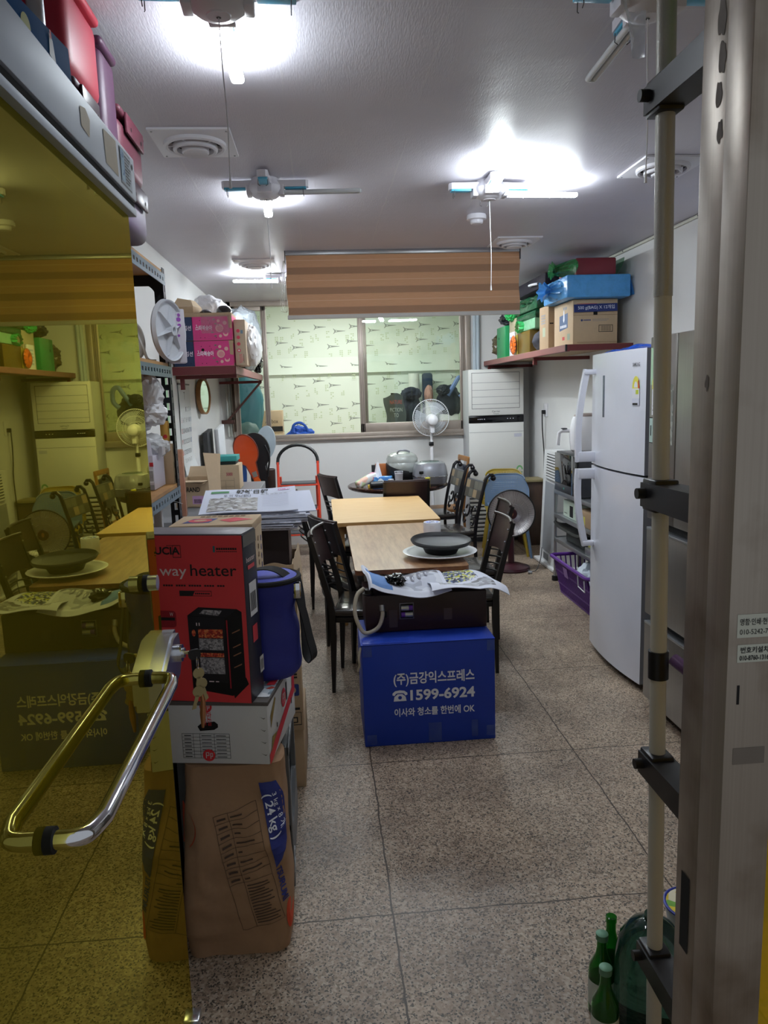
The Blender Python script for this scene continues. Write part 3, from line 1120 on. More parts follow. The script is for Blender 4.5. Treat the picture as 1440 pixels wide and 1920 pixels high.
vinyl = mat('brown_black_vinyl', '#2f2a29', .22, var=.1, bump=.15, bscale=12, coat=.3)
panelw = wood('dark_chair_panel', '#241415', '#33201f', (3, 3, 1), 5, .38)
def cafe_chair(label):
    t = thing('cafe_chair', label, 'chair', (0, 0, 0), 0, 'black steel café chairs')
    for sy in (-1, 1):
        mb = MB()
        y = sy * .185
        mb.tube([(-.205, y, 0), (-.195, y, .30), (-.195, y, .46), (-.215, y, .55), (-.300, y, .868)], [.012, .021, .022, .020, .016], blackm, 4, sq=(1.05, 1.05))
        part('rear_leg', mb, t, True)
        mb = MB()
        mb.tube([(.19, y, 0), (.185, y, .40)], [.011, .021], blackm, 4, sq=(1.05, 1.05))
        part('front_leg', mb, t, True)
    mb = MB()
    mb.box(-.19, .19, -.195, .195, .395, .425, blackm, .004)
    part('seat_frame', mb, t, True)
    mb = MB()
    mb.box(-.195, .215, -.20, .20, .425, .468, vinyl, .02, seg=4)
    part('seat', mb, t, True)
    mb = MB()
    def pan(u, v):
        y = -.192 + .384 * u
        b = .028 * (1 - (2 * u - 1) ** 2)
        z = .665 + v * .205 - .018 * (1 - v) * (1 - (2 * u - 1) ** 2) * -1
        return (-.246 - (z - .665) * .265 - b + .012, y, z)
    mb.sheet(pan, 14, 6, panelw, .018)
    mb.tube([pan(i / 14, 1) for i in range(15)], .0095, panelw, 8)
    for sy in (-1, 1):
        for zz in (.70, .76, .83):
            mb.cyl((-.232 - (zz - .665) * .265, sy * .178, zz), (-.226 - (zz - .665) * .265, sy * .178, zz), .0045, greyp, 8)
    part('backrest', mb, t, True)
    for k in range(3):
        z = .525 + k * .042
        mb = MB()
        mb.tube([(-.215 - (z - .5) * .2 - .05 * math.sin(PI * i / 10), -.185 + .37 * i / 10, z + .016 * math.sin(PI * i / 10)) for i in range(11)], .0055, blackm, 6)
        part('back_rung', mb, t, True)
    return t
ch = cafe_chair('black café chair nearest the blue box, tucked under the left of the walnut table')
ch.location = (.236, 4.03, 0); ch.rotation_euler = (0, 0, R(-9))
WM[ch.name] = Matrix()
dup(ch, (.245, 4.56, 0), R(24), 'black café chair at the left of the walnut table, second from the blue box')
dup(ch, (.075, 5.70, 0), R(2), 'black café chair beside the oak table, half behind the newspaper stack')
dup(ch, (.735, 4.20, 0), R(180), 'café chair on the right of the walnut table, next to the black platter')
dup(ch, (.885, 4.78, 0), R(178), 'café chair on the right of the walnut table, just in front of the dish heater')
dup(ch, (.69, 6.49, 0), R(90), 'black café chair with its back to the doorway at the round table')
dup(ch, (.30, 6.98, 0), R(24), 'black café chair at the left edge of the round table')

# wrought iron chairs with tiled backs
tileA = mat('slate_tile', '#48443c', .5, var=.2)
tileB = mat('sand_tile', '#8f7c60', .5, var=.15)
tileC = mat('grey_green_tile', '#615f55', .5, var=.15)
ballc = mat('iron_scroll', '#17151a', .3)
def scroll_chair(label):
    t = thing('iron_chair', label, 'chair', (0, 0, 0), 0, 'scrolled iron chairs with tiled backs')
    for sy in (-1, 1):
        y = sy * .19
        mb = MB()
        sp = [(-.215, y, 0), (-.195, y, .3), (-.195, y, .46), (-.23, y, .66), (-.285, y, .86)] 
        tail = [(-.295, y, .895), (-.32, y, .92), (-.35, y, .918), (-.362, y, .898)]
        mb.tube(smooth(sp, 4) + tail, .0155, ballc, 8)
        mb.blob((-.357, y, .893), (.023, .024, .023), ballc, 1, 0, sub=2)
        part('rear_leg', mb, t, True)
        mb = MB(); mb.tube([(.2, y, 0), (.185, y, .2), (.19, y, .44)], .0145, ballc, 8); part('front_leg', mb, t, True)
    mb = MB(); mb.box(-.2, .2, -.2, .2, .425, .44, ballc, .004); part('seat_frame', mb, t, True)
    mb = MB(); mb.box(-.19, .21, -.2, .2, .44, .472, vinyl, .014, seg=3); part('seat', mb, t, True)
    # tiled panel
    mb = MB()
    def bx(z): return -.195 - (z - .46) * .235
    a, b = .715, .865
    mb.add([(bx(a) + .012, -.178, a), (bx(a) + .012, .178, a), (bx(b) + .012, .178, b), (bx(b) + .012, -.178, b),
            (bx(a) - .012, -.178, a), (bx(a) - .012, .178, a), (bx(b) - .012, .178, b), (bx(b) - .012, -.178, b)],
           [(0, 1, 2, 3), (7, 6, 5, 4), (0, 4, 5, 1), (1, 5, 6, 2), (2, 6, 7, 3), (3, 7, 4, 0)], dgrey)
    pat = [[tileA, tileC, tileB, tileA], [tileB, tileA, tileC, tileC]]
    for i in range(4):
        for j in range(2):
            y0, y1 = -.172 + i * .087, -.172 + i * .087 + .081
            z0, z1 = a + .008 + j * .07, a + .008 + j * .07 + .064
            for sd, o in ((1, .0135), (-1, -.0135)):
                q = [(bx(z0) + o, y0, z0), (bx(z0) + o, y1, z0), (bx(z1) + o, y1, z1), (bx(z1) + o, y0, z1)]
                mb.add(q if sd > 0 else q[::-1], [(0, 1, 2, 3)], pat[j][i])
    part('tiled_back', mb, t, True)
    # S scrolls below
    for sy in (-1, 1):
        mb = MB()
        y0 = sy * .085
        pts = []
        for k in range(15):
            a_ = k / 14 * 1.55 * 2 * PI * .62
            r_ = .022 + .0036 * k
            pts.append((0, y0 + sy * (r_ * math.cos(a_) - .012), .615 + r_ * math.sin(a_)))
        pts = [(bx(p[2]), p[1], p[2]) for p in pts]
        mb.tube(pts, .0085, ballc, 7)
        pts = []
        for k in range(12):
            a_ = PI + k / 11 * 2 * PI * .85
            r_ = .018 + .0026 * k
            pts.append((0, y0 + sy * (r_ * math.cos(a_)), .525 + r_ * math.sin(a_)))
        mb.tube([(bx(p[2]), p[1], p[2]) for p in pts], .0075, ballc, 7)
        part('scroll', mb, t, True)
    return t
ic = scroll_chair('iron chair with a tiled back drawn up between the oak table and the dish heater')
ic.location = (.985, 6.06, 0); ic.rotation_euler = (0, 0, R(190)); WM[ic.name] = Matrix()
dup(ic, (1.00, 6.95, 0), R(187), 'iron chair with a tiled back pushed in at the right of the round table')

# wooden chair with a blue padded back
t = thing('wooden_chair', 'tan wooden chair with a dark blue padded back, behind the iron chairs', 'chair', (1.20, 7.37, 0), R(186))
tan = wood('tan_chair_wood', '#8a5c33', '#a3733f', (6, 6, 1), 5, .45)
for sx_, sy in ((1, 1), (1, -1)):
    mb = MB(); mb.tube([(.15, sy * .15, 0), (.13, sy * .14, .42)], .017, panelw, 8); part('leg', mb, t, True)
for sy in (-1, 1):
    mb = MB(); mb.tube([(-.18, sy * .15, 0), (-.15, sy * .15, .44), (-.21, sy * .15, .94)], .016, tan, 4, sq=(1.3, .9)); part('rear_leg', mb, t, True)
mb = MB(); mb.box(-.16, .17, -.17, .17, .42, .45, tan, .008); part('seat', mb, t, True)
mb = MB(); mb.box(-.012, .012, -.17, .17, -.05, .0, tan, .008, TR(-.21, 0, .96, 0, 0, -.12)); part('top_rail', mb, t, True)
mb = MB(); mb.box(-.02, .025, -.13, .13, -.2, .16, mat('dark_blue_vinyl', '#161d2b', .35), .02, TR(-.175, 0, .72, 0, 0, -.12), 4); part('back_pad', mb, t, True)

# round table
dkw = wood('dark_round_table_wood', '#2e1b17', '#452a22', (6, 1.5, 6), 4, .22)
cx, cy = .70, 7.06
t = thing('round_table', 'dark round pedestal table by the back wall', 'table', (cx, cy, 0))
mb = MB(); mb.lathe([(0, .70), (.41, .70), (.455, .708), (.475, .722), (.478, .738), (.468, .746), (0, .746)], dkw, (cx, cy, 0), 48); part('tabletop', mb, t)
mb = MB(); mb.lathe([(0, .02), (.055, .02), (.06, .2), (.045, .4), (.06, .6), (.12, .70), (0, .70)], dkw, (cx, cy, 0), 20); part('pedestal', mb, t)
for k in range(4):
    a = R(-15) + k * PI / 2
    mb = MB(); mb.tube([(cx + .04 * math.cos(a), cy + .04 * math.sin(a), .12), (cx + .18 * math.cos(a), cy + .18 * math.sin(a), .06), (cx + .22 * math.cos(a), cy + .22 * math.sin(a), .022)], [.028, .024, .018], dkw, 8); part('foot', mb, t)

# ---- on the round table
silver = mat('brushed_silver_plastic', '#9a9ca4', .28, metal=.6, var=.05)
silver2 = mat('pale_silver_plastic', '#b9beba', .25, metal=.5, var=.05)
t = thing('rice_cooker', 'silver rice cooker at the front right of the round table', 'rice cooker', (.985, 6.86, .746))
mb = MB(); mb.lathe([(0, .008), (.125, .008), (.15, .022), (.158, .06), (.16, .088)], silver, (.985, 6.86, .746), 40, power=2.8); part('body', mb, t)
mb = MB(); mb.lathe([(.161, .092), (.158, .12), (.148, .175), (.135, .205), (.11, .216), (0, .219)], silver, (.985, 6.86, .746), 40, power=2.8); part('lid', mb, t)
mb = MB(); mb.lathe([(.1615, .086), (.1625, .0895), (.1615, .093)], chrome, (.985, 6.86, .746), 40, power=2.8); part('trim_band', mb, t)
M = front(.895, 6.703, .746 + .14)
mb = MB(); mb.box(.865, .905, 6.708, 6.722, .746 + .118, .746 + .145, blackp, .005); part('latch_button', mb, t)
mb = MB(); mb.lathe([(0, .224), (.085, .222), (.095, .214)], mat('green_glass_lid', '#55625c', .15), (.985, 6.87, .746), 28); part('control_panel', mb, t)
t = thing('rice_cooker', 'pale silver rice cooker with a black side, behind the other cooker', 'rice cooker', (.755, 7.125, .746))
mb = MB(); mb.lathe([(0, .008), (.12, .008), (.142, .03), (.15, .08), (.15, .11)], blackp, (.755, 7.125, .746), 36, power=2.6); part('body', mb, t)
mb = MB(); mb.lathe([(.15, .11), (.155, .14), (.156, .17), (.148, .20)], silver2, (.755, 7.125, .746), 36, power=2.6); part('collar', mb, t)
mb = MB(); mb.lathe([(.148, .20), (.15, .23), (.135, .265), (.10, .287), (.05, .296), (0, .298)], silver2, (.755, 7.125, .746), 36, power=2.6); part('lid', mb, t)
def stripe_(u, v):
    a_ = R(188 + 95 * u)
    ca, sa = math.cos(a_), math.sin(a_)
    r_ = .1575 + .004 * math.sin(PI * v)
    return (.755 + r_ * math.copysign(abs(ca) ** (2 / 2.6), ca), 7.125 + r_ * math.copysign(abs(sa) ** (2 / 2.6), sa), .746 + .205 - .085 * u - v * .085 * (1 - .35 * u))
mb = MB(); mb.sheet(stripe_, 20, 5, blackp, 0); part('front_stripe', mb, t)
mb = MB(); mb.tube(smooth([(.70, 7.03, 1.032), (.72, 7.02, 1.06), (.775, 7.02, 1.062), (.82, 7.04, 1.045)], 4), .009, silver, 8); part('carry_handle', mb, t)
# tissue box etc.
t = thing('tissue_box', 'blue tissue box with a white tissue pulled up', 'tissue box', (.525, 6.955, .746), R(-12))
tb = speckle('blue_white_print', ['#3f7cc2', '#4f8fd0', '#2f66b0', '#dfe7f0', '#5aa0d8'], 26)
mb = MB(); mb.box(-.11, .11, -.055, .055, 0, .085, tb, .003); part('box', mb, t, True)
mb = MB(); mb.sheet(lambda u, v: ((.035 * (1 - .75 * v)) * math.cos(u * 2 * PI) * (1 + .25 * math.sin(u * 19)) - .02, (.022 * (1 - .7 * v)) * math.sin(u * 2 * PI) * (1 + .25 * math.cos(u * 13)), .085 + .135 * v), 20, 8, paper); part('tissue', mb, t, True)
mb = MB()
M = TR(.40, 6.93, .746 + .062, R(20), 0, R(-24))
mb.box(-.115, .10, -.04, .04, -.035, .035, speckle('pouch_print', ['#e6e4e2', '#dedede', '#c9d9b0', '#e2b9a8', '#efefef', '#d78aa6'], 18), .022, M, 4)
solo('refill_pouch', mb, 'white and pink printed pouch slumped at the left of the round table', 'pouch')
mb = MB(); M = TR(.50, 6.72, .746 + .036, R(8)) @ Matrix.Rotation(PI / 2, 4, 'Y')
mb.lathe([(0, -.085), (.028, -.085), (.032, -.08), (.034, .03), (.02, .05), (.02, .075), (0, .075)], blackp, n=24, M=M)
solo('spray_can', mb, 'black bottle lying on its side at the front of the round table', 'bottle')
mb = MB(); mb.box(.40, .445, 6.78, 6.81, .746, .778, mat('yellow_card', '#d8b13a', .5), .004)
solo('sponge', mb, 'small yellow block behind the lying black bottle', 'sponge')
for lab, x, y, r, h in (('short white paper cup left of the taller stack', .612, 6.78, .026, .075), ('tall stack of white paper cups in front of the pale cooker', .688, 6.80, .038, .125)):
    mb = MB(); mb.lathe([(0, .003), (r * .82, 0), (r, h - .003), (r * 1.05, h), (r * .97, h - .004), (r * .78, .006), (0, .006)], paper, (x, y, .746), 24)
    if h > .1:
        for k in range(3):
            mb.lathe([(r * 1.0, h + .004 + k * .006), (r * 1.05, h + .007 + k * .006), (r * .98, h + .006 + k * .006)], paper, (x, y, .746), 24)
    solo('paper_cup', mb, lab, 'paper cup', 'paper cups on the round table')
t = thing('spice_can', 'small yellow can in front of the silver rice cooker', 'can', (.935, 6.66, .746))
mb = MB(); mb.lathe([(0, 0), (.022, 0), (.022, .075), (0, .075)], mat('yellow_print', '#cfc22f', .4), (.935, 6.66, .746), 20); mb.decal(front(.935, 6.638, .78), -.01, .012, -.02, .02, dbrown); part('body', mb, t)
mb = MB(); mb.lathe([(.023, .075), (.023, .09), (0, .092)], mat('yellow_lid', '#d9d13c', .4), (.935, 6.66, .746), 20); part('lid', mb, t)
mb = MB(); mb.box(.50, .64, 7.17, 7.22, .746, .93, wood('orange_box_wood', '#8f4f26', '#a25c2e', (1, 1, 4), 5), .003); mb.box(.465, .50, 7.17, 7.22, .746, .92, blackp, .003)
solo('wooden_block_set', mb, 'orange-brown wooden block beside the pale rice cooker, partly hidden', 'block')

# desk fan seen from behind
t = thing('pedestal_fan', 'white pedestal fan seen from behind, in front of the window', 'fan', (1.14, 7.76, 0))
fx, fy, fz = 1.14, 7.76, 1.335
wire = mat('white_wire', '#d9dbe0', .35, var=.02)
mb = MB(); mb.lathe([(0, 0), (.15, 0), (.155, .012), (.12, .03), (.03, .05), (.025, .08), (0, .08)], white, (fx, fy, 0), 32); part('base', mb, t)
mb = MB(); mb.cyl((fx, fy, .05), (fx, fy, .88), .017, white, 14); mb.cyl((fx, fy, .86), (fx, fy, 1.08), .019, white, 14); mb.cyl((fx, fy, 1.08), (fx, fy, 1.19), .013, white, 12); mb.box(fx - .03, fx + .018, fy - .03, fy + .01, 1.045, 1.085, blackp, .006); part('pole', mb, t)
mb = MB(); M = TR(fx, fy - .06, fz - .02) @ Matrix.Rotation(PI / 2, 4, 'X')
mb.lathe([(0, -.07), (.055, -.07), (.062, -.04), (.06, .03), (.05, .065), (.03, .08), (0, .083)], white, n=26, M=M)
for k in range(7):
    mb.box(-.04, .04, .058 - abs(k - 3) * .001, .0605, -.02 + k * .012 - .02, -.016 + k * .012 - .02, greyp, 0, TR(fx, fy - .06, fz - .055))
mb.box(fx - .022, fx + .022, fy - .09, fy, 1.18, fz - .05, white, .01)
part('motor', mb, t)
def guard(yo, dep, n, rim):
    mb = MB()
    for k in range(n):
        a = 2 * PI * k / n
        pts = []
        for j in range(7):
            u = j / 6
            r = .055 + (.19 - .055) * u
            pts.append((fx + r * math.cos(a + .35 * u), fy + yo + dep * (1 - (1 - u) ** 2) if False else fy + yo + dep * u * u, fz + r * math.sin(a + .35 * u)))
        mb.tube(pts, .0011, wire, 4, cap=False)
    for r, q in ((.19, 1), (.12, .23), (.06, 0)):
        mb.tube([(fx + r * math.cos(a), fy + yo + dep * q, fz + r * math.sin(a)) for a in [2 * PI * i / 40 for i in range(40)]], .0018 if r < .18 else rim, wire, 6, closed=True)
    return mb
part('rear_guard', guard(-.035, .05, 56, .004), t)
part('front_guard', guard(.105, -.085, 56, .004), t)
mb = MB()
bl = film('clear_blade', '#dfe6ee', .45, .1)
for k in range(3):
    a0 = 2 * PI * k / 3 + .5
    mb.sheet(lambda u, v: (fx + (.03 + .14 * v) * math.cos(a0 + 1.35 * u * (.6 + .4 * v)), fy + .045 + .03 * (u - .5), fz + (.03 + .14 * v) * math.sin(a0 + 1.35 * u * (.6 + .4 * v))), 8, 6, bl)
part('blades', mb, t)

# step ladder
org = mat('orange_red_paint', '#d8472f', .38, var=.05)
t = thing('step_ladder', 'orange-red folding step ladder with a black arched handle', 'ladder', (-.26, 7.5, 0))
lx0, lx1 = -.455, -.055
for x in (lx0, lx1):
    mb = MB(); mb.tube([(x, 7.38, 0), (x, 7.55, .95)], .0135, org, 8); part('front_leg', mb, t)
    mb = MB(); mb.tube([(x + (.02 if x < -.2 else -.02), 7.84, 0), (x + (.02 if x < -.2 else -.02), 7.57, .80)], .011, org, 8); part('rear_leg', mb, t)
mb = MB(); mb.tube([(lx0, 7.55, .93)] + [(-.255 - .2 * math.cos(a), 7.56 + .03 * math.sin(a), .95 + .165 * math.sin(a)) for a in [PI * i / 14 for i in range(15)]] + [(lx1, 7.55, .93)], .0165, blackp, 10); part('handle', mb, t)
for k, (z, d) in enumerate(((.235, .20), (.48, .2), (.725, .22))):
    y = 7.38 + .17 * z / .95
    mb = MB(); mb.box(lx0 + .01, lx1 - .01, y - .03, y + d - .02, z - .016, z - .002, org, .004); s_ = part('step', mb, t)
    mb = MB(); mb.box(lx0 + .025, lx1 - .025, y - .02, y + d - .03, z - .002, z + .014, mat('rubber_tread', '#55565a', .8), .004)
    part('tread', mb, s_)

# ---- on the walnut table
t = thing('white_platter', 'large white platter under the black stone plate', 'plate', (.605, 3.87, .732))
mb = MB(); mb.lathe([(0, .004), (.10, .002), (.115, .012), (.19, .026), (.198, .031), (.192, .033), (.12, .018), (0, .012)], mat('white_china', '#e3e4e8', .2, var=.02), (.60, 3.87, .732), 48); part('plate', mb, t)
mb = MB()
for k in range(60):
    a = 2 * PI * k / 60
    mb.poly(top(.60 + .172 * math.cos(a), 3.87 + .172 * math.sin(a), .732 + .0305), [(.007 * math.cos(b + a), .004 * math.sin(b + a)) for b in [i * PI / 4 for i in range(8)]], mat('grey_leaf_print', '#a9acb4', .5), 0)
part('rim_pattern', mb, t)
stone = mat('black_stoneware', '#1e2022', .55, var=.15)
mb = MB()
mb.lathe([(0, 0), (.085, 0), (.10, .03), (.155, .052), (.163, .066), (.158, .072), (.146, .060), (.13, .052), (0, .049)], stone, n=44, M=TR(.605, 3.87, .7555, 0, R(3), R(1.5)))
solo('stone_grill_plate', mb, 'round black stone plate resting on the white platter', 'grill plate')
t = thing('toilet_roll', 'white toilet roll with a blue core print on the walnut table', 'paper roll', (.635, 4.38, .732))
mb = MB(); mb.lathe([(.018, .002), (.05, 0), (.052, .004), (.052, .094), (.05, .098), (.02, .098), (.018, .09), (.018, .002)], paper, (.635, 4.38, .732), 30)
mb.sheet(lambda u, v: (.612 + .03 * u, 4.327 - .004 * u, .732 + .085 * v), 4, 4, paper)
part('roll', mb, t)
mb = MB(); mb.lathe([(.018, .0985), (.042, .0988)], speckle('blue_core_print', ['#3d58b8', '#e0e2ee', '#5870c8', '#cfd4ec'], 70), (.635, 4.38, .732), 24); part('wrapper_print', mb, t)

# ================================================================ BLUE BOX AND BURNER
t = thing('moving_box', 'blue plastic moving box with white Korean lettering and a telephone number', 'box', (.44, 3.42, 0), R(0))
mb = MB()
bx0, bx1, by0, by1, bz = .135, .742, 3.213, 3.60, .487
mb.box(bx0, bx1, by0, by1, 0, bz - .004, blue, .004)
part('body', mb, t)
mb = MB()
mb.box(bx0 - .004, bx1 + .001, by0 - .002, by1, bz - .004, bz, blue, .0015)
mb.box(bx0 + .005, bx0 + .21, by0 + .004, by0 + .05, bz, bz + .003, blue, .001)
part('lid_flap', mb, t)
M = front(.44, by0, 0)
mb = MB()
mb.text('(주)금강익스프레스', M, .02, .297, .042, bone, w=.372, bold=.024)
mb.text('1599-6924', M, .058, .215, .047, bone, w=.298, bold=.03)
mb.text('이사와 청소를 한번에 OK', M, .02, .142, .03, bone, w=.372, bold=.02)
# telephone symbol
mb.poly(M, [(-.168, .213), (-.109, .213), (-.113, .234), (-.128, .247), (-.149, .247), (-.164, .234)], bone, .0012)
mb.poly(M, [(-.173, .243), (-.163, .239), (-.157, .249), (-.148, .2515), (-.129, .2515), (-.120, .249), (-.114, .239), (-.104, .243), (-.105, .252), (-.118, .262), (-.139, .265), (-.160, .262), (-.172, .252)], bone, .0012)
mb.disc(M, -.1385, .230, .0085, blue, .002)
part('printing', mb, t)
mb = MB()
tp = film('clear_tape', '#7f9ae0', .24, .2)
for (x, z, w_, h_) in ((-.300, .43, .04, .05), (.265, .43, .035, .05), (-.295, .01, .045, .048), (.26, .02, .04, .05), (-.01, .01, .06, .09), (.19, .02, .03, .08)):
    mb = MB()
    mb.decal(M, x, x + w_, z, z + h_, tp, .0015)
    part('tape', mb, t)

t = thing('gas_burner', 'dark brown boxed gas burner standing on the blue moving box', 'burner', (.45, 3.5, .49))
ux0, ux1, uy0, uy1, uz0, uz1 = .166, .742, 3.375, 3.66, .491, .668
mb = MB(); mb.box(ux0, ux1, uy0, uy1, uz0, uz1, dbrown, .004)
M = front(ux0, uy0, uz0)
mb.decal(M, .085, .10, .07, .10, matte, .001)
mb.decal(M, .11, .15, .02, .105, mat('dull_tape', '#3f3236', .35), .001)
mb.decal(M, .37, .41, .045, .10, mat('dull_tape2', '#47393d', .3), .001)
part('case', mb, t)
mb = MB()
mb.box(ux0 + .160, ux0 + .228, uy0 - .004, uy0 + .001, uz0 + .058, uz0 + .137, mat('silver_grey_frame', '#6e6a70', .4, metal=.5), .001)
mb.box(ux0 + .164, ux0 + .224, uy0 - .0046, uy0 - .002, uz0 + .063, uz0 + .132, matte)
bt_ = part('battery_holder', mb, t)
purp = mat('battery_purple', '#5d2d92', .35); silb = mat('battery_silver', '#b9bcb4', .3, metal=.7)
for k, (z, fl_) in enumerate(((.114, 1), (.082, -1))):
    xa, xb = ux0 + .167, ux0 + .221
    mb = MB()
    xm = xa + (xb - xa) * (.66 if fl_ > 0 else .34)
    for p0, p1, m_ in ((xa, xm, silb if fl_ > 0 else purp), (xm, xb, purp if fl_ > 0 else silb)):
        mb.cyl((p0, uy0 - .010, uz0 + z), (p1, uy0 - .010, uz0 + z), .012, m_, 18)
    part('battery', mb, bt_)
mb = MB(); mb.cyl((ux0 + .02, uy0 + .03, uz1), (ux0 + .02, uy0 + .03, uz1 + .025), .02, blackp, 18); mb.lathe([(.026, 0), (.028, .006), (.018, .009)], blackm, (ux0 + .02, uy0 + .03, uz1), 18); part('knob', mb, t)
hose = mat('beige_hose', '#b3ab99', .5)
mb = MB(); mb.tube(smooth([(ux0 + .078, uy0 - .002, uz0 + .115), (ux0 + .078, uy0 - .02, uz0 + .085), (ux0 + .055, uy0 - .035, uz0 + .035), (ux0 + .0, uy0 - .04, uz0 + .012), (ux0 - .03, uy0 - .03, uz0 + .04), (ux0 - .05, uy0 - .01, uz0 + .11), (ux0 - .035, uy0 + .02, uz0 + .18), (ux0 + .0, uy0 + .04, uz0 + .205)], 6), .0095, hose, 10)
mb.cyl((ux0 + .078, uy0 - .012, uz0 + .105), (ux0 + .078, uy0 + .0, uz0 + .13), .013, alum, 12)
part('hose', mb, t)
mb = MB(); mb.tube(smooth([(bx0 - .004, by0 + .02, .47), (bx0 - .014, by0 + .0, .43), (bx0 - .012, by0 + .01, .39), (bx0 - .02, by0 + .02, .36)], 5), .006, hose, 8)
solo('cord_end', mb, 'end of a beige cord hanging down the left side of the blue box', 'cord')

# newspapers on the burner
ph1 = speckle('crowd_photo', ['#3b4460', '#c7c84a', '#d8dcc0', '#5a6f9a', '#2d2a33', '#cfd07a', '#8f93a0', '#dfe2ea'], 95)
ph2 = speckle('grey_photo', ['#8d8f99', '#a6a8b0', '#77777f', '#b9bbc4', '#5e5a60'], 40)
ph3 = mat('newsprint_blue', '#5f86c0', .7, var=.12)
ph4 = speckle('haze_photo', ['#b8bccb', '#a9adbd', '#c9ccd8', '#9599a8'], 22)
newsp = mat('newsprint', '#d9dcea', .8, var=.03)
t = thing('newspaper', 'crumpled newspaper with a blue picture at the left on top of the burner', 'newspaper', (.3, 3.5, .67))
def nA(u, v):
    x = .165 + .385 * u + .02 * (1 - v)
    y = 3.335 + .33 * v
    z = .698 + .022 * math.exp(-((u - .05) / .12) ** 2) * (1 - v) + .012 * math.sin(u * 7 + v * 2) + .012 * math.sin(v * 6 - u * 3) + .035 * v * (1 - u) + .015 * math.exp(-((u - .02) / .06) ** 2)
    if v < .11:
        z -= (.11 - v) * .14
    if u < .02:
        z -= (.02 - u) * .3
    return (x, y, z)
def nAm(u, v):
    if u < .04 or u > .965 or v < .05 or v > .96:
        return newsp
    if u < .2 + .1 * (1 - v) and u > .05:
        return ph3 if v < .9 else newsp
    if v > .66:
        return ph2 if u > .3 else mat('news_dark', '#4f4f58', .7, var=.2)
    return ph4 if v > .15 else newsp
mb = MB(); mb.sheet(nA, 44, 34, nAm, .003); part('sheet', mb, t)
mb = MB()
for k in range(4):
    xx = .37 + k * .035
    mb.add([(xx + a, 3.50 + .02 * k + b, nA((xx + a - .17) / .385, (3.50 + .02 * k + b - 3.335) / .33)[2] + .002) for a, b in ((-.008, -.04), (.006, -.05), (.011, .0), (.007, .04), (-.005, .045), (-.011, 0))], [(0, 1, 2, 3, 4, 5)], mat('figure_print', '#6a6a78', .7))
part('picture', mb, t)
t = thing('newspaper', 'open newspaper with a crowd photograph draped off the right of the burner', 'newspaper', (.66, 3.5, .67))
def nB(u, v):
    x = .475 + .37 * u - .03 * v + .01 * math.sin(v * 5)
    y = 3.315 + .33 * v + .05 * u * (1 - v) * .5
    z = .694 + .010 * math.sin(u * 6 + v * 5) + .006 * math.sin(v * 9)
    if u > .62:
        z -= (u - .62) ** 2 * .28 * (1.1 - .7 * v) - .012 * math.sin((u - .62) * 8)
    return (x, y, z)
def nBm(u, v):
    if u < .06 or v < .06 or v > .97 or u > .88:
        return newsp
    if v > .48 + .1 * u and u < .72:
        return ph1
    if .12 < u < .84 and .12 < v < .44 + .1 * u:
        return ph2 if (v - .18) < .30 * u + .1 else newsp
    return newsp
mb = MB(); mb.sheet(nB, 44, 34, nBm, .003); part('sheet', mb, t)
mb = MB(); mb.blob((.315, 3.44, .722), (.045, .05, .028), mat('black_bin_film', '#0d0d10', .22), 3, .55, 3.2, 4)
solo('crumpled_black_bag', mb, 'crumpled black plastic bag lying on the newspaper', 'plastic bag')

# ================================================================ RIGHT SIDE
t = thing('refrigerator', 'tall white two-door refrigerator with long white handles', 'refrigerator', (1.9, 4.0, 0))
y0, y1 = 3.615, 4.355
gside = mat('fridge_side_grey', '#8e8f96', .4, var=.03)
mb = MB(); mb.box(1.665, 2.235, y0 + .004, y1 - .004, .04, 1.775, gside, .006)
mb.box(1.70, 2.2, y0 + .03, y1 - .03, 0, .04, blackp)
part('body', mb, t)
def fdoor(z0, z1):
    mb = MB()
    def f(u, v):
        y = y1 - (y1 - y0) * u
        return (1.605 - .032 * (1 - (2 * u - 1) ** 2), y, z0 + (z1 - z0) * v)
    mb.sheet(f, 16, 1, fridgew, 0)
    q = [f(i / 16, 0) for i in range(17)]
    poly = [(p[0], p[1]) for p in q] + [(1.66, y0), (1.66, y1)]
    mb.add([(x, y, z0) for x, y in poly], [tuple(range(len(poly)))[::-1]], gside)
    mb.add([(x, y, z1) for x, y in poly], [tuple(range(len(poly)))], fridgew)
    mb.box(1.605, 1.66, y0, y0 + .001, z0, z1, gside)
    mb.box(1.605, 1.66, y1 - .001, y1, z0, z1, gside)
    return mb
d1 = part('freezer_door', fdoor(1.150, 1.782), t)
d2 = part('refrigerator_door', fdoor(.045, 1.138), t)
mb = MB(); mb.box(1.62, 1.67, y0 + .003, y1 - .003, 1.136, 1.152, darkgap); part('door_gap', mb, t)
def handle(za, zb, bow):
    mb = MB()
    yy = 4.285
    n = 12
    pts = []
    for i in range(n + 1):
        v = i / n
        pts.append((1.545 - .045 * math.sin(PI * min(1, max(0, v if bow > 0 else 1 - v)) * .5 + .0) - .012 * math.sin(PI * v), yy, za + (zb - za) * v))
    mb.tube(pts, .019, fridgew, 4, sq=(1.0, 1.3))
    for zq, hq in ((za, .06 if bow < 0 else .03), (zb - (.03 if bow < 0 else .06), .03 if bow < 0 else .06)):
        mb.box(1.525 if hq < .05 else 1.495, 1.60, yy - .022, yy + .022, zq, zq + hq, fridgew, .008)
    return mb
part('handle', handle(1.165, 1.70, -1), d1)
part('handle', handle(.66, 1.125, 1), d2)
def fx_(y):
    u = (y1 - y) / (y1 - y0)
    return 1.605 - .032 * (1 - (2 * u - 1) ** 2)
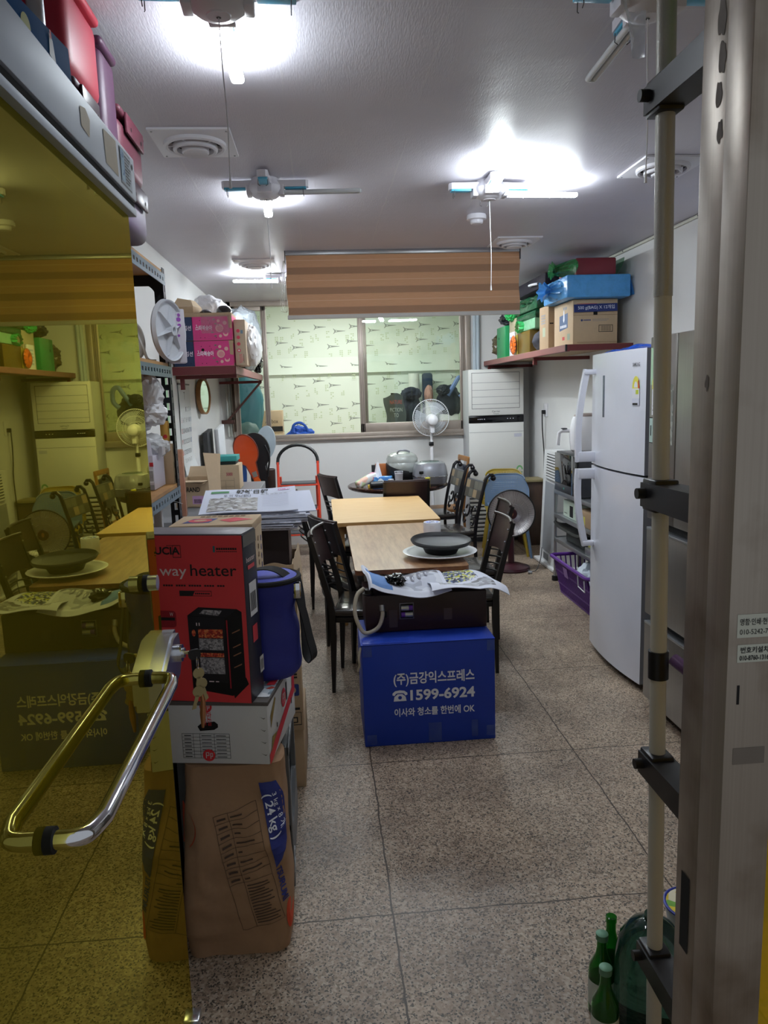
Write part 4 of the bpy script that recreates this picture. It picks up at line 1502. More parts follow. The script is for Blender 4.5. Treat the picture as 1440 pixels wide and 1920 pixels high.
mb = MB(); mb.box(fx_(4.10) - .002, fx_(4.10) + .004, 4.085, 4.112, 1.43, 1.66, mat('display_strip', '#5f6670', .15), .001); part('display', mb, d1)
yy = 3.70
M = fm((fx_(yy) - .003, yy, 0), (.133, -1, 0), (0, 0, 1))
mb = MB(); mb.text('SAMSUNG', M, .0, 1.695, .018, dgrey, w=.068, bold=.012, off=.001); part('lettering', mb, d1)
mb = MB()
mb.decal(M, -.034, .034, 1.535, 1.585, paper, .0006)
mb.decal(M, -.034, .034, 1.50, 1.535, mat('label_lilac', '#d6d8e8', .5), .0006)
mb.poly(M, [(-.034, 1.585), (.034, 1.585)] + [(.034 * math.cos(a), 1.585 + .062 * math.sin(a)) for a in [PI * i / 12 for i in range(1, 12)]], mat('label_yellow', '#ded75a', .5), .0008)
mb.poly(M, [(.016 * math.cos(a), 1.59 + .03 * math.sin(a)) for a in [PI * i / 8 for i in range(9)]], paper, .0012)
mb.poly(M, [(.022, 1.585), (.034, 1.585), (.026, 1.63), (.02, 1.62)], inkr, .0012)
mb.decal(M, .0, .026, 1.556, 1.578, mat('label_lime', '#c3cf4a', .5), .0012)
mb.decal(M, -.028, .02, 1.502, 1.512, ink, .0012)
part('energy_label', mb, d1, label='yellow and white energy label')
# things on top
mb = MB(); mb.sheet(lambda u, v: (1.62 + .3 * u, 3.75 + .55 * v, 1.783 + .030 * abs(noise.noise(Vector((u * 4, v * 5, 1)))) + .022 * math.sin(PI * u) * math.sin(PI * v)), 20, 26, film('blue_film', '#2c62d8', .8, .2), .004)
solo('blue_plastic_sheet', mb, 'blue plastic sheet lying on top of the white refrigerator', 'plastic sheet')

inox = steel('inox_front', '#9b9894', .36, 2, .05)
inoxs = mat('inox_side', '#7f7c79', .45, metal=.5)
t = thing('kimchi_refrigerator', 'stainless steel refrigerator with drawers, beside the white one', 'refrigerator', (1.9, 2.9, 0))
k0, k1 = 2.50, 3.46
mb = MB(); mb.box(1.615, 2.235, k0 + .003, k1 - .003, .03, 1.815, inoxs, .004); mb.box(1.66, 2.2, k0 + .02, k1 - .02, 0, .03, blackp); part('body', mb, t)
for ya, yb in ((k0, 3.186), (3.194, k1)):
    mb = MB(); mb.box(1.553, 1.612, ya, yb, .965, 1.82, inox, .006)
    part('door', mb, t)
for za, zb in ((.49, .915), (.06, .445)):
    mb = MB(); mb.box(1.553, 1.612, k0, k1, za, zb, inox, .006); dr = part('drawer', mb, t)
    mb = MB(); mb.box(1.549, 1.60, k0 + .01, k1 - .01, zb - .004, zb + .008, alum, .002); part('grip_lip', mb, dr)
mb = MB()
mb.box(1.59, 1.63, k0 + .004, k1 - .004, .915, .965, matte); mb.box(1.59, 1.63, k0 + .004, k1 - .004, .445, .49, matte); mb.box(1.59, 1.63, k0 + .004, k1 - .004, .03, .06, matte)
part('recess', mb, t)
M = lside(1.553, 3.40, 0)
mb = MB()
mb.decal(M, -.05, .05, 1.60, 1.77, mat('label_green', '#a9c9a9', .4), .0006)
mb.decal(M, -.03, .05, 1.46, 1.58, paper, .0012)
mb.poly(M, [(-.03, 1.58), (.05, 1.58), (.048, 1.62), (.03, 1.65), (-.01, 1.65), (-.028, 1.62)], MATS['label_yellow'], .0012)
mb.decal(M, -.02, .02, 1.48, 1.486, ink, .0018); mb.decal(M, -.02, .03, 1.50, 1.504, ink, .0018)
part('energy_label', mb, t, label='green and yellow energy label')
mb = MB()
mb.decal(M, -.05, .05, 1.33, 1.45, mat('label_mint', '#b5cdc5', .4), .0006)
mb.decal(M, -.05, .05, 1.445, 1.45, ink, .0012); mb.decal(M, -.05, .05, 1.328, 1.332, ink, .0012)
mb.text('10', M, -.004, 1.363, .05, ink, w=.07, bold=.0, off=.0012)
part('warranty_label', mb, t, label='pale label printed with the number 10')
mb = MB(); mb.decal(lside(1.553, 3.235, 0), -.02, .02, 1.33, 1.60, speckle('grey_leaflet', ['#8f9089', '#7f817a', '#a2a39b', '#6f716b'], 45), .0008); part('leaflet', mb, t)

# air conditioner
t = thing('air_conditioner', 'tall white floor-standing air conditioner in the back corner', 'air conditioner', (1.82, 7.87, 0))
acw = mat('air_conditioner_white', '#dcdcd8', .42, var=.02)
ax0, ax1, ay = 1.528, 2.105, 7.70
mb = MB(); mb.box(ax0, ax1, ay + .03, 8.035, .05, 1.812, mat('air_conditioner_side', '#b4b5b8', .45), .006); mb.box(ax0 + .01, ax1 - .01, ay + .05, 8.02, 0, .05, dgrey); part('cabinet', mb, t)
mb = MB(); mb.box(ax0, ax1, ay, ay + .03, 1.34, 1.812, acw, .008)
M = front(ax0, ay, 0)
for z in (1.455, 1.53, 1.60, 1.675, 1.775):
    mb.decal(M, .03, .535, z, z + .004, greyp, .0008)
for x in (.03, .531):
    mb.decal(M, x, x + .004, 1.41, 1.778, dgrey, .001)
mb.decal(M, .03, .535, 1.41, 1.414, dgrey, .001); mb.decal(M, .03, .535, 1.775, 1.779, dgrey, .001)
mb.text('Carrier', M, .285, 1.372, .018, ink, w=.085); mb.text('Tempset', M, .285, 1.352, .011, ink, w=.06)
part('outlet_panel', mb, t)
mb = MB(); mb.box(ax0, ax1, ay - .002, ay + .03, 1.265, 1.338, mat('gloss_black', '#0c0c10', .12), .003)
for x in (.09, .11, .13, .155, .40, .43, .46):
    mb.decal(front(ax0, ay - .002, 0), x, x + .01, 1.30, 1.306, bone, .0008)
part('control_panel', mb, t)
mb = MB(); mb.box(ax0, ax1, ay, ay + .03, .66, 1.262, acw, .006)
mb.decal(M, .0, .577, 1.165, 1.169, greyp, .0008)
mb.decal(M, .475, .555, 1.11, 1.145, mat('label_pale_lilac', '#c3c5d2', .5), .0008)
mb.poly(M, [(.532 + .035 * math.cos(a), .765 + .045 * math.sin(a)) for a in [PI * i / 10 for i in range(11)]], mat('label_leaf_green', '#6aa36a', .5), .0008)
mb.poly(M, [(.532 + .02 * math.cos(a), .765 + .026 * math.sin(a)) for a in [PI * i / 10 for i in range(11)]], acw, .0014)
mb.decal(M, .50, .565, .735, .742, MATS['label_leaf_green'], .0008)
part('front_panel', mb, t)
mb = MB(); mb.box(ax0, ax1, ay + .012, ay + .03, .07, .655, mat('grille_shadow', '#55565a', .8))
for k in range(13):
    z = .085 + k * .044
    mb.box(ax0, ax1, ay - .006, ay + .018, z, z + .026, acw, .004)
part('intake_grille', mb, t)
# insulated pipes going up
mb = MB()
for dx in (0, .035):
    mb.tube([(1.655 + dx, 8.0, 1.815), (1.657 + dx, 8.0, 2.2), (1.657 + dx, 8.0, HC)], .02, mat('wrapped_pipe', '#b7c3cc', .6, bump=.4, bscale=30), 10)
solo('insulated_pipe', mb, 'pale wrapped pipe running up the wall beside the window', 'pipe')
# wall socket and black cable
t = thing('wall_socket', 'wall socket with a plug above a black cable on the right wall', 'socket', (XR, 7.45, 1.4))
mb = MB(); mb.box(XR - .012, XR, 7.36, 7.48, 1.32, 1.45, white, .004); part('plate', mb, t)
mb = MB(); mb.box(XR - .05, XR - .012, 7.395, 7.425, 1.345, 1.385, blackp, .006); part('plug', mb, t)
mb = MB(); mb.tube(smooth([(XR - .045, 7.41, 1.345), (XR - .04, 7.42, 1.2), (XR - .02, 7.45, 1.05), (XR - .02, 7.42, .9), (XR - .03, 7.40, .6), (XR - .02, 7.42, .3), (XR - .05, 7.3, .01)], 6), .006, blackp, 7); part('cable', mb, t)

# microwave rack
t = thing('steel_rack', 'low stainless kitchen rack holding the microwave', 'rack', (2.06, 5.5, 0))
for px in (1.905, 2.21):
    for py in (5.99, 4.76):
        mb = MB(); mb.cyl((px, py, .04), (px, py, .80), .0125, alum, 14); mb.cyl((px, py, 0), (px, py, .04), .028, blackp, 14); part('post', mb, t)
for z in (.765, .565, .365):
    mb = MB(); mb.box(1.90, 2.215, 4.76, 5.99, z, z + .006, alum); mb.box(1.893, 1.899, 4.76, 5.99, z - .022, z + .012, alum, .002); mb.box(1.90, 2.215, 5.995, 6.0, z - .02, z + .012, alum); part('shelf', mb, t)
t = thing('microwave_oven', 'black glass-fronted microwave on the top shelf of the steel rack', 'microwave', (2.05, 5.7, .772))
mb = MB(); mb.box(1.90, 2.225, 5.42, 5.955, .775, 1.095, mat('microwave_grey', '#3a3b40', .35), .006); part('body', mb, t)
gb = mat('black_glass', '#0b0b0d', .06, coat=.5)
mb = MB(); mb.box(1.885, 1.90, 5.55, 5.95, .845, 1.085, gb, .003); mb.box(1.885, 1.90, 5.55, 5.95, .78, .843, mat('graphite_strip', '#37383d', .3), .003); mb.poly(lside(1.885, 5.72, .81), [(-.01, .01), (.012, .01), (.001, -.012)], mat('teal_mark', '#4fb8a8', .4)); part('door', mb, t)
mb = MB(); mb.box(1.885, 1.90, 5.425, 5.547, .78, 1.085, gb, .003); part('control_panel', mb, t)
t = thing('air_fryer', 'white egg-shaped air fryer on top of the microwave', 'air fryer', (2.0, 5.62, 1.095))
mb = MB(); mb.lathe([(0, 0), (.09, 0), (.122, .03), (.132, .10), (.128, .18), (.115, .255), (.10, .285)], white, (2.03, 5.62, 1.096), 36); part('body', mb, t)
mb = MB(); mb.lathe([(.101, .284), (.09, .298), (.05, .306), (0, .307)], mat('taupe_lid', '#8b7f7b', .4), (2.03, 5.62, 1.096), 36); part('lid', mb, t)
mb = MB(); mb.tube([(1.91, 5.66, 1.27), (1.855, 5.68, 1.27), (1.835, 5.687, 1.255), (1.825, 5.69, 1.16)], .0145, white, 10); mb.box(1.85, 1.89, 5.655, 5.695, 1.284, 1.292, dgrey, .003); part('handle', mb, t)
mb = MB(); mb.box(1.935, 2.15, 5.50, 5.88, .573, .705, mat('pale_green_metal', '#b9c7b8', .4), .004); M = lside(1.935, 5.69, .63); mb.decal(M, -.03, .05, -.045, .045, matte, .001); mb.decal(M, -.16, -.09, -.03, -.025, ink); mb.decal(M, .09, .17, .0, .004, ink)
solo('toaster_oven', mb, 'pale green boxed appliance on the middle shelf of the rack', 'appliance')
mb = MB(); mb.box(1.91, 2.2, 5.12, 5.46, .573, .69, kraftd, .003); mb.decal(lside(1.91, 5.35, .62), -.05, .05, -.03, .03, mat('lime_label', '#b8b24a', .5)); solo('carton', mb, 'brown carton behind the refrigerator handle on the rack', 'carton')
mb = MB(); mb.sheet(lambda u, v: (1.885 + .28 * u, 5.30 + .64 * v, .465 + .03 * ((2 * u - 1) ** 4 + (2 * v - 1) ** 6)), 10, 14, blackp, .02); mb.box(1.95, 2.15, 5.38, 5.85, .375, .45, blackp, .006)
solo('grill_pan', mb, 'black electric grill pan on the lower shelf of the rack', 'grill pan')
mb = MB(); mb.box(1.905, 2.2, 5.06, 5.29, .373, .43, alum, .006); mb.box(1.93, 2.18, 5.08, 5.30, .43, .445, mat('yellow_green_print', '#a8a64c', .5), .003)
solo('steel_tray', mb, 'steel tray on the lower shelf of the rack', 'tray')

# purple basket on the floor
t = thing('purple_basket', 'purple slatted plastic basket on the floor under the rack', 'basket', (1.97, 5.25, 0))
pp = mat('purple_plastic', '#5b2a86', .4, var=.06)
bya, byb = 4.86, 5.62
def bxl(z): return 1.835 - .07 * z / .32
mb = MB()
n = 30
for k in range(n):
    y = bya + .02 + (byb - bya - .04) * k / (n - 1)
    mb.tube([(bxl(.02), y, .02), (bxl(.29), y, .29)], .0065, pp, 4)
    mb.tube([(2.12, y, .02), (2.17, y, .29)], .0065, pp, 4)
for k in range(10):
    x = 1.84 + .28 * k / 9
    mb.tube([(x, byb, .02), (x + (k - 5) * .008, byb + .03, .29)], .0065, pp, 4)
    mb.tube([(x, bya, .02), (x + (k - 5) * .008, bya - .03, .29)], .0065, pp, 4)
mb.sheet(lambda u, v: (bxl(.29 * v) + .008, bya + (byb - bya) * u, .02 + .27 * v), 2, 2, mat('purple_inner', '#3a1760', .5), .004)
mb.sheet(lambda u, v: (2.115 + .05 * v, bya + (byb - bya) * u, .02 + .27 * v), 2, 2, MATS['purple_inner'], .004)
mb.box(bxl(.02), 2.12, bya, byb, 0, .02, pp, .004)
for z in (.09, .2):
    mb.box(bxl(z) - .004, bxl(z) + .01, bya, byb, z - .006, z + .006, pp)
part('body', mb, t)
mb = MB()
mb.tube(rr := [(x, y, .30) for x, y in rrect(bxl(.3) - .012, 2.185, bya - .035, byb + .035, .04)], .014, pp, 8, closed=True)
part('rim', mb, t)
mb = MB(); mb.decal(fm((bxl(.2) - .012, 5.34, .22), (0, -1, 0), (-.2, 0, 1)), -.045, .045, -.035, .045, mat('lilac_tag', '#8f6fae', .5), .001); part('tag', mb, t)
mb = MB(); mb.tube([(bxl(.29) - .02, 5.0, .29), (bxl(.22) - .03, 5.0, .21), (bxl(.22) - .03, 4.87, .2), (bxl(.29) - .02, 4.87, .28)], .004, wire, 6); part('wire_handle', mb, t)
clo = mat('pale_blue_cloth', '#c3ccd6', .8, var=.06)
mb = MB(); mb.blob((1.96, 5.30, .17), (.11, .15, .13), clo, 5, .35, 1.6, 4); solo('cloth_bundle', mb, 'pale cloth bundle inside the purple basket, toward the back', 'cloth bundle')
mb = MB(); mb.blob((1.95, 5.02, .16), (.11, .11, .125), clo, 8, .3, 1.8, 4); solo('cloth_bundle', mb, 'pale cloth bundle in the purple basket, nearest the white refrigerator', 'cloth bundle')

# tall white panel heater leaning beside the rack
t = thing('panel_heater', 'tall white louvred panel heater standing between rack and wall corner', 'heater', (2.08, 6.4, 0))
ph_ = mat('heater_white', '#d9dadb', .4)
mb = MB()
mb.add([(2.005, 6.78, .03), (2.20, 6.78, .03), (2.205, 6.78, 1.04), (2.05, 6.78, 1.04), (1.985, 6.28, .03), (2.20, 6.28, .03), (2.205, 6.32, 1.04), (2.05, 6.32, 1.04)],
       [(0, 1, 2, 3), (7, 6, 5, 4), (0, 3, 7, 4), (1, 5, 6, 2), (3, 2, 6, 7), (0, 4, 5, 1)], ph_)
part('body', mb, t)
mb = MB()
M = fm((2.003, 6.78, .03), (-.04, -1, 0), (.05, 0, 1.01))
mb.decal(M, .09, .49, .10, .73, mat('heater_grey_front', '#8e9094', .45), .003)
mb.decal(M, .10, .46, .76, .985, matte, .003)
mb.decal(M, .14, .30, .02, .08, mat('heater_label', '#6f7276', .5), .003)
part('front_panel', mb, t)
mb = MB()
for k in range(9):
    z = .765 + k * .025
    mb.box(.10, .46, z, z + .013, .003, .016, ph_, 0, M)
part('louvres', mb, t)
mb = MB(); mb.box(1.96, 2.21, 6.23, 6.83, 0, .03, ph_, .008); part('foot', mb, t)

# dish heater
t = thing('dish_heater', 'round dish heater with a chrome reflector on a maroon stand', 'heater', (1.645, 6.45, 0))
mar = mat('maroon_plastic', '#3a1620', .3, var=.1)
hx_, hy_, hz_ = 1.645, 6.45, .512
mb = MB(); mb.lathe([(0, 0), (.165, 0), (.172, .012), (.16, .03), (.10, .05), (.04, .062), (0, .062)], mar, (hx_, hy_, 0), 40); part('base', mb, t)
mb = MB(); mb.tube([(hx_, hy_, .05), (hx_, hy_, .36)], [.03, .026], mar, 14); part('pole', mb, t)
ax = TR(hx_, hy_ - .02, hz_, R(-10)) @ Matrix.Rotation(PI / 2 - .08, 4, 'X')
refl = mat('reflector_foil', '#dcd8da', .42, metal=.75, var=.06, bump=.2, bscale=40)
mb = MB(); mb.lathe([(.205, .0), (.19, -.028), (.16, -.055), (.11, -.085), (.05, -.105), (0, -.108)], refl, n=48, M=ax); part('reflector', mb, t)
mb = MB(); mb.lathe([(.205, -.002), (.19, -.034), (.16, -.062), (.11, -.092), (.05, -.115), (.05, -.15), (0, -.152)], mar, n=40, M=ax); part('back_shell', mb, t)
mb = MB(); mb.tube([ax @ Vector((.207 * math.cos(a), .207 * math.sin(a), .002)) for a in [2 * PI * i / 56 for i in range(56)]], .006, blackp, 8, closed=True); part('rim', mb, t)
mb = MB()
for k in range(60):
    a = 2 * PI * k / 60
    mb.tube([ax @ Vector((r_ * math.cos(a), r_ * math.sin(a), z_)) for r_, z_ in ((.04, .045), (.12, .035), (.205, .004))], .0011, chrome, 4, cap=False)
for r_, z_ in ((.09, .039), (.15, .026)):
    mb.tube([ax @ Vector((r_ * math.cos(a), r_ * math.sin(a), z_)) for a in [2 * PI * i / 40 for i in range(40)]], .0013, chrome, 4, closed=True)
part('wire_guard', mb, t)
mb = MB(); mb.lathe([(.045, .038), (.047, .05), (.04, .056), (0, .057)], mar, n=24, M=ax); mb.disc(ax, .0, .0, .012, copper, .058, ry=.02); part('centre_cap', mb, t)
mb = MB(); mb.lathe([(.018, -.1), (.022, .0), (.03, .03), (0, .035)], mat('ceramic_core', '#c9bfb6', .6), n=16, M=ax); part('element', mb, t)
mb = MB(); mb.tube(smooth([(hx_ + .1, hy_ - .1, .02), (hx_ + .18, hy_ - .15, .012), (hx_ + .27, hy_ + .0, .08), (hx_ + .33, hy_ + .16, .15)], 6), .004, dgrey, 6); mb.tube(smooth([(hx_ - .12, hy_ - .1, .02), (hx_ - .25, hy_ - .08, .008), (hx_ - .22, hy_ + .12, .008), (hx_ - .05, hy_ + .18, .02)], 6), .004, dgrey, 6); part('power_cord', mb, t)
mb = MB(); mb.cyl((hx_ + .10, hy_ - .20, .014), (hx_ + .135, hy_ - .21, .014), .013, greyp, 12); solo('plug', mb, 'grey plug lying on the floor by the dish heater', 'plug')

# perforated plastic chairs, one nested in the other
def shell_chair(label, col, x, y, dz, rz, sc_):
    t = thing('shell_chair', label, 'chair', (x, y, dz), rz, None)
    pm = mat(col[0], col[1], .45, var=.05)
    mb = MB()
    # back: rows of slots left open between bars
    def bk(u, v):
        a = (u - .5) * 2.2
        w_ = .22 * (1 - .25 * max(0, v - .6) ** 1.5 * 3 * abs(2 * u - 1) ** 2)
        return (-.20 - .10 * v + .10 * (1 - math.cos(a)) , w_ * math.sin(a) / math.sin(1.1), (.46 + v * .34) * sc_ - .10 * max(0, abs(2 * u - 1) - .35) ** 1.5 * v)
    nu, nv = 99, 51
    vs_, fs = [], []
    w = nu + 1
    for j in range(nv + 1):
        for i in range(w):
            vs_.append(bk(i / nu, j / nv))
    for j in range(nv):
        for i in range(nu):
            hole = (i % 3 == 1) and (j % 3 == 1) and 4 < i < nu - 4 and 3 < j < nv - 2
            if not hole:
                fs.append((j * w + i, j * w + i + 1, (j + 1) * w + i + 1, (j + 1) * w + i))
    mb.add(vs_, fs, pm)
    mb.tube([bk(i / nu, 1) for i in range(w)], .007, pm, 6)
    part('backrest', mb, t, True)
    mb = MB(); mb.sheet(lambda u, v: (-.20 + .42 * u, (-.2 + .4 * v) * (1 - .12 * u), .455 - .02 * math.sin(PI * v) * math.sin(PI * u) - .03 * max(0, u - .85) * 4), 12, 12, pm, .008); part('seat', mb, t, True)
    for a_, b_ in ((-1, -1), (-1, 1), (1, -1), (1, 1)):
        mb = MB(); mb.tube([(a_ * .15, b_ * .15, .44), (a_ * .22, b_ * .215, -dz)], [.016, .012], pm, 8); part('leg', mb, t, True)
    return t
shell_chair('mustard yellow perforated chair nested behind the blue one', ('mustard_plastic', '#9a8226'), 1.765, 7.17, .0, R(-102), 1.0)
shell_chair('dusty blue perforated plastic chair behind the dish heater', ('dusty_blue_plastic', '#566d88'), 1.78, 7.10, .03, R(-102), .91)
mb = MB(); mb.box(2.03, 2.24, 7.43, 7.66, 0, .66, wood('dark_cabinet_wood', '#3b2a20', '#4d382a', (5, 5, 1), 4, .5), .004); mb.box(2.015, 2.25, 7.41, 7.67, .66, .685, mat('olive_ledge', '#8a7f5c', .5), .003)
solo('low_cabinet', mb, 'narrow dark brown cabinet in the corner beside the air conditioner', 'cabinet')

# tension pole shelf at the right of the doorway
pole_l = mat('beige_pole_paint', '#b9b5a8', .42, var=.04)
pole_u = mat('grey_wrinkle_paint', '#a3a19a', .42, bump=.12, bscale=260, metal=.2)
t = thing('tension_pole_shelf', 'floor-to-ceiling tension pole with black shelf brackets by the doorway', 'pole shelf', (.70, 1.5, 0))
P0, P1 = (.722, 1.50), (.685, 1.50)
def pz(z): return (P0[0] + (P1[0] - P0[0]) * z / HC, 1.5, z)
mb = MB(); mb.cyl(pz(1.775), pz(HC), .0185, pole_u, 24); part('upper_pole', mb, t)
mb = MB(); mb.cyl(pz(0), pz(1.775), .0172, pole_l, 24); part('lower_pole', mb, t)
mb = MB(); mb.cyl(pz(.968), pz(1.03), .0215, blackp, 24); part('collar', mb, t, label='black plastic collar')
mb = MB(); mb.cyl(pz(0), pz(.02), .03, blackp, 20); part('foot', mb, t)
bk_ = mat('black_bracket', '#17171a', .35)
for z in (2.155, 1.375, .765, .285):
    x, y, _ = pz(z)
    mb = MB()
    h = .03
    mb.prism([(y + .032, z - h), (y + .032, z + h * .7), (1.04, z + h * .95), (1.04, z - h * 1.1)], -.03, .03, bk_, M=fm((x, 0, 0), (0, 1, 0), (0, 0, 1)))
    mb.box(x - .026, x + .026, y - .03, y + .032, z - h * 1.25, z + h, bk_, .004)
    b_ = part('bracket', mb, t)
    mb = MB(); mb.cyl((x - .048, y + .01, z), (x - .026, y + .01, z), .0115, blackp, 14); part('knob', mb, b_)
# plastic bags on the upper shelf bracket
mb = MB(); mb.blob((.765, 1.30, 2.36), (.05, .16, .17), film('lime_film', '#8fbf3a', .75, .15), 12, .3, 2.2, 4); solo('lime_plastic_bag', mb, 'lime green plastic bag on the top bracket of the pole shelf', 'plastic bag')
mb = MB(); mb.sheet(lambda u, v: (.70 - .07 * u * (1 - .4 * v), 1.62 + .03 * math.sin(5 * u), 2.36 - .09 * v + .03 * u), 6, 6, film('clear_film', '#dfe3ea', .4, .15)); solo('plastic_scrap', mb, 'scrap of clear plastic poking out behind the tension pole', 'plastic scrap')
mb = MB(); mb.tube([(.752, 1.52, 1.00), (.80, 1.40, .955), (.86, 1.25, .90)], .014, mat('mauve_plastic', '#6b4f78', .35), 12)
mb.blob((.87, 1.23, .895), (.03, .04, .03), MATS['mauve_plastic'], 3, .1, 2, 2); mb.tube([(.862, 1.24, .89), (.90, 1.2, .5), (.92, 1.2, .0)], .012, MATS['mauve_plastic'], 10)
solo('mop_handle', mb, 'mauve plastic handle of a floor mop leaning behind the tension pole', 'mop')

# bottles at the foot of the jamb
gg = mat('green_bottle_glass', '#3fae48', .06, trans=.88, var=.03, ior=1.5)
glab = mat('bottle_label', '#c9cfc4', .6)
tealcap = mat('bottle_cap_green', '#5f8a70', .45, metal=.2)
def soju(label, x, y, z0, cap):
    t = thing('soju_bottle', label, 'bottle', (x, y, z0), 0, 'green glass bottles on the floor')
    mb = MB(); mb.lathe([(0, .004), (.028, 0), (.0325, .006), (.0325, .115), (.030, .135), (.016, .165), (.0125, .185), (.0125, .205), (.0145, .208), (.0145, .222), (.011, .224), (.0105, .19), (.014, .165), (.028, .13), (.030, .01), (0, .008)], gg, n=26); part('bottle', mb, t, True)
    mb = MB(); mb.lathe([(.0331, .03), (.0331, .1)], glab, n=26)
    for k in range(4):
        mb.box(-.012 + k * .007, -.008 + k * .007, -.0338, -.0333, .045, .085, ink)
    part('paper_label', mb, t, True)
    if cap:
        mb = MB(); mb.lathe([(.0152, .208), (.0155, .224), (.012, .226), (0, .226)], tealcap, n=18); part('cap', mb, t, True)
soju('green glass bottle farthest from the doorway, its mouth showing', .703, 1.722, .0, False)
soju('green glass bottle with a capped top, left of the big jar', .655, 1.662, .0, True)
soju('green glass bottle at the bottom edge, half behind the big jar', .622, 1.552, .0, True)
t = thing('plastic_jug', 'big dark green translucent jug beside the tension pole', 'jug', (.765, 1.614, 0))
jg = mat('dark_green_jug', '#4a7a6c', .06, trans=.85, var=.05, ior=1.35)
mb = MB(); mb.lathe([(0, 0), (.082, 0), (.09, .012), (.09, .15), (.088, .19), (.078, .235), (.055, .27), (.03, .285), (.02, .29), (.02, .305), (0, .305)], jg, (.765, 1.614, 0.0), 36); part('jug', mb, t)
t = thing('noodle_tub', 'white instant-food tub with a blue rim and a bright fruit print', 'tub', (.905, 1.69, .15))
mb = MB(); mb.lathe([(0, 0), (.05, 0), (.066, .11), (.064, .112), (0, .1)], paper, (.905, 1.69, .15), 30); part('tub', mb, t)
mb = MB(); mb.tube([(.905 + .067 * math.cos(a), 1.69 + .067 * math.sin(a), .262) for a in [2 * PI * i / 30 for i in range(30)]], .004, mat('rim_blue', '#3a48b0', .4), 6, closed=True); part('rim', mb, t)
mb = MB(); mb.lathe([(0, .1125), (.063, .1125)], speckle('fruit_print', ['#e3cf3a', '#d8bf2a', '#6faa3a', '#d8562e', '#e8e2c8', '#e3cf3a'], 28), (.905, 1.69, .151), 24); part('lid', mb, t)
mb = MB(); mb.blob((.915, 1.66, .075), (.075, .09, .075), film('green_film', '#8fc23a', .8, .15), 4, .35, 2.2, 4, flat=.9); solo('green_bag', mb, 'bright green plastic bag under the white tub', 'plastic bag')

# right wall shelf
shm = mat('red_brown_angle', '#6b2c2e', .45, var=.1)
shp = mat('pink_brown_edge', '#8a5a56', .5, var=.1)
chip = mat('chipboard', '#b9a284', .8, var=.12, scale=60)
t = thing('wall_shelf', 'red-brown steel wall shelf above the refrigerator on the right', 'shelf', (2.0, 6.6, 1.85))
S0, S1, SX, SZ = 5.32, 8.03, 1.76, 1.905
mb = MB(); mb.box(SX + .004, XR - .001, S0 + .004, S1, SZ - .02, SZ, chip); part('board', mb, t)
mb = MB(); mb.box(SX, SX + .004, S0, S1, SZ - .045, SZ - .002, shp); mb.box(SX, XR - .001, S0, S0 + .004, SZ - .045, SZ - .002, shm); mb.box(SX, SX + .03, S0, S1, SZ - .049, SZ - .045, shm); mb.box(SX - .001, SX + .012, S0 - .001, S0 + .012, SZ - .046, SZ - .001, blackm); part('frame', mb, t)
for yy in (6.2, 7.9):
    mb = MB(); mb.box(SX + .02, XR - .002, yy, yy + .03, SZ - .075, SZ - .047, shm); mb.box(SX + .02, SX + .05, yy, yy + .03, SZ - .11, SZ - .07, shm); part('bracket', mb, t)

def rbox(mb, x0, x1, y0, y1, z0, z1, m, bev=.004):
    mb.box(x0, x1, y0, y1, z0, z1, m, bev)

# carton 500 g
t = thing('carton', 'brown carton with a navy lettered flap at the near end of the right shelf', 'carton', (2.0, 5.6, SZ))
cz0, cz1 = SZ, 2.222
mb = MB(); rbox(mb, 1.835, 2.165, 5.385, 5.82, cz0, cz1, kraft2)
M = front(1.835, 5.385, cz0)
mb.decal(M, .002, .33, .205, .208, kraftd)
mb.decal(M, .025, .175, .255, .258, inkr); mb.decal(M, .025, .175, .283, .286, inkr)
for k in range(11):
    mb.decal(M, .035 + k * .012, .043 + k * .012, .266, .275, inkr)
mb.decal(M, .03, .33, .013, .016, kraftd)
mb.disc(M, .065, .17, .008, inkb)
for k in range(5):
    mb.decal(M, .078 + k * .011, .086 + k * .011, .166, .175, inkb)
for k in range(12):
    mb.decal(M, .145 + k * .010, .152 + k * .010, .172, .177, greyp); mb.decal(M, .145 + k * .009, .151 + k * .009, .163, .167, greyp)
mb.decal(M, .19, .295, .085, .135, ink); mb.decal(M, .194, .291, .089, .131, kraft2, .0014)
for k in range(22):
    if k % 3 != 1:
        mb.decal(M, .206 + k * .0034, .206 + k * .0034 + .0018, .092, .128, ink, .002)
mb.decal(M, .15, .18, .205, .232, matte)
M2 = lside(1.835, 5.82, cz0)
for p in (mb,):
    p.poly(M2, [(.13, .115), (.32, .13), (.32, .235), (.13, .225)], mat('slate_blue_ink', '#54678a', .6))
    p.poly(M2, [(.215, .19), (.225, .25), (.235, .268), (.245, .25), (.25, .19), (.232, .17)], bone, .0014)
    for k in range(5):
        p.decal(M2, .15 + k * .03, .172 + k * .03, .135, .155, bone, .0014)
    for k in range(3):
        p.decal(M2, .22 + k * .03, .24 + k * .03, .262, .282, mat('slate_ink', '#7f8790', .6))
    p.decal(M2, .20, .225, .045, .07, inkr); p.decal(M2, .232, .25, .045, .07, inkr)
    p.decal(M2, .31, .37, .04, .085, mat('sage_ink', '#93a08a', .6))
part('box', mb, t)
mb = MB()
Mf = fm((1.995, 5.372, cz0 + .23), (1, 0, 0.015), (0, .18, 1))
mb.box(-.155, .165, -.002, .054, -.004, 0, mat('navy_flap', '#2c3a78', .6), 0, Mf)
mb.text('500 g(BAG) X 12개입', Mf, .008, .018, .022, bone, w=.27, bold=.008, off=.001)
part('flap', mb, t, label='navy flap lettered in white')
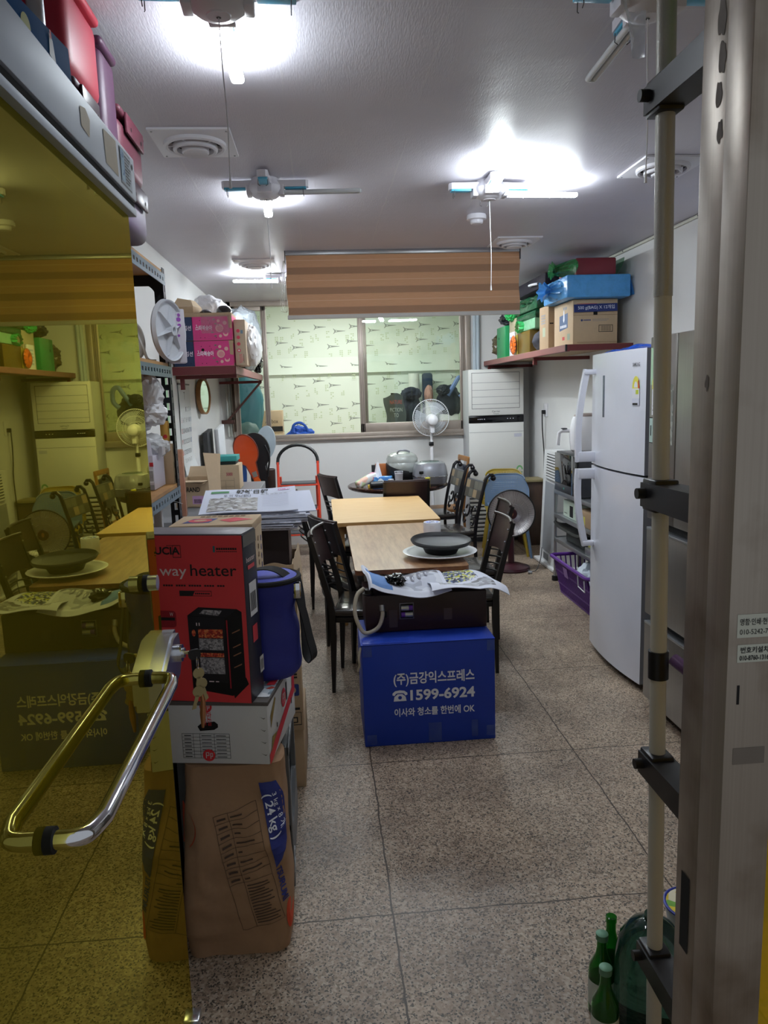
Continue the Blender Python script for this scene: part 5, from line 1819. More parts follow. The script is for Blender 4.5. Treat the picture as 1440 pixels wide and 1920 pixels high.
mb = MB(); rbox(mb, 1.80, 2.0, 5.86, 6.1, SZ, 2.24, kraft); M = lside(1.80, 6.1, SZ); mb.decal(front(1.80, 5.86, SZ), .01, .04, .19, .2, ink)
for k in range(4):
    mb.decal(M, .05, .16, .20 + k * .02, .21 + k * .02, greyp)
mb.decal(M, .09, .16, .10, .17, mat('pale_green_ink', '#a9b39a', .6))
solo('carton', mb, 'narrow brown carton behind the navy-flapped one on the right shelf', 'carton')
# long blue parcel
t = thing('blue_parcel', 'long box wrapped in bright blue plastic on top of the navy-flapped carton', 'parcel', (2.0, 5.6, 2.226))
bw = film('blue_wrap', '#58a8ec', .95, .28)
mb = MB(); rbox(mb, 1.76, 2.225, 5.30, 5.86, 2.226, 2.382, bw, .012); part('wrapped_box', mb, t)
mb = MB()
c0 = Vector((1.715, 5.55, 2.30))
def fan_(u, v):
    a = 2 * PI * u
    r = 1 + .22 * math.sin(a * 9)
    return (1.765 - .055 * v, 5.58 + (1 - v * .72) * .24 * math.cos(a) * (r if v > .2 else 1), 2.304 + (1 - v * .6) * .075 * math.sin(a) * (r if v > .2 else 1))
mb.sheet(fan_, 72, 5, bw)
mb.sheet(lambda u, v: (1.71 - .05 * v, 5.58 + (.055 + .06 * v) * math.cos(2 * PI * u) * (1 + .25 * math.sin(14 * u * PI)), 2.304 + (.028 + .035 * v) * math.sin(2 * PI * u) * (1 + .25 * math.cos(11 * u * PI))), 50, 4, bw)
part('gathered_end', mb, t)
mb = MB(); mb.sheet(lambda u, v: (2.225 + .03 * u, 5.31 + .3 * v, 2.25 + .11 * v * 0 + .12 * (1 - u) * .9 - .01), 4, 4, bw); part('loose_end', mb, t)
t = thing('red_parcel', 'dark red box in green plastic at the very top of the right shelf', 'parcel', (2.0, 5.6, 2.384))
mb = MB(); rbox(mb, 1.845, 2.14, 5.36, 5.75, 2.385, 2.505, mat('dark_red_card', '#83303c', .45), .012); part('box', mb, t)
gw = film('green_wrap', '#2f9a58', .55, .18)
mb = MB()
mb.sheet(lambda u, v: (2.143 + .055 * math.sin(PI * v * .5), 5.36 + .39 * u, 2.387 + .118 * v * (1 - .0)), 10, 6, gw)
mb.sheet(lambda u, v: (1.845 - .11 * v, 5.50 + (1 - v * .7) * .19 * math.cos(2 * PI * u) * (1 + .3 * v * math.sin(18 * PI * u)), 2.45 - .01 * v + (1 - v * .55) * .062 * math.sin(2 * PI * u) * (1 + .3 * v * math.sin(14 * PI * u))), 60, 6, gw)
mb.sheet(lambda u, v: (1.735 - .025 * v, 5.50 + (.05 + .04 * v) * math.cos(2 * PI * u), 2.44 + (.022 + .03 * v) * math.sin(2 * PI * u) * (1 + .3 * math.sin(16 * PI * u))), 40, 4, gw)
part('wrapping', mb, t, label='green plastic wrapping')
# dark round thing, green and gold parcels further back
mb = MB(); mb.blob((1.86, 6.22, 1.99), (.085, .10, .085), mat('charcoal_cloth', '#3a3b44', .8), 2, .16, 1.4, 4, flat=.98, ridge=False)
solo('charcoal_bag', mb, 'charcoal fabric pouch at the front edge of the right shelf', 'pouch')
t = thing('gold_parcel', 'parcel in golden brown film with an orange ribbon rosette', 'parcel', (1.9, 6.6, SZ))
gold = mat('gold_brown_film', '#6b5520', .3, var=.25, scale=8)
mb = MB(); rbox(mb, 1.79, 2.12, 6.36, 6.78, SZ, 2.095, gold, .01); part('box', mb, t)
mb = MB()
orr = film('orange_film', '#e0702a', .8, .2)
for k in range(14):
    a = 2 * PI * k / 14
    mb.sheet(lambda u, v: (1.785 - .02 - .02 * math.sin(PI * v), 6.80 + .0 + v * .085 * math.cos(a) + (u - .5) * .03 * math.sin(a), 1.995 + v * .085 * math.sin(a) - (u - .5) * .03 * math.cos(a)), 2, 5, orr, .0015)
mb.sheet(lambda u, v: (1.79 - .004, 6.72 + .10 * u, 1.91 + .17 * v), 2, 2, film('lime_gold_film', '#b9a83e', .8, .2), .002)
part('rosette', mb, t)
mb = MB(); rbox(mb, 1.785, 1.80, 6.86, 7.02, SZ + .001, 2.12, paper, .002)
M = lside(1.785, 7.02, SZ)
for k in range(5):
    for l in range(4):
        mb.decal(M, .03 + l * .024, .045 + l * .024, .04 + k * .03, .055 + k * .03, mat('pale_blue_ink', '#8fa0c0', .6))
solo('printed_card', mb, 'white card with blue writing standing on the right shelf', 'card')
mb = MB(); rbox(mb, 1.805, 2.1, 6.83, 7.1, SZ, 2.24, mat('cream_card', '#b3a98d', .7), .004); solo('cream_carton', mb, 'cream carton wedged behind the white card', 'carton')
gr = mat('green_gloss_card', '#1f8a52', .35, var=.06)
mb = MB(); rbox(mb, 1.78, 2.14, 7.16, 7.50, SZ, 2.2, gr, .005); M = lside(1.78, 7.50, SZ); mb.disc(M, .09, .19, .012, matte); mb.decal(M, .10, .104, .02, .11, mat('pale_mark', '#9fcfae', .5)); solo('green_box', mb, 'glossy green box with a round hand hole near the far end of the right shelf', 'box')
mb = MB(); mb.blob((1.93, 7.66, 2.04), (.15, .16, .15), film('smoke_film', '#6b6048', .7, .15), 6, .4, 2.4, 4, flat=.9); solo('brown_film_bag', mb, 'brown translucent bag at the far end of the right shelf', 'plastic bag')
mb = MB(); mb.blob((1.93, 7.36, 2.275), (.14, .17, .075), mat('dark_striped_film', '#2b2a33', .3, var=.3, scale=30), 9, .4, 2.4, 4, flat=.95)
solo('dark_film_bag', mb, 'dark crinkled bag lying on the glossy green box', 'plastic bag')
dg_ = film('dark_green_film', '#1d5236', .92, .2)
t = thing('green_parcel', 'pale box in clear green film with a knotted end', 'parcel', (1.95, 6.5, 2.1))
mb = MB(); rbox(mb, 1.80, 2.14, 6.24, 6.70, 2.097, 2.187, film('mint_film', '#8fc79f', .9, .2), .012); part('box', mb, t)
mb = MB(); mb.sheet(lambda u, v: (1.80 - .04 * v, 6.66 + (1 - v * .4) * .10 * math.cos(2 * PI * u) * (1 + .3 * math.sin(18 * PI * u) * v), 2.142 + (1 - v * .2) * .05 * math.sin(2 * PI * u) * (1 + .4 * math.sin(14 * PI * u) * v)), 50, 5, film('bright_green_film', '#3fbf6a', .75, .15)); part('knot', mb, t)
mb = MB(); rbox(mb, 1.79, 2.2, 6.16, 6.95, 2.245, 2.345, dg_, .03); mb.blob((1.95, 6.5, 2.33), (.2, .4, .05), dg_, 4, .3, 2, 4)
mb.box(1.79, 2.16, 6.2, 6.8, 2.188, 2.245, dg_, .02)
solo('dark_green_parcel', mb, 'dark green wrapped bundle above the pale green parcel', 'parcel')
mb = MB(); mb.blob((1.80, 6.98, 2.275), (.06, .10, .05), MATS['bright_green_film'], 3, .5, 3, 4); solo('green_knot_bag', mb, 'bright green knotted bag top just under the blind rail', 'plastic bag')
mb = MB(); rbox(mb, 1.80, 2.22, 5.98, 6.9, 2.392, 2.52, mat('black_violet_case', '#1f1b26', .85), .05)
mb.tube([(1.80, 6.35, 2.45), (1.77, 6.3, 2.445), (1.77, 6.2, 2.44), (1.80, 6.15, 2.44)], .01, paper, 8)
solo('dark_case', mb, 'black-violet padded case on top of the green bundles', 'case')
# ================================================================ LEFT: STACK BY THE DOOR
# grey crate
t = thing('plastic_crate', 'grey plastic crate with a large side opening, behind the paper sack', 'crate', (-.33, 2.5, 0))
gcr = mat('crate_grey', '#6a6d70', .45, var=.06)
mb = MB()
c0_, c1_, d0, d1_ = -.52, -.158, 2.265, 2.75
mb.box(c0_, c1_, d0, d1_, 0, .03, gcr, .006)
mb.box(c0_, c0_ + .02, d0, d1_, 0, .49, gcr, .005); mb.box(c0_, c1_, d0, d0 + .02, 0, .49, gcr, .005); mb.box(c0_, c1_, d1_ - .02, d1_, 0, .49, gcr, .005)
M = rside(c1_ - .016, d0, 0)
W_ = d1_ - d0
mb.prism([(0, 0), (W_, 0), (W_, .20)] + [(W_ - .04, .20)] + [(W_ - .07 - .36 * (i / 8), .20 - .08 * math.sin(PI * i / 8)) for i in range(9)] + [(0, .22)], 0, .016, gcr, M)
mb.prism([(0, .2), (.06, .2), (.06, .44), (W_ - .04, .44), (W_ - .04, .2), (W_, .2), (W_, .49), (0, .49)], 0, .016, gcr, M)
mb.box(c1_, c1_ + .008, d0, d1_, .46, .49, gcr, .002); mb.box(c1_, c1_ + .006, d0, d0 + .03, 0, .49, gcr, .002)
for z in (.05, .09):
    mb.box(c1_, c1_ + .007, d0, d0 + .08, z, z + .006, mat('crate_pale', '#9a9da0', .5))
part('body', mb, t)
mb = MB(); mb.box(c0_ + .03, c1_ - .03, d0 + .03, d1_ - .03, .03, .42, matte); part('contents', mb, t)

# paper sack
t = thing('paper_sack', 'big brown paper sack marked 24 kg at the foot of the stack', 'sack', (-.31, 2.1, 0))
sackm = mat('sack_paper', '#9b795b', .8, var=.09, scale=6, bump=.6, bscale=11)
SXC, SYC, SH = -.306, 2.105, .525
def s_half(z):
    q = z / SH
    a = .163 - .018 * q - .012 * max(0, .12 - q) / .12
    b = .108 + .02 * math.sin(PI * min(1, q * 1.1)) - .05 * q ** 2
    return a, b
def s_yc(z):
    return SYC - .02 + .085 * (z / SH) ** 1.3
def s_noise(x, z):
    p = Vector((x * 7, z * 6, 3.3))
    return .016 * noise.noise(p) + .019 * (0.5 - abs(noise.noise(p * 2.1))) + .018 * math.exp(-((z - .40 + (x + .30) * .9) / .035) ** 2) * (.4 + .6 * math.sin(x * 20))
def s_front(x, z, off=0):
    a, b = s_half(z)
    xr = (x - SXC) / a
    xr = max(-.999, min(.999, xr))
    return Vector((x, s_yc(z) - b * (1 - abs(xr) ** 5.0) ** (1 / 5.0) - s_noise(x, z) - off, z))
vs_, fs = [], []
NZ, NA = 34, 72
for j in range(NZ + 1):
    z = SH * j / NZ
    a, b = s_half(z)
    for i in range(NA):
        an = 2 * PI * i / NA
        ca, sa = math.cos(an), math.sin(an)
        x = SXC + a * math.copysign(abs(ca) ** (2 / 5.0), ca)
        yy = s_yc(z) + b * math.copysign(abs(sa) ** (2 / 5.0), sa)
        yy -= s_noise(x, z) * (1 if sa < 0 else -1) * min(1, abs(sa) * 2)
        x += .006 * noise.noise(Vector((yy * 14, z * 9, 1))) * ca
        vs_.append((x, yy, z))
for j in range(NZ):
    for i in range(NA):
        i2 = (i + 1) % NA
        fs.append((j * NA + i, j * NA + i2, (j + 1) * NA + i2, (j + 1) * NA + i))
fs.append(tuple(range(NA))[::-1]); fs.append(tuple(NZ * NA + i for i in range(NA)))
mb = MB(); mb.add(vs_, fs, sackm)
part('bag', mb, t, sharp=60)
sink = mat('sack_ink', '#4b3a30', .8); snavy = mat('sack_navy', '#26307a', .6); sor = mat('sack_orange', '#cf4a2a', .6)
tilt = R(-13)
def sm(px, pz):
    """printing plane on the sack, tilted like the print"""
    def f(a, b):
        x = px + a * math.cos(tilt * -1) * 1 + b * math.sin(tilt * -1) * -1
        z = pz - a * math.sin(tilt * -1) * -1 + b * math.cos(tilt * -1)
        return s_front(x, z, .0035)
    return f
def s_strip(mb, f, a0, a1, b0, b1, m, n=10):
    horizontal = (a1 - a0) > (b1 - b0)
    k = n
    vs__, fs_ = [], []
    for i in range(k + 1):
        if horizontal:
            a = a0 + (a1 - a0) * i / k
            vs__ += [f(a, b0), f(a, b1)]
        else:
            b = b0 + (b1 - b0) * i / k
            vs__ += [f(a1, b), f(a0, b)]
    for i in range(k):
        fs_.append((2 * i, 2 * i + 2, 2 * i + 3, 2 * i + 1))
    mb.add(vs__, fs_, m)
mb = MB()
f = sm(-.365, .40)
TW, TH = .125, .33
for a in (0, .042, TW):
    s_strip(mb, f, a, a + .0012, -TH, 0, sink, 20)
for k in range(9):
    b = -k * .024
    s_strip(mb, f, 0, TW, b - .0012, b, sink)
s_strip(mb, f, 0, TW, -TH - .0012, -TH, sink)
random.seed(9)
for k in range(8):
    b = -k * .024 - .014
    s_strip(mb, f, .008, .034, b - .003, b + .003, sink, 3)
    s_strip(mb, f, .048, .06 + random.random() * .05, b - .002, b + .002, sink, 4)
for k in range(14):
    b = -.205 - k * .0088
    s_strip(mb, f, .048, .095 + random.random() * .028, b - .0015, b + .0015, sink, 4)
part('printed_table', mb, t)
mb = MB()
# navy patch at the right edge, lettered sideways
def patch_x0(z): return -.231 + (.475 - z) * .20
pts_l, pts_r = [], []
for i in range(13):
    z = .478 - .225 * i / 12
    q = i / 12
    wd = .066 * math.sin(PI * min(1, .22 + q * .80)) ** .6
    pts_l.append(s_front(patch_x0(z), z, .004)); pts_r.append(s_front(min(patch_x0(z) + wd, SXC + s_half(z)[0] * .985), z, .004))
for i in range(12):
    seg_l0, seg_r0, seg_l1, seg_r1 = pts_l[i], pts_r[i], pts_l[i + 1], pts_r[i + 1]
    n_ = 5
    vv = []
    for k in range(n_ + 1):
        for (l, r_) in ((seg_l0, seg_r0), (seg_l1, seg_r1)):
            x = l.x + (r_.x - l.x) * k / n_
            vv.append(s_front(x, l.z, .004))
    mb.add(vv, [(2 * k, 2 * k + 1, 2 * k + 3, 2 * k + 2) for k in range(n_)], snavy)
def side_f(px, pz, ang=R(-76)):
    def g(a, b):
        return s_front(px + a * math.cos(ang) - b * math.sin(ang), pz + a * math.sin(ang) + b * math.cos(ang), .0062)
    return g
mb.text('( 24 kg )', None, 0, 0, .023, bone, w=.118, bold=.015, fn=side_f(-.205, .387))
mb.text('3 kg × 8 개', None, 0, 0, .012, bone, w=.10, fn=side_f(-.181, .40))
part('weight_patch', mb, t, label='navy patch lettered 24 kg')
mb = MB()
mb.text('TSURUMI', None, 0, 0, .015, snavy, w=.10, bold=.03, fn=side_f(-.179, .205, R(-80)))
for k in range(14):
    an0, an1 = 2 * PI * k / 14, 2 * PI * (k + 1) / 14
    mb.add([s_front(-.155, .105, .002), s_front(-.155 + .009 * math.cos(an0), .105 + .045 * math.sin(an0), .002), s_front(-.155 + .009 * math.cos(an1), .105 + .045 * math.sin(an1), .002)], [(0, 2, 1)], sor)
vv = [s_front(-.46 + .045 * max(0, math.sin(PI * i / 10)) ** .5, .42 - .115 * i / 10, .002) for i in range(11)]
vv2 = [s_front(-.462, .42 - .115 * i / 10, .002) for i in range(11)]
mb.add(vv2 + vv, [(i, i + 1, 12 + i, 11 + i) for i in range(10)], sor)
part('printing', mb, t)

# white fruit carton (turned a little)
WR = R(-10)
wx, wy = -.195, 2.085       # its near right corner
t = thing('fruit_carton', 'white carton with red round emblems lying on the paper sack', 'carton', (wx, wy, .528), WR)
WD, WH, WL = .37, .196, .36
cw = mat('white_carton', '#cfcfd0', .55, var=.04)
mb = MB()
mb.box(-WD, 0, 0, WL, 0, WH - .004, cw, .003)
mb.box(-WD - .002, .004, -.003, WL, WH - .012, WH, mat('lid_dark_edge', '#5c5654', .7), .001)
part('box', mb, t, True)
mb = MB()
M = front(0, -.0005, 0)
ered = mat('emblem_red', '#cf3038', .5)
def emblem(mb, M, x, y, r):
    mb.disc(M, x, y, r, ered, .0012)
    for s_, o in ((.62, .0016), ):
        mb.decal(M, x - r * .5, x - r * .38, y - r * .5, y + r * .5, cw, o); mb.decal(M, x - r * .5, x + r * .05, y + r * .38, y + r * .5, cw, o)
        mb.decal(M, x - r * .08, x + r * .05, y - r * .1, y + r * .5, cw, o); mb.decal(M, x - r * .5, x + r * .05, y - r * .1, y + r * .02, cw, o)
        mb.decal(M, x + r * .2, x + r * .32, y - r * .6, y + r * .4, cw, o); mb.decal(M, x + r * .2, x + r * .62, y + r * .3, y + r * .4, cw, o)
        mb.decal(M, x + r * .5, x + r * .62, y - r * .2, y + r * .4, cw, o); mb.decal(M, x + r * .2, x + r * .62, y - r * .25, y - r * .14, cw, o)
emblem(mb, M, -.183, .180, .0185)
mb.text('일만', M, -.183, .142, .018, ered, w=.03, bold=.01); mb.text('과일', M, -.183, .123, .016, ered, w=.028)
hand = [(-.205 + .0, .104), (-.162, .108), (-.150, .116), (-.150, .126), (-.16, .134), (-.20, .128), (-.212, .118)]
mb.poly(M, hand, matte, .001)
# table
x0, x1, y0, y1 = -.262, -.118, .018, .095
for x in (x0, x0 + .034, x0 + .054, x0 + .098, x1):
    mb.decal(M, x, x + .001, y0, y1, ink)
for k in range(8):
    y = y0 + (y1 - y0) * k / 7
    mb.decal(M, x0, x1, y, y + .001, ink)
    if k < 7:
        mb.decal(M, x0 + .007, x0 + .028, y + .004, y + .0065, ink); mb.decal(M, x0 + .06, x0 + .09, y + .004, y + .006, ink); mb.decal(M, x0 + .104, x1 - .01, y + .004, y + .006, ink)
emblem(mb, M, -.183, .028, .019)
for k in range(4):
    y = .032 + k * .038
    mb.poly(M, [(-.024, y + .004), (-.012, y - .001), (-.006, y + .001), (-.011, y - .004)], mat('slot_shadow', '#77736f', .8), .001)
part('printing', mb, t, True)
mb = MB()
M = rside(.0005, 0, 0)
mb.poly(M, [(.0, .0), (.03, .0), (.36, .085), (.36, .18), (.33, .18), (.32, .11), (.0, .03)], ered, .0006)
mb.poly(M, [(.02, .03), (.07, .05), (.10, .06), (.04, .07)], mat('carton_olive', '#8a7335', .7), .001)
mb.poly(M, [(.03, .10), (.10, .165), (.09, .175), (.03, .14)], MATS['carton_olive'], .001)
emblem(mb, M, .20, .125, .030)
mb.decal(M, .235, .25, .10, .16, ink, .001); mb.decal(M, .10, .108, .07, .085, matte, .001); mb.decal(M, .30, .31, .06, .08, matte, .001)
part('side_printing', mb, t, True)
mb = MB()
mb.decal(top(0, 0, WH), -.12, .0, .03, .34, speckle('magazine_print', ['#d7dbe4', '#c5cdd6', '#7d8a96', '#b8432f', '#e4e6ea', '#59636b', '#9fb2c0'], 45), .002)
mb.poly(top(0, 0, WH), [(-.03, .12), (-.005, .12), (.0, .33), (-.012, .33)], ered, .003)
part('magazine', mb, t, True)

# red heater box
t = thing('heater_box', 'bright red printed box of an electric heater standing on the white carton', 'box', (-.236, 2.078, .7245), R(-14))
HD, HHt, HL = .315, .497, .112
hbk = speckle('heater_side_print', ['#23242c', '#1c1d26', '#2b2c36', '#23222b'], 6)
hnavy = mat('heater_side_navy', '#20222f', .4, var=.2)
mb = MB()
mb.box(-HD, 0, 0, HL, 0, HHt, hnavy, .002)
mb.decal(front(0, 0, 0), -HD + .001, -.001, .001, HHt - .001, cardred, .0006)
part('box', mb, t, True)
mb = MB()
mb.box(-HD + .002, -.002, .002, HL - .002, HHt, HHt + .003, mat('grey_box_top', '#777379', .4, var=.2), .001)
part('top_flap', mb, t, True)
mb = MB()
M = front(0, -.0006, 0)
pink = mat('box_white_ink', '#ecd9d9', .5)
redd = mat('box_deep_red', '#a32430', .45)
mb.text('LUCIA', M, -.1865, .442, .021, ink, 'R', bold=.03, w=.092)
# frame round the last letter
for (a, b, c_, d_) in ((-.2085, -.1835, .4665, .468), (-.2085, -.1835, .432, .4335), (-.2085, -.207, .432, .468), (-.185, -.1835, .432, .468)):
    mb.decal(M, a, b, c_, d_, ink, .001)
for k in range(9):
    mb.decal(M, -.226 + k * .0042, -.223 + k * .0042, .466, .468, ink, .001)
mb.decal(M, -.087, -.081, .448, .466, mat('box_teal', '#2e6f74', .5), .001)
for k in range(9):
    mb.decal(M, -.077 + k * .0068, -.0715 + k * .0068, .455, .461, ink, .001)
for k in range(11):
    mb.decal(M, -.077 + k * .0056, -.073 + k * .0056, .449, .4515, ink, .001)
mb.text('way', M, -.1705, .3795, .030, pink, 'R', w=.082, bold=.005)
mb.text('heater', M, -.159, .3795, .034, ink, 'L', w=.138, bold=.005)
for k in range(24):
    if k not in (4, 9, 15, 20):
        mb.decal(M, -.245 + k * .0078, -.239 + k * .0078, .348, .353, ink, .001)
mb.decal(M, -.197, -.100, .3195, .3355, ink, .0008)
mb.decal(M, -.1565, -.1015, .321, .334, cardred, .0012)
mb.poly(M, [(-.1565, .321), (-.150, .334), (-.1565, .334)], ink, .0016)
for k in range(8):
    mb.decal(M, -.149 + k * .0056, -.145 + k * .0056, .325, .330, ink, .0016)
# small red badges left
mb.poly(M, rrect(-.27, -.213, .225, .275, .01, 3), redd, .0008); mb.decal(M, -.262, -.217, .246, .255, ink, .0012)
mb.text('W', M, -.2265, .259, .011, pink, w=.011)
mb.decal(M, -.215, -.27, .11, .20, redd, .0008)
# picture of the heater
hk = mat('print_black', '#0f0e10', .4); hk2 = mat('print_dark', '#1f1d22', .4)
hg = speckle('print_mesh_grey', ['#8d8a8e', '#a5a1a6', '#6b686c', '#b7b3b6'], 230)
hr_ = speckle('print_mesh_red', ['#c8432f', '#dd6a3c', '#9c2a24', '#e08a50'], 230)
mb.poly(M, [(-.178, .262), (-.143, .287), (-.028, .283), (-.014, .275), (-.014, .06), (-.055, .022), (-.176, .04)], hk, .001)
mb.poly(M, [(-.176, .262), (-.142, .285), (-.03, .281), (-.062, .257)], hk2, .0016)
mb.poly(M, [(-.142, .268), (-.128, .280), (-.072, .278), (-.084, .263)], hg, .0022)
mb.poly(M, [(-.178, .26), (-.066, .255), (-.066, .06), (-.176, .07)], hk2, .0014)
mb.decal(M, -.148, -.074, .196, .222, hr_, .0022); mb.decal(M, -.148, -.074, .160, .194, hg, .0022)
mb.decal(M, -.148, -.074, .139, .151, hr_, .0022); mb.decal(M, -.148, -.074, .088, .137, hg, .0022)
for z in (.206, .142):
    mb.disc(M, -.162, z + .004, .006, hr_, .0022, ry=.010)
for z in (.213, .17, .145, .11):
    mb.poly(M, [(-.046, z), (-.022, z + .012), (-.022, z + .008), (-.046, z - .003)], mat('print_glint', '#9a6a50', .4), .0022)
mb.decal(M, -.153, -.150, .232, .241, pink, .002); mb.decal(M, -.145, -.142, .232, .241, pink, .002)
mb.poly(M, [(-.062, .045), (-.058, .045), (-.058, .25), (-.062, .25)], redd, .002)
mb.decal(M, -.125, -.11, .063, .066, pink, .002); mb.decal(M, -.105, -.095, .063, .066, pink, .002)
mb.poly(M, [(-.056, .05), (-.012, .08), (-.005, .06), (-.05, .015)], hk, .0018)
part('front_print', mb, t, True)
mb = MB()
M = rside(.0006, 0, 0)
mb.decal(M, .002, HL - .002, .46, HHt - .002, mat('silver_tape', '#8d8c88', .2, metal=.4), .001)
mb.decal(M, .03, .09, .25, .35, paper, .001)
for k in range(8):
    mb.decal(M, .036 + k * .006, .039 + k * .006, .265, .32, ink, .0015)
mb.decal(M, .03, .085, .39, .402, cardred, .001); mb.text('heater', M, .055, .412, .016, pink, w=.07)
mb.decal(M, .04, .08, .17, .22, cardred, .001); mb.decal(M, .085, .118, .06, .11, paper, .001)
for k in range(5):
    mb.decal(M, .09 + k * .005, .092 + k * .005, .068, .10, ink, .0015)
part('side_print', mb, t, True)

# kraft carton lying behind the heater box
mb = MB(); mb.box(-.54, -.215, 2.525, 2.75, .491, .7235, kraftd, .004); solo('carton', mb, 'plain brown carton hidden under the dented kraft carton on the crate', 'carton')
t = thing('kraft_carton', 'kraft carton with red and blue emblems on its top, behind the heater box', 'carton', (-.36, 2.545, .7245), R(-4))
KX0, KX1, KY0, KY1, KZ = -.145, .125, -.095, .105, .468
mb = MB(); mb.box(KX0, KX1, KY0, KY1, 0, KZ - .004, kraft2, .005)
mb.box(KX0 - .003, KX1 + .002, KY0 - .003, KY1, KZ - .026, KZ, kraft2, .004)
part('box', mb, t, True)
mb = MB()
M = top(0, 0, KZ + .0003)
navyk = mat('kraft_navy', '#39407a', .6); redk = mat('kraft_red', '#c8404a', .6)
mb.poly(M, [(-.115, -.055), (.0 - .025, -.055), (-.01, .03), (-.095, .03)], navyk)
mb.disc(M, -.062, -.012, .040, redk, .0012, ry=.036); mb.disc(M, -.062, -.012, .022, kraft2, .0016, ry=.016)
mb.poly(M, [(.0, -.008), (.045, .04), (.115, -.006), (.045, -.055)], redk)
for k in range(8):
    mb.decal(M, -.08 + k * .02, -.065 + k * .02, .06, .085, mat('kraft_brown_ink', '#7a5d40', .7))
M = rside(KX1 + .0003, 0, 0)
mb.disc(M, .03, .10, .10, navyk, .0008, ry=.12); mb.disc(M, .03, .09, .07, redk, .0012, ry=.09); mb.disc(M, .03, .09, .035, kraft2, .0016, ry=.05)
for k in range(6):
    mb.decal(M, .0, .018, .25 + k * .028, .268 + k * .028, MATS['kraft_brown_ink'])
    mb.decal(M, .06, .075, .22 + k * .032, .24 + k * .032, navyk)
part('printing', mb, t, True)

# blue cooler bag
t = thing('cooler_bag', 'round blue cooler bag with a black strap, beside the heater box', 'bag', (-.205, 2.39, .7245))
nyl = mat('blue_nylon', '#2c3390', .6, var=.08, bump=.3, bscale=14)
nylt = mat('blue_nylon_lid', '#5b62c4', .6, var=.05)
web = mat('black_webbing', '#17171a', .8)
bcx, bcy, bz0 = -.195, 2.325, .7245
mb = MB()
prof = [(0, 0), (.082, 0), (.092, .012)]
for i in range(14):
    q = i / 13
    prof.append((.093 + .006 * math.sin(q * 7) + .004 * math.sin(q * 15 + 1), .02 + .285 * q))
prof += [(.097, .31), (.0, .318)]
mb.lathe(prof, nyl, (bcx, bcy, bz0), 36)
o_ = []
for v in mb.v:
    a = math.atan2(v.y - bcy, v.x - bcx)
    r_ = math.hypot(v.x - bcx, v.y - bcy)
    if r_ > .08:
        k = 1 + .05 * noise.noise(Vector((math.cos(a) * 2, math.sin(a) * 2, v.z * 12)))
        o_.append(Vector((bcx + (v.x - bcx) * k, bcy + (v.y - bcy) * k, v.z)))
    else:
        o_.append(v)
mb.v = o_
part('body', mb, t)
mb = MB(); mb.lathe([(.096, .318), (.085, .325), (0, .327)], nylt, (bcx, bcy, bz0), 36); part('lid', mb, t)
mb = MB(); mb.tube([(bcx + .102 * math.cos(a), bcy + .102 * math.sin(a), bz0 + .313) for a in [2 * PI * i / 36 for i in range(36)]], .0085, web, 8, closed=True); part('zip_band', mb, t)
def ribbon(mb, pts, w, m, side=Vector((0, 1, 0)), th=.003):
    P = smooth(pts, 6)
    n = len(P) - 1
    def f(u, v):
        i = min(int(u * n + 1e-6), n)
        return P[i] + side * (v - .5) * w
    mb.sheet(f, n, 2, m, th)
mb = MB()
ribbon(mb, [(bcx - .08, bcy - .06, bz0 + .32), (bcx - .04, bcy - .06, bz0 + .352), (bcx + .03, bcy - .05, bz0 + .352), (bcx + .085, bcy - .03, bz0 + .30), (bcx + .112, bcy - .01, bz0 + .20), (bcx + .128, bcy, bz0 + .11), (bcx + .14, bcy, bz0 + .05), (bcx + .128, bcy + .02, bz0 + .022), (bcx + .11, bcy + .03, bz0 + .05), (bcx + .108, bcy + .04, bz0 + .14), (bcx + .102, bcy + .05, bz0 + .24), (bcx + .09, bcy + .05, bz0 + .31)], .05, web, Vector((.35, .9, 0)).normalized())
part('strap', mb, t)
mb = MB(); mb.box(bcx + .082, bcx + .108, bcy - .045, bcy - .02, bz0 + .25, bz0 + .30, chrome, .004); part('buckle', mb, t)

# brown cartons further back with the dark box and the newspapers
mb = MB(); mb.box(-.50, -.128, 2.90, 3.34, 0, .255, kraft, .004)
M = rside(-.128, 2.90, 0); mb.decal(M, .0, .44, .12, .125, kraftd)
solo('carton', mb, 'lowest brown carton in the pile under the newspapers', 'carton')
t = thing('carton', 'brown carton with small black pictograms, second from the floor', 'carton', (-.31, 3.1, .2555), R(2))
mb = MB(); mb.box(-.19, .178, -.22, .22, 0, .28, kraft, .004)
M = front(0, -.2205, 0)
for k in range(3):
    mb.decal(M, .115, .16, .225 + k * .013, .232 + k * .013, ink)
mb.poly(M, rrect(.11, .165, .15, .20, .006, 3), inkb); mb.disc(M, .138, .175, .015, kraft, .0014)
mb.decal(M, .10, .165, .09, .10, ink)
for (a, b, c_, d_) in ((.09, .17, .025, .028), (.09, .17, .078, .08), (.09, .092, .025, .08), (.168, .17, .025, .08)):
    mb.decal(M, a, b, c_, d_, ink)
mb.decal(M, .125, .155, .035, .06, ink); mb.decal(M, .13, .15, .04, .055, kraft, .0014)
M = rside(.1785, 0, 0)
mb.decal(M, -.18, -.16, .04, .14, inkr)
part('box', mb, t, True)
t = thing('open_carton', 'tall open-topped carton lettered 1kg holding the dark box', 'carton', (-.30, 3.29, .536), R(-3))
mb = MB()
OX0, OX1, OY0, OY1, OZ = -.16, .165, -.17, .17, .365
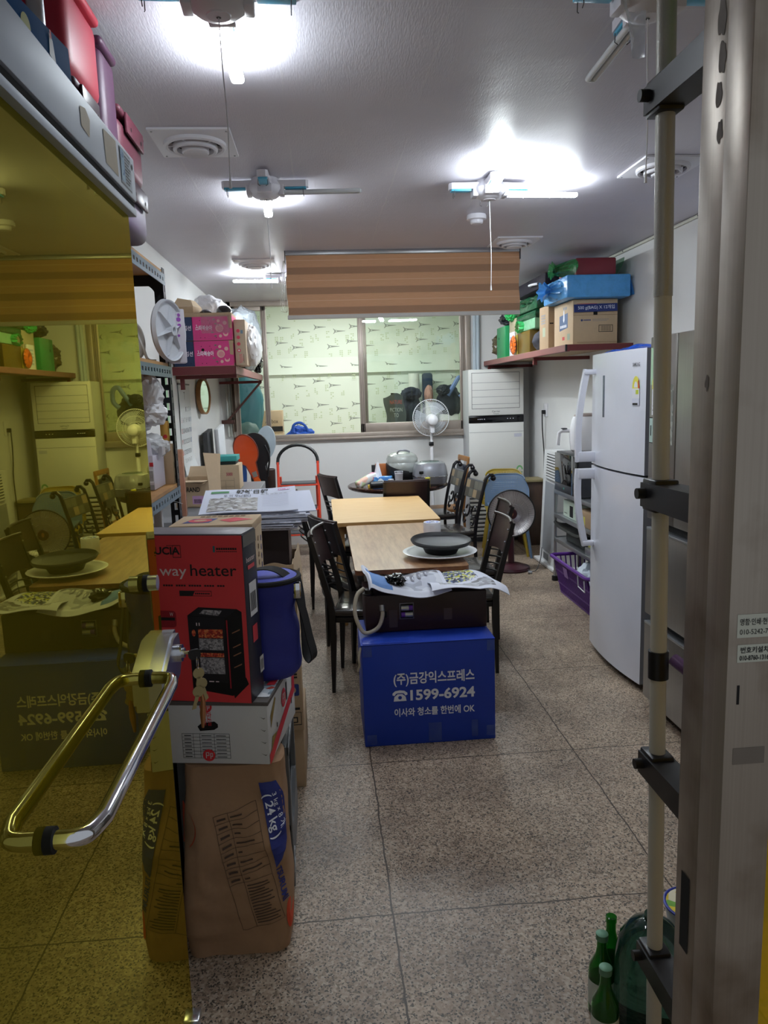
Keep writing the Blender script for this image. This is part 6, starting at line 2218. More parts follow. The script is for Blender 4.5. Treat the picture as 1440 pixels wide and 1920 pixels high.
for (a, b, c_, d_) in ((OX0, OX1, OY0, OY0 + .005), (OX0, OX1, OY1 - .005, OY1), (OX0, OX0 + .005, OY0, OY1), (OX1 - .005, OX1, OY0, OY1)):
    def wall_f(u, v, a=a, b=b, c_=c_, d_=d_):
        zt = OZ + .006 * math.sin(u * 17 + a * 30) + (.02 * u * u if (b - a) < .1 else .0)
        if b - a > .1:
            return (a + (b - a) * u, c_ + .008 * math.sin(v * 3) * (1 if c_ < 0 else -1) * 0, zt * v)
        return (a + (.012 * math.sin(v * PI) if a > 0 else 0), c_ + (d_ - c_) * u, zt * v)
    mb.sheet(wall_f, 20, 8, kraft2, .004)
mb.box(OX0, OX1, OY0, OY1, 0, .005, kraft2)
part('box', mb, t, True)
mb = MB()
M = front(0, OY0 - .001, 0)
mb.text('1kg', M, .055, .315, .020, ink, w=.04); mb.text('A', M, .128, .318, .018, ink); mb.text('(캡형 리필)', M, .092, .287, .020, ink, w=.075)
mb.disc(M, .14, .25, .014, ink)
M = rside(OX1 + .006, 0, 0)
mb.poly(M, [(-.06, .12), (.02, .14), (.03, .30), (-.02, .31), (-.05, .22)], mat('faded_ink', '#6d5a48', .8))
part('printing', mb, t, True)
mb = MB(); mb.box(-.43, -.163, 3.165, 3.41, .545, 1.045, mat('dark_brown_card', '#2b1f22', .6, var=.1), .004); mb.decal(rside(-.163, 3.165, 0), .0, .245, .55, 1.04, mat('brown_card_side', '#5f4a42', .7), .0008)
solo('dark_box', mb, 'dark brown box standing inside the open 1kg carton', 'box')

# stack of newspapers
npw = mat('newspaper_white', '#cfd3e4', .8, var=.03)
npe = speckle('newspaper_edge', ['#c9cddc', '#b3b6c6', '#d6d9e6', '#8f919c', '#c4c8d8'], 60)
def news_sheet(mb, cx, cy, z, w, d, rz, bend, m, th, sag=0.0, tilt=0.0):
    c_, s_ = math.cos(rz), math.sin(rz)
    def f(u, v):
        a, b = (u - .5) * w, (v - .5) * d
        y = cy + a * s_ + b * c_
        zz = z + bend * (.5 + .5 * math.sin(u * 6 + v)) + tilt * (y - 3.09)
        return (cx + a * c_ - b * s_, y, zz)
    mb.sheet(f, 14, 8, m, th)
    return f
random.seed(21)
first = None
for k in range(15):
    mb = MB()
    news_sheet(mb, -.325 + random.uniform(-.012, .012) + .004 * k, 3.30 + random.uniform(-.015, .015), 1.050 + k * .0046, .41, .37, R(random.uniform(-9, 4) + (k - 6) * .5), .0, npe if k % 3 == 1 else npw, .0038, tilt=.12 * k / 15)
    solo('newspaper', mb, 'folded newspaper in the pile under the top copy, on the dark box', 'newspaper', 'newspapers piled on the dark box')
t = thing('newspaper', 'topmost newspaper of the pile with its black masthead showing', 'newspaper', (-.32, 3.33, 1.12))
mb = MB()
fz = news_sheet(mb, -.33, 3.30, 1.1245, .41, .38, R(3.5), .007, npw, .004, tilt=.135)
part('sheet', mb, t)
def nf(x0, y0):
    def g(a, b):
        p = Vector(fz((x0 + a) / .41 + .5, (y0 + b) / .38 + .5))
        return p + Vector((0, 0, .0016))
    return g
def nrect(mb, x0, x1, y0, y1, m, n=10):
    g = nf(0, 0)
    vs__ = []
    for i in range(n + 1):
        x = x0 + (x1 - x0) * i / n
        vs__ += [g(x, y0), g(x, y1)]
    mb.add(vs__, [(2 * i, 2 * i + 2, 2 * i + 3, 2 * i + 1) for i in range(n)], m)
mb = MB()
mb.text('朝鮮日報', None, 0, 0, .050, ink, w=.145, bold=.03, fn=nf(.01, .112))
mb.text('또 이 무너졌다', None, 0, 0, .034, ink, w=.12, bold=.0, fn=nf(-.055, .048))
nrect(mb, -.175, -.095, .115, .15, mat('masthead_green', '#4f8558', .7), 6)
nrect(mb, .125, .178, .135, .165, mat('masthead_pink', '#cf9ac0', .7), 6); nrect(mb, .128, .175, .139, .161, mat('masthead_lilac', '#e3dcea', .7), 6)
nrect(mb, -.17, .185, .098, .100, greyp, 14)
for k in range(6):
    nrect(mb, .05 + k * .02, .064 + k * .02, .08, .086, greyp, 1)
for j in range(9):
    nrect(mb, .055, .17, .062 - j * .022, .065 - j * .022, mat('fine_grey_ink', '#b2b5c4', .8), 3)
nrect(mb, -.175, .035, -.17, .036, speckle('street_photo', ['#9b9896', '#84807e', '#b7b6b8', '#6f6a68', '#a7a3a0', '#c6c7cc'], 55), 12)
part('printing', mb, t)

# ================================================================ LEFT STORAGE RACK
RX, RXB, RY0, RY1 = -.58, -1.02, 1.86, 3.05
t = thing('slotted_rack', 'black slotted-angle storage rack with wooden boards on the left wall', 'rack', (-.8, 2.45, 0))
sl = mat('rack_black', '#15181d', .4, metal=.2)
slb = mat('rack_blue_grey', '#5c6f7c', .4, metal=.4)
ply = wood('ply_board', '#a3743f', '#b98a52', (1.5, 1, 1), 6, .55)
def slotted(mb, M, L, w, m, pitch=.05, sl_=.028, sw=.012, th=.0025):
    """strip along local x, width along local y, with slots cut through"""
    n = int(L / pitch)
    mb.box(0, L, 0, (w - sw) / 2, 0, th, m, 0, M)
    mb.box(0, L, (w + sw) / 2, w, 0, th, m, 0, M)
    mb.box(0, (pitch - sl_) / 2, (w - sw) / 2, (w + sw) / 2, 0, th, m, 0, M)
    for k in range(n):
        a = (pitch - sl_) / 2 + k * pitch + sl_
        mb.box(a, min(a + pitch - sl_, L), (w - sw) / 2, (w + sw) / 2, 0, th, m, 0, M)
for px, s_ in ((RX, 1), (RXB, -1)):
    for py, e in ((RY1, -1), (RY0, 1)):
        mb = MB()
        # face looking along Y (across X) and face looking along X
        Mx = Matrix(((0, -s_, 0, px), (0, 0, 1, py), (1, 0, 0, 0), (0, 0, 0, 1)))
        slotted(mb, Mx, 2.10, .042, sl)
        My = Matrix(((0, 0, 1, px - .001), (0, e, 0, py), (1, 0, 0, 0), (0, 0, 0, 1)))
        slotted(mb, My, 2.10, .042, sl)
        part('post', mb, t)
RZ = [2.085, 1.735, 1.265, .985, .45]
for z in RZ:
    mb = MB()
    for px in (RX, RXB):
        M = Matrix(((0, 0, 1, px), (1, 0, 0, RY0), (0, 1, 0, z - .048), (0, 0, 0, 1)))
        slotted(mb, M, RY1 - RY0, .042, slb, pitch=.045, sl_=.02, sw=.014)
    for py in (RY0, RY1):
        M = Matrix(((1, 0, 0, RXB), (0, 0, 1, py - .0015), (0, 1, 0, z - .048), (0, 0, 0, 1)))
        slotted(mb, M, RX - RXB, .042, sl)
    part('beam', mb, t)
    mb = MB(); mb.box(RXB, RX - .002, RY0, RY1, z - .008, z + .006, ply); part('board', mb, t)
# curved gussets at the top of the end frame
for px, s_ in ((RX, -1), (RXB, 1)):
    mb = MB()
    P = [(0, 0), (.17, 0), (.17, -.034)] + [(.092 - .058 * math.sin(a), -.034 - .058 * (1 - math.cos(a))) for a in [PI / 2 * i / 8 for i in range(9)]] + [(.034, -.20), (0, -.20)]
    poly = [(px + s_ * a, RZ[0] - .005 + b) for a, b in P]
    if s_ < 0:
        poly = poly[::-1]
    mb.prism(poly, 0, .003, sl, fm((0, RY1 - .004, 0), (1, 0, 0), (0, 0, 1)))
    part('gusset', mb, t)

# tubs on the rack
def tub(label, col, x0, x1, y0, y1, z0, z1, clip=True, lidc=None):
    t = thing('storage_tub', label, 'storage tub', ((x0 + x1) / 2, (y0 + y1) / 2, z0), 0, None)
    m = mat(col[0], col[1], .48, var=.05)
    ml = mat(lidc[0], lidc[1], .35) if lidc else m
    mb = MB(); mb.box(x0 + .006, x1 - .006, y0 + .006, y1 - .006, z0, z1 - .022, m, min(.035, (y1 - y0) * .16), None, 4); part('body', mb, t)
    mb = MB(); mb.box(x0, x1, y0, y1, z1 - .024, z1, ml, .011, None, 3); part('lid', mb, t)
    if clip:
        cm_ = mat(col[0] + '_clip', '#34252c', .35)
        ym = (y0 + y1) / 2
        h = (y1 - y0) * .34
        mb = MB(); mb.box(x1 - .002, x1 + .007, ym - h, ym + h, z1 - .065, z1 - .008, cm_ if clip == 2 else m, .004, None, 2)
        for q in (-.6, .6):
            mb.disc(rside(x1 + .007, ym + q * h, z1 - .045), 0, 0, .006, matte, .001)
        part('clip', mb, t)
    return t
tub('purple-brown tub with a dark clip under the bright red tub', ('plum_plastic', '#3b2230'), -.98, -.52, 1.87, 2.07, 2.092, 2.335, 2)
tub('bright red tub at the top left, above the open glass door', ('red_plastic', '#96182e'), -.96, -.52, 1.85, 2.13, 2.337, 2.565, False)
tub('tall dull purple tub between the red tub and the maroon one', ('dull_purple_plastic', '#472740'), -.98, -.52, 2.135, 2.285, 2.092, 2.535, False)
tub('maroon clip-lid tub at the far end of the rack top, upper of two', ('maroon_tub_plastic', '#5a2634'), -.98, -.525, 2.30, 2.60, 2.255, 2.43, True)
tub('grey-lilac tub with a dark clip under the maroon tub', ('lilac_plastic', '#5d4d66'), -.98, -.525, 2.30, 2.60, 2.092, 2.253, 2)

# grey pole and blue card above the door
mb = MB(); mb.cyl((-.55, 1.735, 0), (-.55, 1.735, HC), .0175, alum, 20); solo('support_pole', mb, 'grey metal pole in front of the red tub, behind the open door', 'pole')
mb = MB()
M = fm((-.376, 1.18, 2.0765), (.1, 1, 0), (-.12, .35, 1))
mb.box(-.15, .105, 0, .078, -.004, .004, mat('blue_packet', '#1d4a78', .85, var=.2, scale=9, spec=.1), .001, M)
mb.disc(M, -.04, .04, .014, mat('packet_yellow', '#8f8f3a', .5), .005, ry=.02); mb.poly(M, [(.03, .03), (.05, .02), (.045, .06), (.035, .07)], greyp, .005); mb.decal(M, .035, .04, .06, .075, inkr, .006)
solo('blue_packet', mb, 'dark blue printed packet lying along the top rail of the glass door', 'packet')

# small goods on the rack
t = thing('ribbed_disc', 'white plastic disc with star-shaped ribs standing on the rack edge', 'disc', (-.58, 2.98, 1.742))
wdm = mat('disc_white', '#cfd2da', .4, var=.03)
DM = TR(-.565, 2.955, 1.742 + .118, R(72)) @ Matrix.Rotation(PI / 2, 4, 'X') 
mb = MB(); mb.lathe([(0, .004), (.103, .004), (.108, .016), (.113, .018), (.116, .002), (.110, -.006), (0, -.006)], wdm, n=44, M=DM)
for k in range(6):
    A = DM @ Matrix.Rotation(k * PI / 3 + .3, 4, 'Z')
    mb.add([(.018, -.008, .004), (.098, -.001, .004), (.098, .001, .004), (.018, .008, .004), (.018, 0, .028), (.09, 0, .014)], [(0, 1, 5, 4), (1, 2, 5), (2, 3, 4, 5), (3, 0, 4)], wdm, A)
mb.lathe([(.02, .004), (.02, .03), (.012, .03), (.012, .008), (0, .008)], wdm, n=16, M=DM)
part('disc', mb, t)
mb = MB(); ccol = mat('cable_white', '#c6c4bf', .5)
for k in range(5):
    mb.tube([(-.70 + .022 * math.cos(a) + .004 * k, 2.96 + .03 * math.cos(a + .5) , 1.742 + .085 + (.078 - .004 * k) * math.sin(a)) for a in [2 * PI * i / 28 for i in range(28)]], .0055, ccol, 7, closed=True)
mb.tube(smooth([(-.68, 2.95, 1.86), (-.655, 2.93, 1.80), (-.64, 2.93, 1.755), (-.61, 2.935, 1.748)], 5), .0055, ccol, 7)
solo('coiled_cable', mb, 'coiled white cable on the rack board behind the ribbed disc', 'cable')
t = thing('tissue_carton', 'narrow white box with purple flower print on the rack end', 'box', (-.545, 3.04, 1.742), R(14))
mb = MB(); mb.box(-.05, .03, -.02, .045, 0, .205, mat('lilac_white_card', '#dbd6e2', .6), .004)
M = front(0, -.0205, 0)
random.seed(5)
for k in range(16):
    mb.disc(M, random.uniform(-.028, .01), random.uniform(.08, .195), random.uniform(.004, .009), mat('violet_print', '#9a4fb0', .6), .001 + k * .0001, n=8)
part('box', mb, t, True)
bagm = film('white_bag_film', '#ececf0', .95, .35)
clr = film('clear_bag_film', '#e8eaee', .55, .2)
mb = MB(); mb.blob((-.665, 2.94, 1.625), (.065, .07, .085), bagm, 2, .35, 1.7, 4); mb.blob((-.655, 2.93, 1.555), (.065, .06, .05), bagm, 7, .4, 1.7, 4); mb.blob((-.70, 2.95, 1.53), (.05, .06, .06), clr, 5, .4, 1.7, 4)
solo('white_plastic_bag', mb, 'crumpled white plastic bag stuffed into the rack below the ribbed disc', 'plastic bag')
mb = MB(); mb.blob((-.66, 2.93, 1.425), (.07, .06, .045), clr, 9, .4, 1.7, 4); mb.tube(smooth([(-.68, 2.93, 1.50), (-.67, 2.92, 1.46), (-.66, 2.92, 1.44)], 4), [.012] * 9, clr, 7)
mb.sheet(lambda u, v: (-.70 + .11 * u, 2.90 + .03 * math.sin(5 * u), 1.43 - .09 * v * (.6 + .4 * math.sin(3 * u + 1))), 10, 6, bagm)
solo('clear_plastic_bag', mb, 'clear plastic bag draped over the barcoded carton in the rack', 'plastic bag')
mb = MB(); mb.box(-.82, -.708, 2.80, 3.0, 1.273, 1.44, kraftd, .003); mb.decal(front(-.74, 2.80, 1.271), -.055, .055, .08, .083, kraft); solo('carton', mb, 'brown carton on the rack just left of the barcoded one', 'carton')
t = thing('barcode_carton', 'pale lilac carton with a barcode on the lower rack board', 'carton', (-.65, 2.9, 1.271))
mb = MB(); mb.box(-.705, -.622, 2.80, 2.99, 1.273, 1.40, mat('lilac_grey_card', '#c5c0cc', .65), .003)
mb.add([(-.705, 2.80, 1.40), (-.622, 2.80, 1.40), (-.64, 2.86, 1.45), (-.705, 2.86, 1.46)], [(0, 1, 2, 3)], MATS['lilac_grey_card'])
M = front(-.664, 2.80, 1.271)
mb.decal(M, .0, .04, .03, .08, paper); 
for k in range(9):
    mb.decal(M, .004 + k * .004, .006 + k * .004, .036, .074, ink, .0014)
mb.decal(M, -.04, .04, .004, .022, greyp); mb.decal(M, .028, .042, .09, .105, inkr)
part('box', mb, t)
mb = MB(); mb.box(-.63, -.60, 3.0, 3.03, 1.43, 1.52, mat('yellow_ochre_print', '#c99a45', .6), .002); mb.disc(front(-.612, 3.0, 1.46), 0, 0, .008, inkr); mb.box(-.64, -.59, 3.0, 3.035, 1.271, 1.43, kraft, .002)
solo('ochre_box', mb, 'ochre yellow box showing through the slots of the rack post', 'box')
mb = MB(); mb.sheet(lambda u, v: (-.66 + .10 * u, 2.93 + .05 * v, 1.205 + .012 * math.sin(PI * u) - .01 * v), 8, 4, paper, .001); mb.box(-.67, -.64, 2.95, 2.98, .992, 1.2, paper, .002)
solo('paper_slip', mb, 'white slip of paper sticking out below the lower rack board', 'paper')
t = thing('black_device', 'black plastic appliance on the lower board of the rack', 'appliance', (-.66, 2.8, .991))
mb = MB(); mb.box(-.74, -.60, 2.68, 2.88, .992, 1.125, blackp, .02, None, 4); mb.decal(rside(-.60, 2.7, .992), .03, .15, .03, .09, dgrey); part('body', mb, t)
mb = MB(); mb.box(-.66, -.60, 2.60, 2.66, .992, 1.0, mat('ochre_stick', '#c98d3c', .5), .002, None); mb.box(-.625, -.600, 2.45, 2.66, 1.0, 1.016, mat('ochre_stick', '#c98d3c', .5), .003); solo('ochre_tool', mb, 'ochre wooden tool in front of the black appliance', 'tool')
mb = MB(); mb.blob((-.655, 2.50, 1.035), (.07, .08, .05), film('sky_blue_film', '#2f8fe0', .85, .2), 11, .4, 2.2, 4, flat=.9); solo('blue_plastic_bag', mb, 'sky blue plastic bag beside the black appliance on the rack', 'plastic bag')
# hanging green strip behind the rack post
mb = MB(); mb.sheet(lambda u, v: (XL + .006 + .006 * u, 5.12 + .10 * u, 1.75 - .40 * v + .01 * math.sin(9 * v)), 4, 12, mat('mint_plastic', '#a9d8b0', .35, bump=.2), .002); solo('mint_strip', mb, 'pale mint plastic strip hanging by the calendar', 'plastic strip')
mb = MB(); mb.box(-.805, -.772, 4.2, 4.24, .955, 1.33, film('copper_film', '#c08a70', .8, .2), .006)
solo('copper_packet', mb, 'copper-toned packet standing beside the rack post', 'packet')

# ================================================================ LEFT WALL: shelf, calendar, mirror
LX, L0, L1, LZ = -.592, 5.51, 8.03, 1.832
t = thing('wall_shelf', 'red-brown steel wall shelf carrying the pink cartons on the left', 'shelf', (-.8, 6.7, 1.78))
mb = MB(); mb.box(XL + .001, LX - .004, L0 + .004, L1, LZ - .02, LZ, chip); part('board', mb, t)
mb = MB(); mb.box(LX - .004, LX, L0, L1, LZ - .055, LZ - .002, shp); mb.box(XL + .001, LX, L0, L0 + .004, LZ - .06, LZ - .002, shm); mb.box(LX - .03, LX, L0, L1, LZ - .059, LZ - .055, shm); part('frame', mb, t)
for yy in (5.62, 7.98):
    mb = MB(); mb.box(XL + .001, LX - .01, yy, yy + .025, LZ - .085, LZ - .058, shm)
    if yy > 7:
        mb.bar((LX - .02, yy + .012, LZ - .075), (XL + .06, yy + .012, 1.36), .026, .022, mat('brown_brace', '#4a2c26', .5)); mb.box(XL + .001, XL + .14, yy, yy + .04, 1.335, 1.375, MATS['brown_brace'], .003)
    else:
        mb.box(XL + .03, XL + .06, yy, yy + .025, LZ - .16, LZ - .085, shm)
    part('bracket', mb, t)
mb = MB(); mb.box(XL + .001, XL + .03, 6.9, 6.93, LZ - .11, LZ - .05, dgrey); part('hook', mb, t)
# peach cartons
navy = mat('peach_navy', '#24365a', .55, var=.05); pk = mat('peach_pink', '#d83f86', .5, var=.04); pcream = mat('peach_cream', '#e9b9b0', .6); pleaf = mat('peach_leaf', '#5f8a68', .6); wht = mat('print_white', '#f0e4ee', .5)
def peach(label, z0, z1, topc):
    t = thing('peach_carton', label, 'carton', (-.82, 5.7, z0), 0, None)
    mb = MB(); mb.box(-1.028, -.605, 5.54, 5.86, z0, z1, kraft, .003)
    M = front(-.82, 5.54, z0); h = z1 - z0
    e = h - (.028 if topc else .001)
    mb.decal(M, -.207, -.062, .001, e, navy, .0006)
    mb.poly(M, [(-.062, .001), (.214 - .0, .001), (.214, h * .42), (.19, h * .45), (.185, e), (-.066, e)], pk, .0006)
    mb.text('스타복숭아', M, .016, .075, .026, wht, w=.118, bold=.03)
    mb.text('스타킹선', M, -.125, .075, .026, wht, w=.105, bold=.02)
    mb.disc(M, -.034, .108, .004, wht, .0012, n=8)
    if not topc:
        mb.disc(M, .0, .115, .0105, matte, .0012)
    for (x, y, r, c) in ((.125, .085, .028, pcream), (.13, .03, .011, pcream), (.165, .12, .014, pcream), (.168, .045, .018, pcream), (.12, .135, .011, pcream)):
        if y + r < e:
            mb.disc(M, x, y, r, c, .0012); mb.disc(M, x + r * .1, y - r * .1, r * .7, mat('peach_blush', '#e0949c', .6), .0016) if r > .02 else None
    mb.disc(M, .168, .055, .014, pk, .0016)
    for (x, y) in ((.10, .115), (.095, .03), (.09, .145), (.075, .055)):
        mb.poly(M, [(x - .012, y), (x, y + .006), (x + .012, y + .001), (x, y - .004)], pleaf, .0014)
    for (x, y) in ((-.01, .02), (.02, .02), (.10, .02), (-.01, .14), (.05, .14), (.06, .12), (-.13, .02), (-.09, .02)):
        if y < e:
            mb.disc(M, x, y, .003, matte, .0014, n=6)
    M2 = rside(-.605, 5.54, z0)
    mb.decal(M2, .0, .30, .02, h - .02, pk, .0006)
    part('box', mb, t)
    if topc:
        mb = MB(); mb.decal(M, .0, .20, .05, e + .01, film('packing_tape', '#e8c9d8', .22, .05), .003); part('tape', mb, t)
peach('lower of the two pink and navy peach cartons on the left wall shelf', LZ + .0005, LZ + .178, False)
peach('upper of the two pink and navy peach cartons, taped along its top', LZ + .18, 2.205, True)
# things on top of the peach cartons
t = thing('open_box', 'small open kraft box on top of the pink cartons', 'box', (-.95, 5.62, 2.206), R(-14))
mb = MB(); mb.box(-.07, .09, -.04, .12, 0, .05, kraft, .002)
mb.add([(-.07, -.04, .05), (.09, -.04, .05), (.06, .0, .095), (-.04, .0, .115)], [(0, 1, 2, 3)], kraft2); mb.add([(.09, -.04, .05), (.09, .12, .05), (.05, .1, .10), (.05, -.01, .10)], [(0, 1, 2, 3)], kraft2)
part('box', mb, t, True)
mb = MB(); mb.blob((-.82, 6.02, 2.245), (.135, .15, .135), bagm, 14, .28, 1.6, 4, flat=.95); mb.box(-1.0, -.64, 5.87, 6.2, 1.833, 2.13, kraft, .003)
solo('white_plastic_bag', mb, 'full white plastic bag behind the top peach carton', 'plastic bag')
lacq = mat('black_lacquer', '#120c0d', .08, coat=.8)
for lab, x, y, r, hh in (('glossy black bowl upside down at the right on the peach cartons', -.67, 5.68, .062, .062), ('glossy black bowl upside down at the left on the peach cartons', -.80, 5.66, .045, .034)):
    mb = MB(); mb.lathe([(r, 0), (r * 1.0, .006), (r * .93, hh * .5), (r * .6, hh * .88), (r * .3, hh), (0, hh)], lacq, (x, y, 2.2062), 28)
    mb.disc(top(x + .01, y - r * .5, 2.2062 + hh * .7), 0, 0, .004, cardred)
    solo('lacquer_bowl', mb, lab, 'bowl', 'black bowls on the peach cartons')
# toilet paper pack
t = thing('paper_roll_pack', 'kraft-faced pack of white paper rolls with pink dots, beside the peach cartons', 'pack', (-.55, 5.9, LZ))
pkf = mat('pack_kraft', '#c9b49b', .6)
mb = MB(); mb.box(-.598, -.515, 5.57, 5.84, LZ + .0005, LZ + .325, pkf, .008)
M = front(-.556, 5.57, LZ)
for k in range(4):
    mb.disc(M, -.012, .245 - k * .046, .0125, mat('dot_pink', '#dd4a63', .5), .0012)
mb.disc(M, -.012, .107, .007, wht, .0016)
mb.text('siills', M, -.012, .05, .03, mat('dot_pink2', '#dd6a7a', .5), w=.062, rot=-PI / 2, off=.0014); mb.decal(M, .018, .0205, .02, .08, ink, .0012); mb.decal(M, .005, .022, .225, .25, mat('pack_blue', '#7d9ab0', .5), .0012)
part('wrapper', mb, t)
mb = MB(); mb.blob((-.505, 5.88, 1.985), (.075, .24, .16), mat('white_film_pack', '#e2e2e6', .25, var=.03), 5, .18, 2, 4, flat=.92); part('film', mb, t)
mb = MB(); mb.blob((-.65, 6.75, 2.10), (.16, .36, .29), film('grey_clear_film', '#9aa0a6', .6, .15), 17, .22, 1.6, 4, flat=.9); solo('grey_film_bag', mb, 'large grey translucent bag bulging over the edge of the left wall shelf', 'plastic bag')
mb = MB(); mb.box(-.68, -.59, 6.2, 6.5, LZ + .001, LZ + .07, blackp, .01); mb.blob((-.60, 7.55, 1.95), (.05, .12, .12), mat('black_film', '#121214', .2), 3, .4, 2, 4, flat=.95); solo('black_bag', mb, 'small black bag at the far end of the left wall shelf', 'bag')
# mirror
t = thing('round_mirror', 'round mirror in a tan wooden rim on the left wall', 'mirror', (XL, 6.56, 1.47))
MM = fm((XL + .03, 6.56, 1.622), (0, 1, 0), (0, 0, 1)) @ Matrix.Rotation(R(-9), 4, 'Y')
mb = MB(); mb.lathe([(.150, -.0), (.150, .035), (.140, .038), (.136, .034), (.136, .0), (.15, 0)], wood('mirror_rim_wood', '#8a6038', '#a07648', (3, 3, 3), 4, .5), n=44, M=MM); part('rim', mb, t)
mb = MB(); mb.disc(MM, 0, 0, .138, mat('mirror_glass', '#cfe0d6', .04, metal=1.0, var=.01), .028, n=44); part('glass', mb, t)
# calendar
t = thing('wall_calendar', 'long paper wall calendar with a curled lower corner', 'calendar', (XL, 5.9, 1.03))
cal = mat('calendar_paper', '#d5d8d8', .8, var=.02)
CY0, CY1 = 5.64, 6.10
def cf(u, v):
    z = 1.715 - .68 * v
    return (XL + .006 + .12 * max(0, v - .72) ** 2 * 3 * (.3 + u) + .004 * math.sin(v * 7), CY0 + (CY1 - CY0) * u + .25 * max(0, v - .6) ** 2, z)
mb = MB(); mb.sheet(cf, 6, 26, cal, .0015); part('sheet', mb, t)
mb = MB(); mb.box(XL + .001, XL + .012, CY0 - .005, CY1 + .005, 1.71, 1.722, dbrown, .002); part('binding', mb, t)
mb = MB()
def cfun(u0, v0):
    def g(a, b):
        p = Vector(cf(u0 + a / (CY1 - CY0), v0 - b / .68))
        return p + Vector((.003, 0, 0))
    return g
ci = mat('calendar_ink', '#45494f', .7); cib = mat('calendar_blue', '#3f5c9c', .7); cir = mat('calendar_red', '#c45a5a', .7)
mb.text('7', None, 0, 0, .06, ci, w=.035, fn=cfun(.45, .17))
day = 1
for r_ in range(5):
    for c_ in range(7):
        if r_ == 0 and c_ < 3:
            continue
        if day > 31:
            break
        mb.text(str(day), None, 0, 0, .036, cir if c_ == 0 else (cib if c_ == 6 else ci), w=.02 if day < 10 else .042, fn=cfun(.09 + c_ * .137, .30 + r_ * .118))
        day += 1
for k in range(6):
    u = .2 + k * .1
    mb.text(str(k + 2), None, 0, 0, .03, ci, w=.016, fn=cfun(u, .86))
part('numbers', mb, t)

# ================================================================ LEFT FLOOR AREA BETWEEN RACK AND SHELF
mb = MB(); mb.box(-1.03, -.46, 4.05, 5.9, 0, .95, mat('grey_cabinet_paint', '#77787b', .5), .006)
for y in (4.66, 5.28):
    mb.box(-.461, -.4585, y, y + .006, .03, .88, dgrey)
solo('side_cabinet', mb, 'grey cabinet under the cartons between the rack and the wall shelf', 'cabinet')
mb = MB(); mb.box(-1.03, -.42, 6.05, 7.0, 0, .76, mat('brown_chest_paint', '#5d5048', .6), .006); solo('storage_chest', mb, 'brown chest under the racket bags by the window', 'chest')
t = thing('brand_carton', 'open carton lettered BRAND with raised flaps on the grey cabinet', 'carton', (-.78, 4.7, .951), R(-10))
mb = MB()
bw_, bd_, bh_ = .21, .24, .165
for (a, b, c_, d_) in ((-bw_ / 2, bw_ / 2, -bd_ / 2, -bd_ / 2 + .005), (-bw_ / 2, bw_ / 2, bd_ / 2 - .005, bd_ / 2), (-bw_ / 2, -bw_ / 2 + .005, -bd_ / 2, bd_ / 2), (bw_ / 2 - .005, bw_ / 2, -bd_ / 2, bd_ / 2)):
    mb.box(a, b, c_, d_, 0, bh_, kraft2)
mb.box(-bw_ / 2, bw_ / 2, -bd_ / 2, bd_ / 2, 0, .005, kraft2)
part('box', mb, t, True)
mb = MB(); mb.add([(-bw_ / 2, -bd_ / 2, bh_), (bw_ / 2, -bd_ / 2, bh_), (bw_ / 2 - .0, -bd_ / 2 - .09, bh_ - .012), (-bw_ / 2, -bd_ / 2 - .09, bh_ + .012)], [(0, 1, 2, 3)], kraft2); mb.box(-bw_ / 2, bw_ / 2, -bd_ / 2 - .09, -bd_ / 2, bh_ - .002, bh_, kraft2); part('flap', mb, t, True)
mb = MB(); mb.add([(bw_ / 2, -bd_ / 2, bh_), (bw_ / 2, bd_ / 2, bh_), (bw_ / 2 + .01, bd_ / 2, bh_ + .14), (bw_ / 2 - .02, -bd_ / 2 + .01, bh_ + .165), (bw_ / 2 - .004, -bd_ / 2, bh_), (bw_ / 2 - .004, bd_ / 2, bh_), (bw_ / 2 + .006, bd_ / 2, bh_ + .14), (bw_ / 2 - .024, -bd_ / 2 + .01, bh_ + .165)], [(0, 1, 2, 3), (7, 6, 5, 4), (0, 4, 5, 1), (1, 5, 6, 2), (2, 6, 7, 3), (3, 7, 4, 0)], kraft2)
mb.add([(-bw_ / 2, bd_ / 2, bh_), (bw_ / 2, bd_ / 2, bh_), (bw_ / 2 - .01, bd_ / 2 + .05, bh_ + .06), (-bw_ / 2, bd_ / 2 + .05, bh_ + .06)], [(0, 1, 2, 3)], kraft2)
part('flap', mb, t, True)
mb = MB()
M = front(0, -bd_ / 2 - .0005, 0)
mb.text('BRAND', M, .0, .095, .028, ink, w=.10, bold=.02); mb.decal(M, .0, .10, .02, .07, mat('pink_barcode_label', '#cfa3d0', .6))
for k in range(8):
    mb.decal(M, .01 + k * .006, .013 + k * .006, .025, .05, ink, .0014)
part('printing', mb, t, True)
mb = MB(); mb.tube([( -.60 + .05 * math.cos(a), 4.40, 1.012 + .052 * math.sin(a)) for a in [2 * PI * i / 26 for i in range(26)]], .01, film('clear_tape_roll', '#cbbfa6', .7, .15), 8, closed=True); solo('tape_roll', mb, 'roll of clear packing tape in front of the BRAND carton', 'tape roll')
mb = MB(); mb.blob((-.60, 4.30, .99), (.09, .07, .042), mat('purple_cloth', '#4b2a78', .6), 4, .4, 2.4, 4, flat=.9); mb.blob((-.55, 4.55, 1.02), (.03, .03, .03), MATS['purple_cloth'], 6, .4, 2.4, 3); mb.box(-.57, -.53, 4.53, 4.57, .95, 1.0, MATS['purple_cloth'])
solo('purple_cloth', mb, 'purple cloth bunched in front of the BRAND carton', 'cloth')
